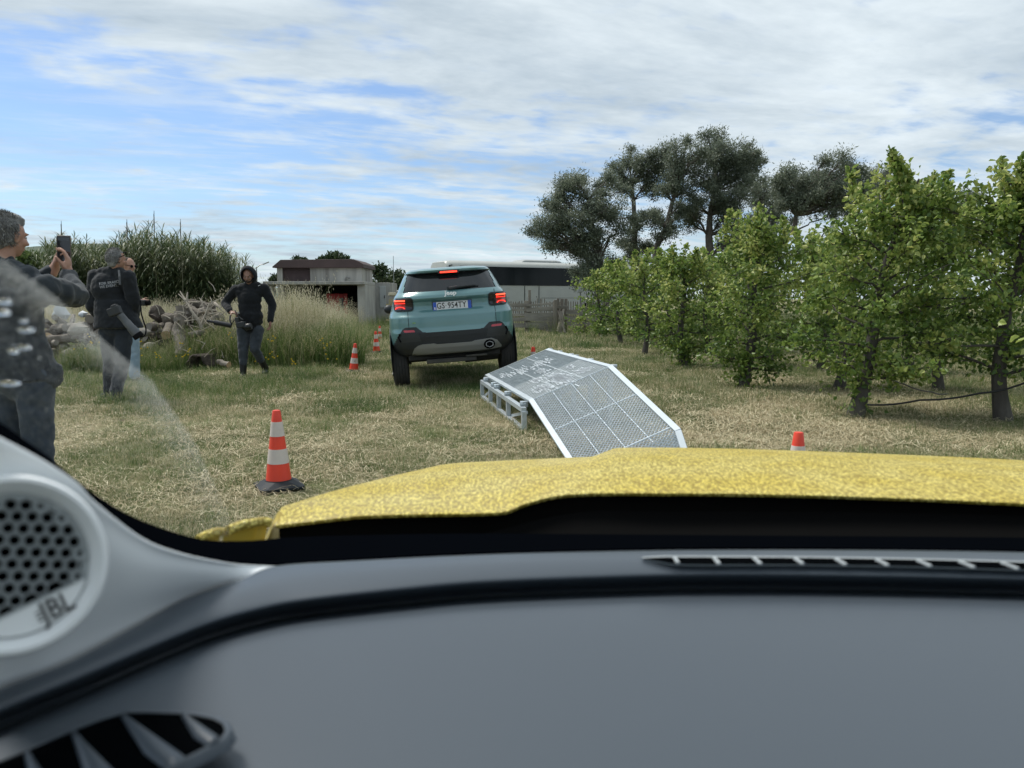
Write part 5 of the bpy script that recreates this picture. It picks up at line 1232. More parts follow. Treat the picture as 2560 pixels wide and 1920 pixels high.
        patch_on(t, 'bumper_strip', CLAD, rrect(s * .30, .60, .2, .02, .008), .003)  # thin black cladding strip on the bumper
    # grey skid plate with raised shoulders, exhaust ring
    ol = [(-.60, .345), (-.555, .445), (-.50, .485), (-.44, .500), (-.28, .505), (-.25, .490), (.25, .490), (.28, .505), (.52, .520), (.60, .485), (.665, .40), (.66, .372), (.30, .345)]
    patch_on(t, 'skid_plate', SILV, ol, .016, cx=0.02, cz=.42, rim=.03, rings=6)
    ex = (.487, .435); patch_on(t, 'exhaust_surround', DARK, [(ex[0] + .082 * math.cos(R(a)), ex[1] + .070 * math.sin(R(a))) for a in range(0, 360, 30)], .021)
    ye = ysurf(ex[0], ex[1]) - .03; Mx = Matrix.Rotation(R(90), 3, 'X'); chrome = mat('exhaust_steel', (.40, .41, .42), .35, .6)
    b = MB(); ringo = [(ex[0] + .058 * math.cos(R(a + 30)) * 1.05, ex[1] + .046 * math.sin(R(a + 30))) for a in range(0, 360, 60)]; ringi = [(ex[0] + .047 * math.cos(R(a + 30)) * 1.05, ex[1] + .037 * math.sin(R(a + 30))) for a in range(0, 360, 60)]
    b.grid([[(x, ye + .18, z) for x, z in ringo], [(x, ye - .012, z) for x, z in ringo], [(x, ye - .015, z) for x, z in ringi], [(x, ye + .12, z) for x, z in ringi]], close=True); b.f = [tuple(reversed(f)) for f in b.f]
    lb(b, 'exhaust', chrome, smooth=30, bevel=.004); lb(MB().box((ex[0], ye + .10, ex[1]), (.12, .01, .09)), 'exhaust_inside', DARK)
    # underside: floor, silencer, axle beam
    b = MB(); b.box((0, 2.0, .32), (1.3, 3.5, .12)); lb(b, 'floor_pan', UNDER, bevel=.02)
    b = MB(); b.tube([(.15, .42, .26), (.62, .46, .27)], .095, 12); b.tube([(.2, .5, .25), (.1, 1.6, .22)], .03, 8); b.tube([(-.66, .72, .24), (.66, .72, .24)], .045, 10); lb(b, 'axle_and_silencer', UNDER, smooth=50)
    b = MB(); b.box((-.05, .35, .24), (.7, .35, .06)); b.box((.3, .16, .285), (.30, .02, .03)); lb(b, 'heat_shield', mat('heat_shield', (.045, .045, .043), .6, .3, col2=(.09, .085, .07), vscale=8), bevel=.01)
    # wheels
    def wheel(x, y, z):
        s = 1 if x > 0 else -1; w = MB(); M = Matrix.Rotation(R(90), 3, 'Y'); R_ = .338; hw_ = .108
        prof = [(.22, -hw_ + .01), (.30, -hw_), (.325, -hw_ + .008), (R_ - .004, -hw_ + .024)]
        for gx_ in (-.058, -.022, .022, .058): prof += [(R_, gx_ - .0055), (R_ - .011, gx_ - .004), (R_ - .011, gx_ + .004), (R_, gx_ + .0055)]
        prof += [(R_ - .004, hw_ - .024), (.325, hw_ - .008), (.30, hw_), (.22, hw_ - .01)]
        w.lathe(prof, (x, y, z), 48, M); wo = lb(w, 'wheel', TYRE, smooth=35)
        r = MB(); r.lathe([(.05, -.02), (.07, .03), (.21, .045), (.222, .07)], (x + s * .03, y, z), 20, M if s > 0 else M @ Matrix.Rotation(math.pi, 3, 'X')); lb(r, 'rim', mat('alloy_grey', (.25, .26, .27), .35, .7), wo, smooth=40)
        for k in range(5):
            a = k * 2 * math.pi / 5; r = MB(); r.bar((x + s * .10, y + .05 * math.cos(a), z + .05 * math.sin(a)), (x + s * .105, y + .215 * math.cos(a), z + .215 * math.sin(a)), .03, .05, up=Vector((1, 0, 0))); lb(r, 'spoke', SILV, wo, bevel=.006)
    zl = .338 - .175 + .045
    wheel(-.775, .70, zl - .025); wheel(.775, .70, zl + .06); wheel(-.775, 3.27, zl + .03); wheel(.775, 3.27, zl + .03)
    for x in (-.889, .889):
        for y in (.70, 3.27): b = MB(); b.lathe([(.40, -.004), (.40, .004)], (x, y, .34), 32, Matrix.Rotation(R(90), 3, 'Y')); lb(b, 'wheel_arch', CLAD)
    # door mirrors
    for s in (-1, 1):
        b = MB(); b.ball((s * .965, 2.62, .93), (.085, .07, .075), 12); b.tube([(s * .84, 2.66, .94), (s * .95, 2.63, .93)], .025, 6); lb(b, 'door_mirror', CLAD, smooth=60)
teal_car()

# ------------------------------------------------------------------ the yellow car we look out of
def yellow_paint():
    m = bpy.data.materials.new('wet_yellow_paint'); m.use_nodes = True; n = m.node_tree.nodes; l = m.node_tree.links; p = n['Principled BSDF']
    p.inputs['Roughness'].default_value = .5; p.inputs['Specular IOR Level'].default_value = .3; p.inputs['Coat Weight'].default_value = .22; p.inputs['Coat Roughness'].default_value = .12
    g = n.new('ShaderNodeNewGeometry'); nd = n.new('ShaderNodeTexNoise'); nd.inputs['Scale'].default_value = 60; nd.inputs['Detail'].default_value = 3
    mx_ = n.new('ShaderNodeVectorMath'); mx_.operation = 'MULTIPLY_ADD'; l.new(nd.outputs['Color'], mx_.inputs[0]); mx_.inputs[1].default_value = (.010, .030, .010); l.new(g.outputs['Position'], mx_.inputs[2]); l.new(g.outputs['Position'], nd.inputs['Vector'])
    vo = n.new('ShaderNodeTexVoronoi'); vo.inputs['Scale'].default_value = 225; mpp = n.new('ShaderNodeMapping'); mpp.inputs['Scale'].default_value = (1, .45, 1); l.new(mx_.outputs[0], mpp.inputs[0]); l.new(mpp.outputs[0], vo.inputs['Vector'])
    no = n.new('ShaderNodeTexNoise'); no.inputs['Scale'].default_value = 7; no.inputs['Detail'].default_value = 3; l.new(g.outputs['Position'], no.inputs['Vector'])
    r = n.new('ShaderNodeMapRange'); r.interpolation_type = 'SMOOTHSTEP'; l.new(vo.outputs['Distance'], r.inputs[0]); r.inputs[1].default_value = .52; r.inputs[2].default_value = .30; r.inputs[3].default_value = 0; r.inputs[4].default_value = 1
    b = n.new('ShaderNodeBump'); b.inputs['Strength'].default_value = 1.0; b.inputs['Distance'].default_value = .0016; l.new(r.outputs[0], b.inputs['Height']); l.new(b.outputs[0], p.inputs['Normal']); l.new(b.outputs[0], p.inputs['Coat Normal'])
    # dark rims put into the colour stand in for refraction in water beads
    mc = n.new('ShaderNodeMixRGB'); mc.inputs[1].default_value = (.80, .64, .115, 1); mc.inputs[2].default_value = (.86, .73, .22, 1)
    q = n.new('ShaderNodeMapRange'); q.inputs[1].default_value = .35; q.inputs[2].default_value = .62; l.new(no.outputs['Fac'], q.inputs[0]); l.new(q.outputs[0], mc.inputs[0])
    m2 = n.new('ShaderNodeMixRGB'); m2.blend_type = 'MULTIPLY'; rim = n.new('ShaderNodeMapRange'); rim.inputs[1].default_value = .42; rim.inputs[2].default_value = .56; rim.inputs[3].default_value = 0; rim.inputs[4].default_value = .85; l.new(vo.outputs['Distance'], rim.inputs[0])
    l.new(rim.outputs[0], m2.inputs[0]); l.new(mc.outputs[0], m2.inputs[1]); m2.inputs[2].default_value = (.30, .25, .11, 1); l.new(m2.outputs[0], p.inputs['Base Color']); return m
YEL = yellow_paint(); YELP = mat('yellow_paint_edge', (.74, .56, .10), .3, coat=1)
BLKP = mat('black_cowl_plastic', (.006, .006, .006), .7, spec=.0); FRIT = mat('black_glass_border', (.0015, .002, .003), .7, spec=.0)
DASH = mat('grey_dashboard', (.058, .072, .088), .36, bump=.25, bscale=900, spec=.55, bdist=.0006); TRIM = mat('light_grey_pillar_trim', (.86, .88, .885), .5, bump=.1, bscale=700, bdist=.0004)
GRL = mat('grey_grille', (.36, .39, .40), .5); BLKI = mat('black_recess', (.002, .0025, .003), .8, spec=0)
def crom(pts, n):
    """resample a list of vectors by Catmull-Rom, n steps per span"""
    out = []; k = len(pts)
    for i in range(k - 1):
        p0 = pts[max(0, i - 1)]; p1 = pts[i]; p2 = pts[i + 1]; p3 = pts[min(k - 1, i + 2)]
        for j in range(n):
            t = j / n; out.append(.5 * ((2 * p1) + (p2 - p0) * t + (2 * p0 - 5 * p1 + 4 * p2 - p3) * t * t + (3 * p1 - p0 - 3 * p2 + p3) * t ** 3))
    out.append(pts[-1].copy()); return out
def smooth_grid(rows, nu=6, nv=5):
    rs_ = [crom(r, nu) for r in rows]; cols = [crom([rs_[i][j] for i in range(len(rs_))], nv) for j in range(len(rs_[0]))]
    return [[cols[j][i] for j in range(len(cols))] for i in range(len(cols[0]))]
def our_car():
    t = thing('yellow_car', 'yellow car around us with wet bonnet, pillar speaker and grey dashboard', 'car', (.45, 1.2, 0))
    def bd(rows, nm, m, nu=6, nv=5, flip=False, par=t, **k):
        b = MB(); b.grid(smooth_grid(rows, nu, nv) if nu else rows)
        if flip: b.f = [tuple(reversed(f)) for f in b.f]
        return b.build(nm, m, par, smooth=k.pop('smooth', 50), **k)
    # bonnet
    Nn = [(690, 1312, .985), (740, 1306, .985), (800, 1299, .985), (888, 1289, .985), (990, 1285, .985), (1092, 1283, .985), (1250, 1279, .99), (1310, 1259, .995), (1385, 1239, 1.0), (1470, 1232, 1.0), (1600, 1231, 1.0), (1876, 1233, 1.0), (2184, 1241, .995), (2560, 1257, .98), (3100, 1290, .95), (3700, 1335, .91), (3980, 1365, .885)]
    Ff = [(721, 1281, 1.10), (807, 1246, 1.28), (888, 1218, 1.45), (949, 1200, 1.58), (1051, 1175, 1.70), (1132, 1159, 1.76), (1300, 1150, 1.80), (1440, 1144, 1.82), (1489, 1141, 1.82), (1522, 1127, 1.82), (1560, 1120, 1.82), (1760, 1121, 1.82), (2061, 1130, 1.80), (2560, 1152, 1.75), (2950, 1185, 1.68), (3120, 1225, 1.55), (3280, 1290, 1.30)]
    Nw = [P(*q) for q in Nn]; Fw = [P(*q) for q in Ff]; rows = []
    rows.append([q + Vector((0, .035, -.008)) for q in Nw]); rows.append([q + Vector((0, .004, -.006)) for q in Nw]); rows.append([q + Vector((0, -.001, -.0025)) for q in Nw])
    for s in (0.0, .02, .1, .25, .45, .65, .83, 1.0):
        rows.append([a.lerp(b, s) + Vector((0, 0, .016 * math.sin(math.pi * s) + (0 if s else 0))) for a, b in zip(Nw, Fw)])
    rows.append([q + Vector((0, .10, -.035)) for q in Fw]); rows.append([q + Vector((0, .22, -.12)) for q in Fw]); rows.append([q + Vector((0, .28, -.32)) for q in Fw])
    bd(rows, 'bonnet', YEL, 6, 5, flip=True, smooth=60)
    # side skirt below the bonnet's left edge
    e = [r[0] for r in rows[3:]]
    bd([[q.copy() for q in e], [q + Vector((-.012, 0, -.02)) for q in e], [q + Vector((-.03, 0, -.10)) for q in e], [q + Vector((-.03, 0, -.5)) for q in e]], 'bonnet_side', YELP, 3, 3)
    kk = crom([q + Vector((0, .012, -.005)) for q in Nw], 5); b = MB(); b.grid([kk, [q + Vector((0, -.01, -.35)) for q in kk]]); b.build('bulkhead', BLKP, t)
    er_ = [r[-1] for r in rows[3:]]; bd([[q + Vector((.0, 0, .0)) for q in er_], [q + Vector((.03, 0, -.03)) for q in er_], [q + Vector((.06, 0, -.12)) for q in er_], [q + Vector((.06, 0, -.7)) for q in er_]], 'bonnet_side', YELP, 3, 3)
    b = MB(); b.grid([[(1.20, .92, .98), (1.30, .5, 1.05), (1.36, -1.4, 1.06)], [(1.28, .92, .97), (1.40, .5, 1.04), (1.44, -1.4, 1.05)], [(1.30, .92, .35), (1.42, .5, .35), (1.46, -1.4, .35)]]); b.build('door_panel', YELP, t)
    b = MB(); b.grid([[(1.195, .92, .985), (1.295, .5, 1.055), (1.355, -1.4, 1.065)], [(1.16, .92, .4), (1.26, .5, .4), (1.33, -1.4, .4)]]); b.build('door_lining', BLKP, t)
    # fender pieces between bonnet and pillar
    def fender(pp, rr, nm):
        b = MB(); pts = [P(*q) for q in pp]; b.tube(crom(pts, 4), [rr] * (4 * (len(pts) - 1) + 1), 12, jitter=.02); b.build(nm, YEL, t, smooth=80)
        b = MB(); b.grid([[q + Vector((-.004, 0, 0)) for q in pts], [q + Vector((-.04, .02, -.12)) for q in pts], [q + Vector((-.04, .02, -.6)) for q in pts]]); b.build('fender_side', YELP, t)
    fender([(678, 1309, .99), (655, 1304, .985), (600, 1314, .96), (570, 1326, .94)], .0062, 'fender'); fender([(560, 1330, .935), (540, 1330, .93), (510, 1341, .91), (495, 1349, .90)], .0055, 'fender')
    # black cowl between bonnet and glass
    En = [(-300, 1870), (0, 1729), (176, 1658), (352, 1559), (458, 1500), (600, 1450), (690, 1415), (900, 1401), (1200, 1387), (1500, 1379), (1800, 1375), (2200, 1376), (2560, 1381), (3100, 1395), (3700, 1425), (4150, 1470)]
    E = [G(a, c, 1.028) for a, c in En]; Er = [q + Vector((0, 0, -.002)) for q in E[5:]]; zl_ = lambda q: -.06 * max(0, min(1, (.02 - q.x) / .10))
    cw = [[q + Vector((0, -.02, -.015)) for q in Er], [q + Vector((0, .0, -.012)) for q in Er], [q + Vector((0, .05, -.03 + zl_(q) * .5)) for q in Er], [q + Vector((0, .14, -.055 + zl_(q))) for q in Er], [q + Vector((0, .22, -.05 + zl_(q))) for q in Er], [q + Vector((0, .255, -.03 + zl_(q) * .8)) for q in Er]]
    b = MB(); b.grid(smooth_grid(cw, 4, 3)); b.build('cowl_panel', BLKP, t, smooth=60)
    # glass border
    U = [(-60, 1068, .41), (0, 1099, .42), (104, 1153, .445), (192, 1210, .47), (244, 1262, .49), (363, 1350, .55), (467, 1387, .60), (570, 1407, .66), (620, 1412, .70), (690, 1415, .74)]
    Er0 = [(760, 1407, .75), (900, 1398, .76), (1200, 1384, .765), (1800, 1371, .77), (2560, 1378, .76), (3100, 1392, .74), (3700, 1421, .70), (4150, 1464, .66)]
    T_ = [(-60, 1018, .50), (0, 1055, .52), (60, 1098, .535), (130, 1148, .56), (207, 1213, .60), (311, 1281, .67), (415, 1324, .73), (518, 1350, .78), (620, 1352, .84), (690, 1346, .88)] + [(760, 1342, .90), (900, 1338, .91), (1200, 1334, .92), (1800, 1338, .92), (2560, 1344, .91), (3100, 1352, .89), (3700, 1385, .86), (4060, 1420, .83)]
    U2 = U[:9] + [(690, 1412, .742)] + Er0
    Uw = [P(a, c - 2, d + .012) for a, c, d in U2]; Tw = [P(*q) for q in T_]
    b = MB(); b.grid([crom([q + (q - Vector((0, 0, CAMZ))).normalized() * .03 for q in [P(a, c + 14, d + .012) for a, c, d in U2]], 6), crom(Uw, 6), crom([a.lerp(c, .5) for a, c in zip(Uw, Tw)], 6), crom(Tw, 6)]); b.build('windscreen_border', FRIT, t, smooth=60)
    # clear pane
    gm = bpy.data.materials.new('clear_windscreen'); gm.use_nodes = True; gn = gm.node_tree.nodes; gn.remove(gn['Principled BSDF']); tr = gn.new('ShaderNodeBsdfTransparent'); gm.node_tree.links.new(tr.outputs[0], gn['Material Output'].inputs[0])
    def gp(x, y): return Vector((x, y, 1.55 - .609 * y + .02 * math.sin(max(0, min(1, (x + .45) / 1.75)) * math.pi)))
    b = MB(); b.grid([[gp(-.45 + 1.75 * i / 12, y) for i in range(13)] for y in (.94, .7, .45, .2, -.02, -.17)]); ws = b.build('windscreen', gm, t, smooth=180)
    def gpx(px, py):
        uu = (px - 1280) / F; vv = (960 - py) / F; y = cP + vv * sP; z = -sP + vv * cP; s = z / y; yy = .27 / (s + .609); return Vector((uu / y * yy, yy, CAMZ + s * yy))
    # dust film left by the wiper: thousands of specks on the glass
    rs = random.Random(9); arc = [(-40, 625), (0, 655), (120, 742), (240, 850), (370, 960), (470, 1100), (560, 1290)]
    def arcx(py): return float(np.interp(py, [q[1] for q in arc], [q[0] for q in arc]))
    def lim(px): return float(np.interp(px, [0, 130, 207, 311, 415, 518, 640], [1055, 1148, 1213, 1281, 1324, 1350, 1362]))
    V = []; Fc = []; gnm = Vector((0, .609, 1)).normalized(); gt = Vector((0, 1, -.609)).normalized(); n = 0
    while n < 25000:
        py = rs.uniform(620, 1345); ax = arcx(py)
        band = rs.random() < .55
        px = ax - abs(rs.gauss(0, 45)) + 12 if band else rs.uniform(-30, ax)
        if px < -30 or py > lim(px) - 4: continue
        # streaky density, thinner low down
        k = .55 + .6 * mnoise.noise(Vector((px * .004 + py * .004, (py - px) * .012, 3)))
        if not band and (rs.random() > k * (1.0 if py < 1150 else .6) or rs.random() < (900 - py) / 300): continue
        if band and rs.random() < (860 - py) / 300: continue
        p = gpx(px, py) + gnm * .0012; s = rs.uniform(.00014, .00030); a = rs.uniform(0, 3.1); c_, s_ = math.cos(a) * s, math.sin(a) * s; X = Vector((1, 0, 0)); b0 = len(V)
        V += [p + X * c_ + gt * s_, p - X * s_ + gt * c_, p - X * c_ - gt * s_, p + X * s_ - gt * c_]; Fc.append((b0, b0 + 1, b0 + 2, b0 + 3)); n += 1
    dm = leaf_mat('pale_dust', [(0, (.62, .64, .62)), (1, (.62, .64, .62))], .9, .5); dm.node_tree.nodes['Principled BSDF'].inputs['Specular IOR Level'].default_value = .1
    b = MB(); b.v = [v_ for v_ in V]; b.f = Fc; b.m = [0] * len(Fc); b.build('dust_film', dm, t, kind='stuff')
    # rain drops on the glass
    wm = bpy.data.materials.new('water'); wm.use_nodes = True; wp = wm.node_tree.nodes['Principled BSDF']; wp.inputs['Transmission Weight'].default_value = 1; wp.inputs['IOR'].default_value = 1.33; wp.inputs['Roughness'].default_value = 0.02
    b = MB(); Mg = Matrix((Vector((1, 0, 0)), gt, gnm)).transposed()
    def drop(px, py, w, h): p = gpx(px, py) + gnm * .0008; k = p.y / F; b.ball(p, (w * k, h * k * 1.25, min(w, h) * k * .8), 12, Mg)
    for px, py, w, h in ((12, 757, 20, 9), (5, 784, 22, 10), (58, 805, 12, 6), (65, 828, 24, 7), (61, 871, 18, 7), (33, 881, 15, 8), (24, 961, 30, 8)): drop(px, py, w, h)
    for i in range(12): drop(rs.uniform(-10, 150), rs.uniform(730, 1050), rs.uniform(1.5, 4), rs.uniform(1.5, 3))
    b.build('rain_drops', wm, ws, smooth=180, kind='stuff')
    # dashboard: upper band, groove, broad top
    Cn = [(-340, 1960), (0, 1805), (200, 1722), (411, 1629), (529, 1582), (650, 1548), (760, 1527), (999, 1500), (1200, 1482), (1500, 1469), (1815, 1462), (2200, 1466), (2560, 1474), (3100, 1488), (3750, 1525), (4250, 1590)]
    C_ = [G(a, c, 1.004) for a, c in Cn]; D1 = [G(a, c - 34, 1.028) for a, c in Cn]; D1b = [G(a, c - 19, 1.0215) for a, c in Cn]; D2 = [G(a, c + 15, 1.000) for a, c in Cn]; D3 = [G(a, c + 34, 1.011) for a, c in Cn]; D4 = [G(a, c + 62, 1.016) for a, c in Cn]
    rows = [[q + Vector((0, .012, -.03)) for q in E], [q + Vector((0, .006, -.006)) for q in E], E, [a.lerp(b_, .25) + Vector((0, 0, .004)) for a, b_ in zip(E, D1)], [a.lerp(b_, .65) + Vector((0, 0, .005)) for a, b_ in zip(E, D1)], D1, D1b, C_, D2, D3, D4]
    endp = [Vector((q.x * .95, .08, .955)) for q in D4]
    for s in (.2, .45, .7, 1): rows.append([a.lerp(b_, s) + Vector((0, 0, .010 * math.sin(math.pi * s))) for a, b_ in zip(D4, endp)])
    rows.append([q + Vector((0, -.05, -.04)) for q in endp]); rows.append([q + Vector((0, -.06, -.25)) for q in endp])
    da = bd(rows, 'dashboard', DASH, 6, 4, flip=True, smooth=180)
    # demister slot with its fins
    top = [(1606, 1395), (1650, 1393), (1692, 1392.5), (2000, 1394), (2300, 1399), (2560, 1406), (2900, 1415)]; bot = [(1610, 1397), (1660, 1406), (1722, 1411), (2000, 1411), (2300, 1416), (2560, 1424), (2900, 1434)]
    zt = 1.0345; b = MB(); b.grid([crom([G(a, c - 3, zt - .001) for a, c in top], 4), crom([G(a, c, zt + .0012) for a, c in top], 4)]); b.grid([crom([G(a, c, zt + .0012) for a, c in bot], 4), crom([G(a, c + 4, zt - .001) for a, c in bot], 4)]); b.build('vent_bezel', GRL, da, smooth=60)
    b = MB(); b.grid([crom([G(a, c, zt) for a, c in top], 4), crom([G(a, c, zt) for a, c in bot], 4)]); b.build('demister_slot', BLKI, da)
    for px in (1692, 1793, 1895, 1999, 2104, 2208, 2313, 2420, 2528, 2640, 2750):
        c0 = float(np.interp(px, [q[0] for q in top], [q[1] for q in top])); c1 = float(np.interp(px, [q[0] for q in bot], [q[1] for q in bot]))
        b = MB(); k = 4 + (px - 1692) * .022; b.bar(G(px - 2 - k, c0 + 1, zt + .0022), G(px + k * .8, c1 - 1, zt + .0022), .0030, .002); b.build('fin', GRL, da)
    # side air vent at the lower left with slanted fins
    vo = [(573, 1829), (566, 1810), (540, 1797), (500, 1789), (452, 1784), (380, 1782), (317, 1782), (255, 1800), (194, 1823), (130, 1850), (70, 1876), (0, 1905), (-60, 1930), (-60, 2100), (150, 2100), (330, 1990), (429, 1920), (480, 1893), (529, 1868), (560, 1850)]
    def surf_z(px, py): return 1.019
    zq = 1.0245; vw = [G(a, c, zq) for a, c in vo]; ctr = G(300, 1880, zq)
    b = MB(); b.grid([[ctr] * len(vw), [ctr.lerp(q, .97) for q in vw]], close=True); b.build('vent_shade_sheet', BLKI, da)  # flat black sheet on the dash; its colour stands in for shaded depth
    b = MB(); b.grid([[ctr.lerp(q, .965) + Vector((0, 0, .001)) for q in vw], [ctr.lerp(q, 1.0) + Vector((0, 0, .0012)) for q in vw], [ctr.lerp(q, 1.03) + Vector((0, 0, .0002)) for q in vw], [ctr.lerp(q, 1.07) + Vector((0, 0, -.006)) for q in vw]], close=True); b.f = [tuple(reversed(f)) for f in b.f]; b.build('vent_bezel', DASH, da, smooth=80)
    for (a0, c0), (a1, c1), w in (((456, 1788), (548, 1850), 30), ((306, 1788), (470, 1905), 44), ((184, 1832), (330, 1980), 48), ((66, 1880), (190, 2050), 46), ((-40, 1920), (60, 2080), 46)):
        A_ = G(a0, c0, zq + .002); B_ = G(a1, c1, zq + .002); s_, t__, d_ = frame_of(B_ - A_); wd = w / F * .46
        b = MB(); rr_ = []
        for i in range(9):
            q = A_.lerp(B_, i / 8); ww = wd * (.12 + .88 * min(1, i / 5)); rr_.append([q + s_ * 0 + Vector((0, 0, .002)), q + s_ * ww * .5 + Vector((0, 0, .0005)), q + s_ * ww + Vector((0, 0, -.001))])
        b.grid(rr_); b.build('fin', DASH, da, smooth=60, solid=.001)
    # pillar trim
    En2 = [(-60, 1757), (20, 1722), (120, 1686), (230, 1630), (330, 1574), (420, 1524), (500, 1486), (570, 1460), (630, 1440), (690, 1417)]
    Ew = [G(a, c + 14, 1.020) for a, c in En2]; Uo = [P(*q) for q in U]; rows = [[q + (q - Vector((0, 0, CAMZ))).normalized() * .02 for q in Uo], Uo]
    for s in (.12, .35, .6, .85, 1.0):
        rows.append([a.lerp(b_, s) + (Vector((0, 0, CAMZ)) - a.lerp(b_, s)).normalized() * (-.004 + .016 * math.sin(math.pi * min(1, s * 1.15)) * min(1, (a - b_).length / .12)) * (0 if s == 1 else 1) for a, b_ in zip(Uo, Ew)])
    bd(rows, 'pillar_trim', TRIM, 6, 4, smooth=180)
    # tweeter pod
    c = P(32, 1411, .400); Zv = (Vector((.03, 0, CAMZ + .0)) - c).normalized(); Xv = Vector((0, 0, 1)).cross(Zv).normalized(); Yv = Zv.cross(Xv); a = R(17); Xr = Xv * math.cos(a) + Yv * math.sin(a); Yr = -Xv * math.sin(a) + Yv * math.cos(a)
    Mp = Matrix((Xr * .95, Yr, Zv)).transposed(); px = c.y / F * 1.02; ro, ri = 228 * px, 184 * px
    sp = MB(); sp.lathe([(ro * 1.10, -.055), (ro * 1.045, -.02), (ro * 1.01, -.004), (ro * .975, 0), (ro * .93, .0005), (ri * 1.10, -.002), (ri * 1.03, -.0055), (ri, -.0075), (ri * .99, -.02)], c, 72, Mp)
    sp.f = sp.f[:-2]; sp.m = sp.m[:-2]; pod = sp.build('speaker', TRIM, t, smooth=50)
    def L2(x, y, z): return c + Mp @ Vector((x, y, z))
    b = MB(); b.lathe([(ri * .99, -.0135), (ri * .99, -.0125)], c, 48, Mp); b.build('speaker_backing', BLKI, pod)
    pit = 35.5 * px; rh = pit / math.sqrt(3); ch = -114 * px; b = MB(); a2 = R(-28)
    for i in range(-8, 9):
        for j in range(-9, 10):
            x0, y0 = (i + .5 * (j % 2)) * pit, j * pit * .866; x = x0 * math.cos(a2) - y0 * math.sin(a2); y = x0 * math.sin(a2) + y0 * math.cos(a2)
            if math.hypot(x, y) > ri * .955 or y < ch + rh * .55: continue
            cl = math.hypot(x, y) > ri * .86 or y < ch + rh
            ring = []
            for rad, z in ((rh * 1.02, -.0078), (rh * .86, -.0066), (rh * (.72 if not cl else .5), -.0076), (rh * (.68 if not cl else .46), -.0115)):
                ring.append([L2(x + rad * math.cos(R(30 + 60 * k) + a2), y + rad * math.sin(R(30 + 60 * k) + a2), z) for k in range(6)])
            b.grid(ring, close=True)
    # rim plate filling the gap between the last holes and the ring
    n_ = 72; b.grid([[L2(ri * 1.0 * math.cos(2 * math.pi * k / n_), ri * 1.0 * math.sin(2 * math.pi * k / n_), -.0078) for k in range(n_)], [L2(ri * .90 * math.cos(2 * math.pi * k / n_), ri * .90 * math.sin(2 * math.pi * k / n_), -.0082) for k in range(n_)]], close=True)
    b.build('speaker_grille', GRL, pod, smooth=30)
    # badge plate below the chord, with a raised edge
    seg = []; a0 = math.asin(ch / ri)
    for k in range(25): a_ = a0 - (math.pi + 2 * a0) * k / 24; seg.append((ri * .985 * math.cos(a_), ri * .985 * math.sin(a_)))
    b = MB(); b.prism([L2(x, y, -.0085) for x, y in seg], (0, 0, 0), Mp @ Vector((0, 0, .0035))); b.build('badge_plate', TRIM, pod, bevel=.0006)
    b = MB(); b.bar(L2(seg[0][0], ch + .0008, -.0048), L2(seg[-1][0], ch + .0008, -.0048), .0012, .001, up=Zv); b.build('badge_edge', GRL, pod)
    put_text('lettering', 'JBL', 74 * px, M3(Xr, Yr, Zv, L2(50 * px, -149 * px, -.0046)), mat('badge_black', (.02, .022, .025), .5), pod, extrude=.0002, bold=.0002, sx=.80, spacing=1.0)
    b = MB()
    for k in range(3): b.bar(L2(-2 * px, -(140 + 11 * k) * px, -.0046), L2(10 * px, -(140 + 11 * k) * px, -.0046), 4 * px, .0003, up=Zv)
    b.build('badge_mark', mat('badge_black_small', (.02, .022, .025), .5), pod)
    b = MB(); b.grid([[(-.36, .42, 1.20), (-.43, .15, 1.37), (-.50, -.10, 1.53)], [(-.42, .46, 1.16), (-.50, .18, 1.35), (-.56, -.08, 1.52)], [(-.47, .40, 1.12), (-.56, .12, 1.32), (-.60, -.12, 1.50)]]); b.build('pillar_post', TRIM, t, solid=.01)  # unseen upper pillar, added to keep light off the dash
    b = MB(); b.grid([[(-.46, .50, 1.02), (-.55, .1, 1.03), (-.58, -1.4, 1.05)], [(-.56, .5, 1.03), (-.62, .1, 1.04), (-.65, -1.4, 1.06)]]); b.grid([[(-.46, .50, 1.02), (-.55, .1, 1.03), (-.58, -1.4, 1.05)], [(-.44, .5, .5), (-.55, .1, .5), (-.58, -1.4, .5)]]); b.build('door_panel', BLKP, t)  # unseen left door top, added to block light from that side
    # unseen roof lining and header over the viewer, added to shade the cabin
    b = MB(); b.grid([[(-.50, -.18, 1.62), (-.2, -.16, 1.655), (.45, -.15, 1.665), (1.1, -.16, 1.655), (1.35, -.18, 1.62)], [(-.52, -.5, 1.63), (-.2, -.5, 1.66), (.45, -.5, 1.67), (1.1, -.5, 1.66), (1.37, -.5, 1.63)], [(-.5, -1.8, 1.56), (-.2, -1.8, 1.60), (.45, -1.8, 1.61), (1.1, -1.8, 1.60), (1.35, -1.8, 1.56)]]); b.build('roof_panel', mat('roof_lining', (.42, .42, .41), .95), t, solid=.04)
our_car()

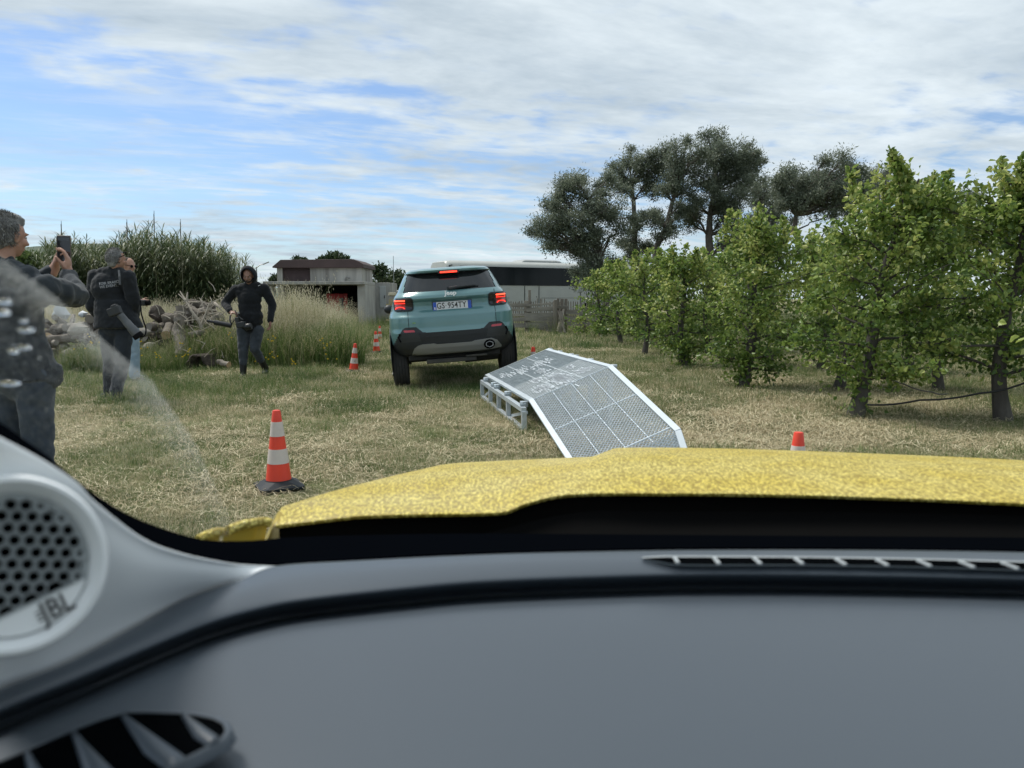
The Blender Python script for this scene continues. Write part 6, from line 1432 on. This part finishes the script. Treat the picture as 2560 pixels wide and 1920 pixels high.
# ------------------------------------------------------------------ people
def blob(name, prims, m, parent, voxel=.012, smooth=6, wrinkle=None, clip=None):
    b = MB()
    for q in prims:
        if q[0] == 'c':
            _, p0, r0, p1, r1 = q[:5]; p0, p1 = Vector(p0), Vector(p1); k = 4; n = 14
            b.tube([p0.lerp(p1, i / k) for i in range(k + 1)], [r0 + (r1 - r0) * i / k for i in range(k + 1)], n); b.ball(p0, r0 * .99, n); b.ball(p1, r1 * .99, n)
        elif q[0] == 's':
            _, c0, (rx0, ry0), c1, (rx1, ry1), Bq = q; rw = []
            for tt in (0, .25, .5, .75, 1):
                cc = c0.lerp(c1, tt); rw.append([cc + Bq @ Vector(((rx0 + (rx1 - rx0) * tt) * math.cos(2 * math.pi * k_ / 24), (ry0 + (ry1 - ry0) * tt) * math.sin(2 * math.pi * k_ / 24), 0)) for k_ in range(24)])
            b0 = len(b.v); b.grid(rw, close=True); b.f += [tuple(b0 + k_ for k_ in range(24)), tuple(b0 + 96 + k_ for k_ in range(24))]; b.m += [0, 0]
        elif q[0] == 'e': b.ball(q[1], q[2], 18, q[3] if len(q) > 3 else None)
    b.f = [tuple(reversed(f)) if False else f for f in b.f]
    o = b.build(name, m, parent)
    bm = bmesh.new(); bm.from_mesh(o.data); bmesh.ops.recalc_face_normals(bm, faces=bm.faces); bm.to_mesh(o.data); bm.free()
    md = o.modifiers.new('r', 'REMESH'); md.mode = 'VOXEL'; md.voxel_size = voxel; md.use_smooth_shade = True
    md = o.modifiers.new('s', 'SMOOTH'); md.factor = .5; md.iterations = smooth
    if wrinkle:
        tx = bpy.data.textures.get('folds_%g' % wrinkle[1]) or bpy.data.textures.new('folds_%g' % wrinkle[1], 'CLOUDS'); tx.noise_scale = wrinkle[1]; tx.noise_depth = 2
        t2 = bpy.data.textures.get('creases') or bpy.data.textures.new('creases', 'CLOUDS'); t2.noise_scale = .045; t2.noise_depth = 1; md = o.modifiers.new('e', 'DISPLACE'); md.texture = t2; md.strength = wrinkle[0] * .45; md.mid_level = .5; md.texture_coords = 'LOCAL'
        md = o.modifiers.new('d', 'DISPLACE'); md.texture = tx; md.strength = wrinkle[0]; md.mid_level = .5; md.texture_coords = 'LOCAL'
    return o
def basis(az, pitch=0, roll=0):
    """columns: right, forward, up for a figure facing azimuth az (0 = away from us, + = to the right)"""
    return (Matrix.Rotation(-az, 3, 'Z') @ Matrix.Rotation(pitch, 3, 'X') @ Matrix.Rotation(roll, 3, 'Y'))
SKIN = mat('skin', (.42, .235, .165), .5, col2=(.36, .19, .13), vscale=30, bump=.1, bscale=120, bdist=.002); SKIND = mat('tanned_skin', (.30, .165, .115), .5, col2=(.25, .13, .09), vscale=30)
def cloth(nm, c, c2=None, sc=9): return mat(nm, c, .92, col2=c2 or tuple(q * 1.5 for q in c), vscale=sc, bump=.35, bscale=300, sheen=.15, spec=.25, bdist=.002)
def head_prims(hc, B, s=1.0):
    """head about .235 m tall centred at hc; B = basis(right, forward, up)"""
    f = lambda x, y, z: hc + B @ (Vector((x, y, z)) * s)
    pr = [('e', f(0, -.012, .022), (.078 * s, .098 * s, .095 * s), B), ('e', f(0, .022, -.035), (.058 * s, .068 * s, .075 * s), B), ('e', f(0, .050, -.082), (.030 * s, .026 * s, .022 * s), B),
          ('e', f(0, .098, -.018), (.012 * s, .018 * s, .026 * s), B), ('e', f(0, .112, -.030), (.015 * s, .014 * s, .011 * s), B), ('e', f(0, .083, .018), (.052 * s, .014 * s, .012 * s), B),
          ('e', f(0, .084, -.062), (.026 * s, .012 * s, .008 * s), B)]
    for sd_ in (-1, 1): pr += [('e', f(sd_ * .080, -.008, -.012), (.010 * s, .020 * s, .034 * s), B), ('e', f(sd_ * .045, .060, -.030), (.020 * s, .022 * s, .022 * s), B)]
    return pr, f
HAIRM = leaf_mat('grey_hair_strands', [(0, (.05, .05, .05)), (.5, (.16, .16, .155)), (1, (.42, .42, .40))], .6, .1)
def strands(f, B, t, n, ln=.022):
    root = Vector(t.location); C, D = [], []
    while len(C) < n:
        v_ = Vector((random.gauss(0, 1), random.gauss(0, 1), random.gauss(0, 1))).normalized()
        if v_.y > .35 and v_.z < .62: continue
        if v_.z < -.75: continue
        p = Vector((v_.x * .088, -.032 + v_.y * .098, .024 + v_.z * .102)); C.append(f(*p) - root)
        D.append(B @ (Vector((v_.x * .5 + random.gauss(0, .25), v_.y * .5 - .5 * (v_.z > .4) + random.gauss(0, .25), v_.z * .45 - .75 * (v_.z < .6) + random.gauss(0, .2)))))
    leaves('hair_strands', [tuple(c) for c in C], [tuple(q) for q in D], ln, .13, HAIRM, t, kind='stuff')
def eyes(f, B, t, s=1.0, z=0.0):
    for sd_ in (-1, 1):
        b = MB(); b.ball(f(sd_ * .031, .078, .000), (.012 * s, .008 * s, .007 * s), 10, B); e = b.build('eye', mat('eye_white', (.45, .42, .40), .3), t, smooth=180)
        b = MB(); b.ball(f(sd_ * .031, .085, .000), (.006 * s, .003 * s, .006 * s), 8, B); b.build('iris', DARK, e, smooth=180)
        b = MB(); b.ball(f(sd_ * .033, .086, .019), (.018 * s, .006 * s, .0045 * s), 8, B); b.build('eyebrow', mat('brow', (.03, .022, .018), .9), t)
def hand(wr, d, pn, side, curl=.9, spread=.1, L_=.18, thumb=None, rr_=.0088):
    """wrist point, pointing direction, palm normal (the way the fingers curl), side = direction of the thumb"""
    d = Vector(d).normalized(); pn = Vector(pn); pn = (pn - d * pn.dot(d)).normalized(); sd_ = Vector(side); sd_ = (sd_ - d * sd_.dot(d) - pn * sd_.dot(pn)).normalized()
    pr = []; M = Matrix((sd_, d, pn)).transposed(); pc = wr + d * .052; pr.append(('e', pc, (.042, .052, .017), M)); pr.append(('c', wr - d * .03, .026, wr + d * .02, .027)); pr.append(('e', pc + sd_ * .022 - d * .018 + pn * .008, (.018, .032, .018), M))
    for i, (off, ln) in enumerate(((.030, .072), (.010, .080), (-.011, .075), (-.031, .058))):
        p = wr + d * (.092 - .006 * abs(i - 1)) + sd_ * off; a = 0; dirv = d + sd_ * (spread * (1.5 - i) * .3)
        for k, fr in enumerate((.45, .31, .24)):
            a += curl * (.55 if k == 0 else .75); v_ = (dirv * math.cos(a) + pn * math.sin(a)).normalized(); q = p + v_ * ln * fr * 1.1; pr.append(('c', p, rr_ * (1 - .08 * k), q, rr_ * (.92 - .08 * k))); p = q
    tv = Vector(thumb).normalized() if thumb is not None else (d * .6 + sd_ * .75 + pn * .25).normalized(); p = wr + d * .028 + sd_ * .034 + pn * .006; q = p + tv * .040; pr.append(('c', p, .0125, q, .0105)); q2 = q + (tv + pn * .35 + d * .25).normalized() * .034; pr.append(('c', q, .0105, q2, .0088))
    return pr
def torso_prims(neck, chest, waist, pelvis, sl, sr, B, k=1.0, wd=.155):
    e = lambda p, x, y, z: ('e', p, (x * k, y * k, z * k), B)
    return [e(chest, wd, .115, .15), e(chest.lerp(waist, .5), wd * .95, .112, .16), e(waist, wd * .96, .115, .13), e(chest + (neck - chest) * .55, wd * .82, .085, .09), ('c', sl, .062 * k, sr, .062 * k), ('c', chest, .09 * k, sl, .066 * k), ('c', chest, .09 * k, sr, .066 * k),
            ('c', neck, .062 * k, sl.lerp(neck, .45), .07 * k), ('c', neck, .062 * k, sr.lerp(neck, .45), .07 * k)]

def person_phone():
    base = Vector((-2.74, 4.22, 0)); t = thing('person', 'grey haired man in a dark jacket filming with a raised phone at the left edge', 'person', base)
    az = R(14); B = basis(az, R(-2)); Bh = basis(R(20), R(-4)); hc = P(18, 590, 4.25)
    neck = P(2, 672, 4.20); chest = P(25, 765, 4.20); waist = P(36, 860, 4.20); pelvis = P(52, 925, 4.20); sr = P(118, 722, 4.12); sl = P(-72, 705, 4.30)
    er = P(192, 742, 4.34); wr = P(170, 684, 4.53); el = P(52, 735, 4.62); wl = P(136, 672, 4.62); ph = P(160, 622, 4.60)
    pr, f = head_prims(hc, Bh, 1.02); pr += [('c', neck + Vector((0, 0, -.03)), .055, hc + Bh @ Vector((0, -.015, -.06)), .054), ('c', er.lerp(wr, .4), .035, wr, .026), ('c', el.lerp(wl, .4), .035, wl, .026)]
    pr += torso_prims(neck, chest, waist, pelvis, sl, sr, B, .72); pr += [('c', sr, .04, er, .035), ('c', er, .035, wr, .03), ('c', sl, .04, el, .035), ('c', el, .035, wl, .03), ('c', waist, .09, pelvis, .09)]
    up = (P(166, 590, 4.6) - P(158, 650, 4.58)).normalized(); toc = (Vector((0, 0, CAMZ)) - ph).normalized(); rt = Vector((1, .25, 0)).normalized()
    # right hand grips the phone's lower right from behind, thumb towards us; left hand behind its left side
    pr += hand(wr, up * .9 + rt * -.1, -rt, -toc * -1, curl=.75, thumb=up * .9 - rt * .75 + toc * .25)
    pr += hand(wl, up + rt * .15, rt, toc, curl=.55, thumb=up * .9 + rt * .35 + toc * .3)
    hips = {}
    kr = P(98, 1120, 4.20); kl = P(30, 1120, 4.28); hr = P(86, 945, 4.16); hl = P(20, 940, 4.26); ar = Vector((kr.x + .02, 4.18, .09)); al = Vector((kl.x - .01, 4.26, .09))
    pr += [('c', hr, .06, kr, .05), ('c', kr, .05, ar, .035), ('c', hl, .06, kl, .05), ('c', kl, .05, al, .035), ('c', pelvis, .09, hr, .07), ('c', pelvis, .09, hl, .07)]
    blob('body', pr, SKIN, t, .0062, 4)
    J = cloth('dark_blue_grey_jacket', (.022, .028, .034), (.040, .048, .056))
    jp = [('s', waist, (.19, .14), pelvis + Vector((0, 0, -.06)), (.215, .165), B)] + torso_prims(neck, chest, waist, pelvis, sl, sr, B, 1.12, .17) + [('e', pelvis + Vector((0, 0, .05)), (.19, .135, .14), B), ('c', sr, .080, er, .060), ('c', er, .060, wr - (wr - er) * .12, .043), ('c', sl, .082, el, .066), ('c', el, .066, wl - (wl - el) * .12, .045),
         ('c', neck + Vector((0, 0, -.02)), .078, neck + Vector((0, .01, .028)), .068), ('e', pelvis + B @ Vector((.155, .03, -.02)), (.055, .09, .09), B), ('c', er.lerp(wr, .8), .052, er.lerp(wr, .85), .052)]
    blob('jacket', jp, J, t, .011, 5, (.035, .10))
    TR = cloth('dark_trousers', (.030, .042, .060), (.050, .066, .088)); blob('trousers', [('e', pelvis - Vector((0, 0, .03)), (.165, .125, .14), B), ('c', hr, .098, kr, .078), ('c', kr, .078, ar + Vector((0, 0, .03)), .062), ('c', hl, .098, kl, .078), ('c', kl, .078, al + Vector((0, 0, .03)), .062)], TR, t, .014, 5, (.02, .09))
    for a_, nm in ((ar, 0), (al, 1)): blob('shoe', [('e', a_ + B @ Vector((0, .05, -.045)), (.048, .13, .045), B), ('c', a_, .05, a_ + Vector((0, 0, -.04)), .05)], CLAD, t, .012, 3)
    HA = mat('grey_hair', (.10, .10, .10), .85, col2=(.30, .30, .295), vscale=22, bump=1.0, bscale=160, aniso=(1, 1, .5), bdist=.006, contrast=.18)
    blob('hair', [('e', f(0, -.030, .036), (.086, .097, .096), Bh), ('e', f(0, -.062, -.01), (.075, .062, .078), Bh), ('e', f(.062, -.028, -.012), (.022, .036, .045), Bh), ('e', f(-.062, -.028, -.012), (.022, .036, .045), Bh), ('e', f(0, .02, .082), (.068, .068, .045), Bh)], HA, t, .008, 3, (.014, .018))
    eyes(f, Bh, t); strands(f, Bh, t, 3600)
    b = MB(); b.box(waist, (.01, .01, .01)); 
    # phone
    p = thing('phone', 'dark smartphone held up in both hands of the near man', 'phone', ph); Mx = Matrix((rt, -toc, up)); Yv = up.cross(rt).normalized(); M = Matrix((rt, Yv, rt.cross(Yv).normalized())).transposed()
    b = MB(); b.box(ph, (.077, .009, .158), M); b.build('case', mat('phone_case', (.10, .075, .05), .5), p, bevel=.006, bevseg=3)
    b = MB(); b.box(ph - M @ Vector((0, .0052, 0)), (.069, .002, .148), M); b.build('screen', mat('phone_screen', (.012, .014, .017), .08, spec=.7), p, bevel=.0008)
    b = MB(); b.box(ph - M @ Vector((0, .0064, -.055)), (.06, .0006, .014), M); b.build('screen_band', mat('screen_band', (.06, .07, .08), .2), p)
person_phone()

def person_back():
    d = 9.5; base = G(285, 1003); base.z = 0; t = thing('person', 'grey haired man seen from behind in a black lettered jacket', 'person', base)
    B = basis(R(-12)); Bh = basis(R(38), R(-6)); W = lambda x, y, dd=0: P(x, y, d + dd)
    hc = W(293, 648); neck = W(284, 676, .0); chest = W(275, 722); waist = W(284, 780); pelvis = W(288, 820); sl = W(238, 690, .03); sr = W(320, 693, -.03)
    el = W(231, 765, .03); wl = W(262, 815, .22); er = W(336, 757, .02); wr = W(336, 800, .2)
    hl = W(270, 830); hr = W(308, 830); kl = W(277, 906, .05); kr = W(306, 908, -.03); al = Vector((W(262, 975).x, d + .1, .10)); ar = Vector((W(300, 985).x, d - .1, .10))
    pr, f = head_prims(hc, Bh, 1.0); pr += [('c', neck, .056, hc + Bh @ Vector((0, -.015, -.06)), .055)] + torso_prims(neck, chest, waist, pelvis, sl, sr, B, .72)
    pr += [('c', sl, .04, el, .035), ('c', el, .035, wl, .028), ('c', sr, .04, er, .035), ('c', er, .035, wr, .028), ('c', waist, .09, pelvis, .09), ('c', hl, .06, kl, .05), ('c', kl, .05, al, .035), ('c', hr, .06, kr, .05), ('c', kr, .05, ar, .035), ('c', pelvis, .09, hr, .07), ('c', pelvis, .09, hl, .07)]
    fw = B @ Vector((0, 1, 0)); pr += hand(wl, Vector((.5, .5, -.3)), Vector((.8, -.2, 0)), Vector((0, 0, 1)), .8); pr += hand(wr, Vector((.1, .4, -.6)), Vector((-1, 0, 0)), fw, .8)
    blob('body', pr, SKIN, t, .009, 3)
    jp = torso_prims(neck, chest, waist, pelvis, sl, sr, B, 1.10, .165) + [('s', chest.lerp(waist, .5), (.20, .14), pelvis + Vector((.05, 0, .0)), (.285, .19), B),  ('e', chest + Vector((-.02, -.02, 0)), (.19, .14, .2), B), ('c', sl, .09, el, .078), ('c', el, .075, wl, .05), ('c', sr, .09, er, .08), ('c', er, .075, wr, .05), ('c', neck + Vector((0, 0, -.03)), .085, neck + Vector((0, 0, .02)), .072)]
    J = cloth('black_jacket', (.010, .012, .015), (.020, .023, .028)); jk = blob('jacket', jp, J, t, .013, 5, (.03, .13))
    col = mat('reflective_print', (.30, .31, .33), .6); Xt = Vector((.985, .02, .17)).normalized(); Yt = Vector((-.17, 0, .985)); Yt = (Yt - Xt * Yt.dot(Xt)).normalized(); Zt = Xt.cross(Yt)
    for s, px_, py_, sz in (('TOBI BRANCO', 256, 706, .044), ('WE EVENT.', 253, 715, .044)):
        o = put_text('lettering', s, sz, M3(Xt, Yt, Zt, P(px_, py_, d - .30)), col, t, extrude=0, bold=.0008, spacing=1.04, sx=.80)
        md = o.modifiers.new('w', 'SHRINKWRAP'); md.target = jk; md.wrap_method = 'PROJECT'; md.use_project_z = False; md.use_project_y = True; md.use_positive_direction = True; md.use_negative_direction = True; md.offset = .004; md.wrap_mode = 'ABOVE_SURFACE'
    blob('trousers', [('e', pelvis, (.17, .13, .14), B), ('c', hl, .11, kl, .088), ('c', kl, .088, al + Vector((0, 0, .02)), .070), ('c', hr, .11, kr, .088), ('c', kr, .088, ar + Vector((0, 0, .02)), .072)], cloth('black_trousers', (.020, .025, .033), (.036, .044, .056)), t, .014, 5, (.022, .08))
    Bf = basis(R(-55)); 
    for a_ in (al, ar): blob('shoe', [('e', a_ + Bf @ Vector((0, .07, -.052)), (.05, .145, .045), Bf), ('c', a_, .055, a_ + Vector((0, 0, -.05)), .055)], cloth('dark_boot', (.02, .024, .03)), t, .012, 3)
    HA = mat('short_grey_hair', (.13, .13, .13), .85, col2=(.30, .30, .30), vscale=30, bump=.8, bscale=120, bdist=.005)
    blob('hair', [('e', f(0, -.028, .034), (.084, .090, .092), Bh), ('e', f(0, -.060, -.030), (.072, .055, .085), Bh), ('e', f(.06, -.025, -.01), (.022, .032, .04), Bh), ('e', f(0, .005, .078), (.060, .060, .038), Bh)], HA, t, .008, 2, (.016, .014)); eyes(f, Bh, t); strands(f, Bh, t, 2400, .024)
    b = MB(); b.tube([f(.085, -.02, .015), f(.087, .03, .045), f(.07, .085, .075)], .005, 5); b.tube([f(.07, .075, .085), f(0, .09, .10), f(-.07, .075, .085)], .004, 5)
    for s in (-1, 1): b.ball(f(s * .035, .082, .090), (.026, .007, .014), 10, Bh)
    tag(b.build('sunglasses', DARK, smooth=60), 'sunglasses pushed up on the grey hair of the man in the lettered jacket', 'sunglasses')
    bc = MB(); bc.tube([W(297, 676, -.17), W(299, 692, -.235), W(300, 712, -.255)], .012, 6); bc.build('strap', mat('grey_strap', (.06, .065, .07), .7), t)
    # camera with long lens hanging at his right hip
    c = thing('camera', 'black camera with a long grey lens hanging at the hip of the lettered jacket', 'camera', W(320, 810, -.32)); a = W(299, 785, -.34); e = W(344, 838, -.30); dv = (e - a).normalized(); s_, u_, _ = frame_of(dv); Mx = Matrix((s_, u_, dv)).transposed()
    L_ = (e - a).length; b = MB(); b.lathe([(.03, 0), (.042, .01), (.042, L_ * .35), (.047, L_ * .37), (.047, L_ * .62), (.053, L_ * .66), (.056, L_ * .95)], a, 20, Mx); b.build('lens', mat('lens_barrel', (.055, .06, .065), .5, col2=(.10, .105, .11), vscale=8), c, smooth=40)
    b = MB(); b.lathe([(.05, L_ * .93), (.060, L_ * .94), (.062, L_ * 1.1), (.05, L_ * 1.1)], a, 20, Mx); b.build('lens_hood', DARK, c, smooth=40)
    b = MB(); b.box(a - dv * .04 + Vector((-.03, 0, .0)), (.15, .08, .10), Matrix.Rotation(R(-20), 3, 'Y')); b.box(a - dv * .06, (.07, .07, .13), Matrix.Rotation(R(-20), 3, 'Y')); b.build('camera_body', mat('camera_black', (.022, .024, .026), .5), c, bevel=.012)
    b = MB(); pts = [W(352, 752, -.0), W(353, 780, -.1), W(358, 800, -.15), W(365, 822, -.2), W(362, 838, -.25), W(350, 842, -.3)]; b.tube(crom(pts, 4), .009, 5); b.build('camera_strap', DARK, c, smooth=80)
person_back()

def person_jeans():
    d = 11.7; base = G(318, 951); base.z = 0; t = thing('person', 'man in a white shirt and pale jeans mostly hidden behind the lettered jacket', 'person', base)
    B = basis(R(100)); Bh = basis(R(110), R(-8)); W = lambda x, y, dd=0: P(x, y, d + dd)
    hc = W(322, 664); neck = W(318, 689); chest = W(316, 728); waist = W(316, 780); pelvis = W(318, 812); sl = W(322, 705, .16); sr = W(322, 705, -.14); er = W(340, 745, -.16); wr = W(351, 752, .0); el = W(336, 748, .18); wl = W(354, 756, .1)
    hl = W(305, 822, .05); hr = W(330, 822, -.05); kl = W(290, 880, .06); kr = W(335, 882, -.05); al = Vector((W(285, 940).x, d + .1, .09)); ar = Vector((W(341, 945).x, d - .05, .09))
    pr, f = head_prims(hc, Bh, 1.0); pr += [('c', neck, .052, hc + Bh @ Vector((0, -.015, -.06)), .052)] + torso_prims(neck, chest, waist, pelvis, sl, sr, B, .7)
    pr += [('c', sl, .035, el, .036), ('c', el, .036, wl, .028), ('c', sr, .035, er, .036), ('c', er, .036, wr, .028), ('c', waist, .09, pelvis, .09), ('c', hl, .06, kl, .05), ('c', kl, .05, al, .035), ('c', hr, .06, kr, .05), ('c', kr, .05, ar, .035), ('c', pelvis, .09, hr, .07), ('c', pelvis, .09, hl, .07)]
    pr += hand(wr, Vector((.8, .2, -.1)), Vector((0, .8, -.5)), Vector((0, 0, 1)), .8); pr += hand(wl, Vector((.6, -.2, -.1)), Vector((0, -.8, -.5)), Vector((0, 0, 1)), .8)
    blob('body', pr, SKIN, t, .009, 3)
    blob('shirt', torso_prims(neck, chest, waist, pelvis, sl, sr, B, 1.05, .155) + [('c', waist, .12, pelvis, .13), ('c', sr, .068, sr.lerp(er, .7), .062), ('c', sl, .068, sl.lerp(el, .7), .062)], cloth('white_shirt', (.62, .66, .72), (.70, .73, .78)), t, .013, 4, (.015, .1))
    blob('jeans', [('e', pelvis, (.165, .14, .13), B), ('c', hl, .105, kl, .082), ('c', kl, .082, al + Vector((0, 0, .02)), .074), ('c', hr, .105, kr, .084), ('c', kr, .084, ar + Vector((0, 0, .02)), .078)], cloth('pale_jeans', (.20, .28, .36), (.32, .41, .48)), t, .013, 5, (.018, .08))
    for a_ in (al, ar): blob('shoe', [('e', a_ + B @ Vector((0, .06, -.05)), (.045, .13, .04), B), ('c', a_, .045, a_ + Vector((0, 0, -.04)), .045)], mat('brown_shoe', (.10, .07, .05), .7), t, .012, 3)
    blob('hair', [('e', f(0, -.03, .036), (.083, .09, .088), Bh), ('e', f(0, -.06, 0), (.07, .055, .07), Bh)], mat('brown_hair', (.05, .035, .025), .9), t, .01, 3); eyes(f, Bh, t)
    b = MB(); b.tube([f(-.08, .0, .012), f(-.075, .09, .006), f(.075, .09, .006), f(.08, 0, .012)], .005, 5)
    for s in (-1, 1): b.ball(f(s * .035, .096, -.002), (.028, .006, .02), 10, Bh)
    tag(b.build('sunglasses', DARK, smooth=60), 'dark sunglasses worn by the man in the white shirt', 'sunglasses')
    c = thing('camera', 'small black camera held at chest height by the man in the white shirt', 'camera', W(358, 757)); b = MB(); b.box(W(357, 757), (.10, .12, .09)); b.build('camera_body', mat('camera_black_b', (.018, .02, .022), .5), c, bevel=.015)
    b = MB(); b.lathe([(.035, 0), (.04, .01), (.04, .08), (.035, .085)], W(361, 757), 16, Matrix.Rotation(R(90), 3, 'Y')); b.build('lens', DARK, c, smooth=40)
person_jeans()

def person_hood():
    d = 12.25; base = G(632, 940); base.z = 0; t = thing('person', 'man in a black hooded jacket and dark jeans walking towards us with a camera rig', 'person', base)
    B = basis(R(174), R(-6)); Bh = basis(R(178), R(-16)); W = lambda x, y, dd=0: P(x, y, d + dd)
    hc = W(621, 689, -.06); neck = W(624, 715, 0); chest = W(624, 747); waist = W(626, 790, .02); pelvis = W(625, 813, .04); sa = W(589, 724, 0); sb = W(661, 720, .03)
    ea = W(563, 758, .06); wa = W(577, 780, -.14); eb = W(681, 762, .08); wb = W(676, 802, -.02)
    ha = W(609, 826, .02); hb = W(643, 826, .04); ka = W(608, 878, -.05); kb = W(637, 872, -.06); aa = Vector((W(611, 926).x, d - .06, .10)); ab = W(664, 921, .22); ab.z = .14
    pr, f = head_prims(hc, Bh, 1.0); pr += [('c', neck, .055, hc + Bh @ Vector((0, -.02, -.06)), .053)] + torso_prims(neck, chest, waist, pelvis, sa, sb, B, .7)
    pr += [('c', sa, .04, ea, .036), ('c', ea, .036, wa, .028), ('c', sb, .04, eb, .036), ('c', eb, .036, wb, .028), ('c', waist, .09, pelvis, .09), ('c', ha, .06, ka, .05), ('c', ka, .05, aa, .035), ('c', hb, .06, kb, .05), ('c', kb, .05, ab, .035), ('c', pelvis, .09, ha, .07), ('c', pelvis, .09, hb, .07)]
    pr += hand(wa, Vector((.75, -.25, -.1)), Vector((-.1, .3, -1)), Vector((.1, -1, .2)), 1.05, rr_=.010); pr += hand(wb, Vector((-.05, -.1, -1)), Vector((-.6, -.5, 0)), Vector((0, -1, 0)), .55, rr_=.010)
    blob('body', pr, SKIND, t, .009, 3); eyes(f, Bh, t)
    blob('beard', [('e', f(0, .058, -.078), (.046, .030, .026), Bh), ('e', f(0, .088, -.052), (.028, .010, .006), Bh), ('e', f(.05, .02, -.06), (.018, .035, .03), Bh), ('e', f(-.05, .02, -.06), (.018, .035, .03), Bh)], mat('dark_stubble', (.035, .022, .018), .9), t, .008, 2)
    J = cloth('black_hoodie', (.007, .008, .010), (.013, .015, .018)); jp = torso_prims(neck, chest, waist, pelvis, sa, sb, B, 1.12, .168) + [('s', waist, (.19, .14), pelvis + Vector((0, 0, .03)), (.20, .15), B), ('c', waist, .16, pelvis, .155), ('e', waist, (.205, .15, .14), B), ('e', pelvis + Vector((0, 0, .05)), (.185, .14, .10), B), ('c', sa, .080, ea, .070), ('c', ea, .068, wa.lerp(ea, .1), .048), ('c', sb, .080, eb, .068), ('c', eb, .066, wb.lerp(eb, .05), .050), ('e', neck + B @ Vector((0, -.03, -.01)), (.115, .10, .06), B)]
    blob('hooded_jacket', jp, J, t, .012, 5, (.025, .11))
    # hood: open shell round the face
    b = MB(); rows = []
    for i in range(15):
        th = R(-150 + 300 * i / 14); row = []
        for j in range(9):
            q = j / 8; k = (.80 + .26 * min(1, q * 4)) * (1 - .70 * max(0, q - .2) ** 1.6); yy = .088 - .235 * q ** .95
            rr_ = Vector((math.sin(th) * (.116 + .012 * (1 - math.cos(th))) * k, yy - .03 + .02 * math.cos(th), math.cos(th) * .148 * k + .010))
            row.append(f(rr_.x, rr_.y, rr_.z))
        rows.append(row)
    b.grid(rows); b.build('hood', J, t, smooth=180, solid=.006)
    blob('hood_back', [('e', f(0, -.07, .012), (.105, .085, .125), Bh), ('c', f(0, -.07, -.07), .08, f(0, -.08, -.14), .10)], J, t, .011, 4)
    b = MB(); b.tube([P(651, 712.5, d - .10), P(645, 715, d - .115)], .004, 4); b.build('chest_mark', mat('pale_mark', (.6, .6, .58), .6), t)
    blob('jeans', [('e', pelvis - Vector((0, 0, .02)), (.165, .135, .12), B), ('c', ha, .108, ka, .080), ('c', ka, .075, ka.lerp(aa, .55), .066), ('c', hb, .108, kb, .080), ('c', kb, .075, kb.lerp(ab, .55), .064)], cloth('charcoal_jeans', (.028, .034, .042), (.060, .070, .082), 6), t, .012, 4, (.018, .08))
    for a_, k_ in ((aa, ka), (ab, kb)): blob('boot', [('c', k_.lerp(a_, .5), .060, a_, .052), ('e', a_ + B @ Vector((0, .055, -.055)), (.048, .125, .045), B)], mat('black_boot', (.008, .009, .010), .45), t, .012, 3)
    c = thing('camera_gimbal', 'black camera rig with a long boom held low by the hooded man', 'camera rig', W(575, 812, -.2)); bm_ = mat('rig_black', (.012, .013, .015), .4)
    b = MB(); b.tube([W(517, 802, -.3), W(540, 806, -.28)], .020, 10); b.tube([W(536, 806, -.28), W(578, 814, -.26)], [.038, .040], 12); b.build('boom', bm_, c, smooth=50)
    b = MB(); b.tube(crom([W(588, 776, -.2), W(592, 786, -.24), W(600, 794, -.26), W(608, 800, -.28)], 4), .010, 6); b.tube(crom([W(576, 788, -.24), W(575, 800, -.26), W(579, 812, -.27)], 4), .012, 6); b.tube(crom([W(579, 812, -.27), W(586, 800, -.27), W(596, 794, -.26)], 4), .007, 6); b.build('handle', bm_, c, smooth=60)
    b = MB(); b.box(W(603, 812, -.26), (.13, .12, .09), Matrix.Rotation(R(-10), 3, 'Y')); b.box(W(593, 800, -.26), (.06, .06, .09)); b.build('camera_body', mat('rig_dark_grey', (.025, .028, .03), .5), c, bevel=.012)
    b = MB(); b.lathe([(.045, 0), (.052, .01), (.052, .09), (.045, .10)], W(613, 818, -.28), 18, Matrix.Rotation(R(80), 3, 'Y')); b.build('lens', bm_, c, smooth=40)
    b = MB(); b.box(W(596, 782, -.22), (.03, .02, .03)); b.build('knob', mat('pale_metal', (.45, .45, .42), .3, .6), c, bevel=.004)
person_hood()
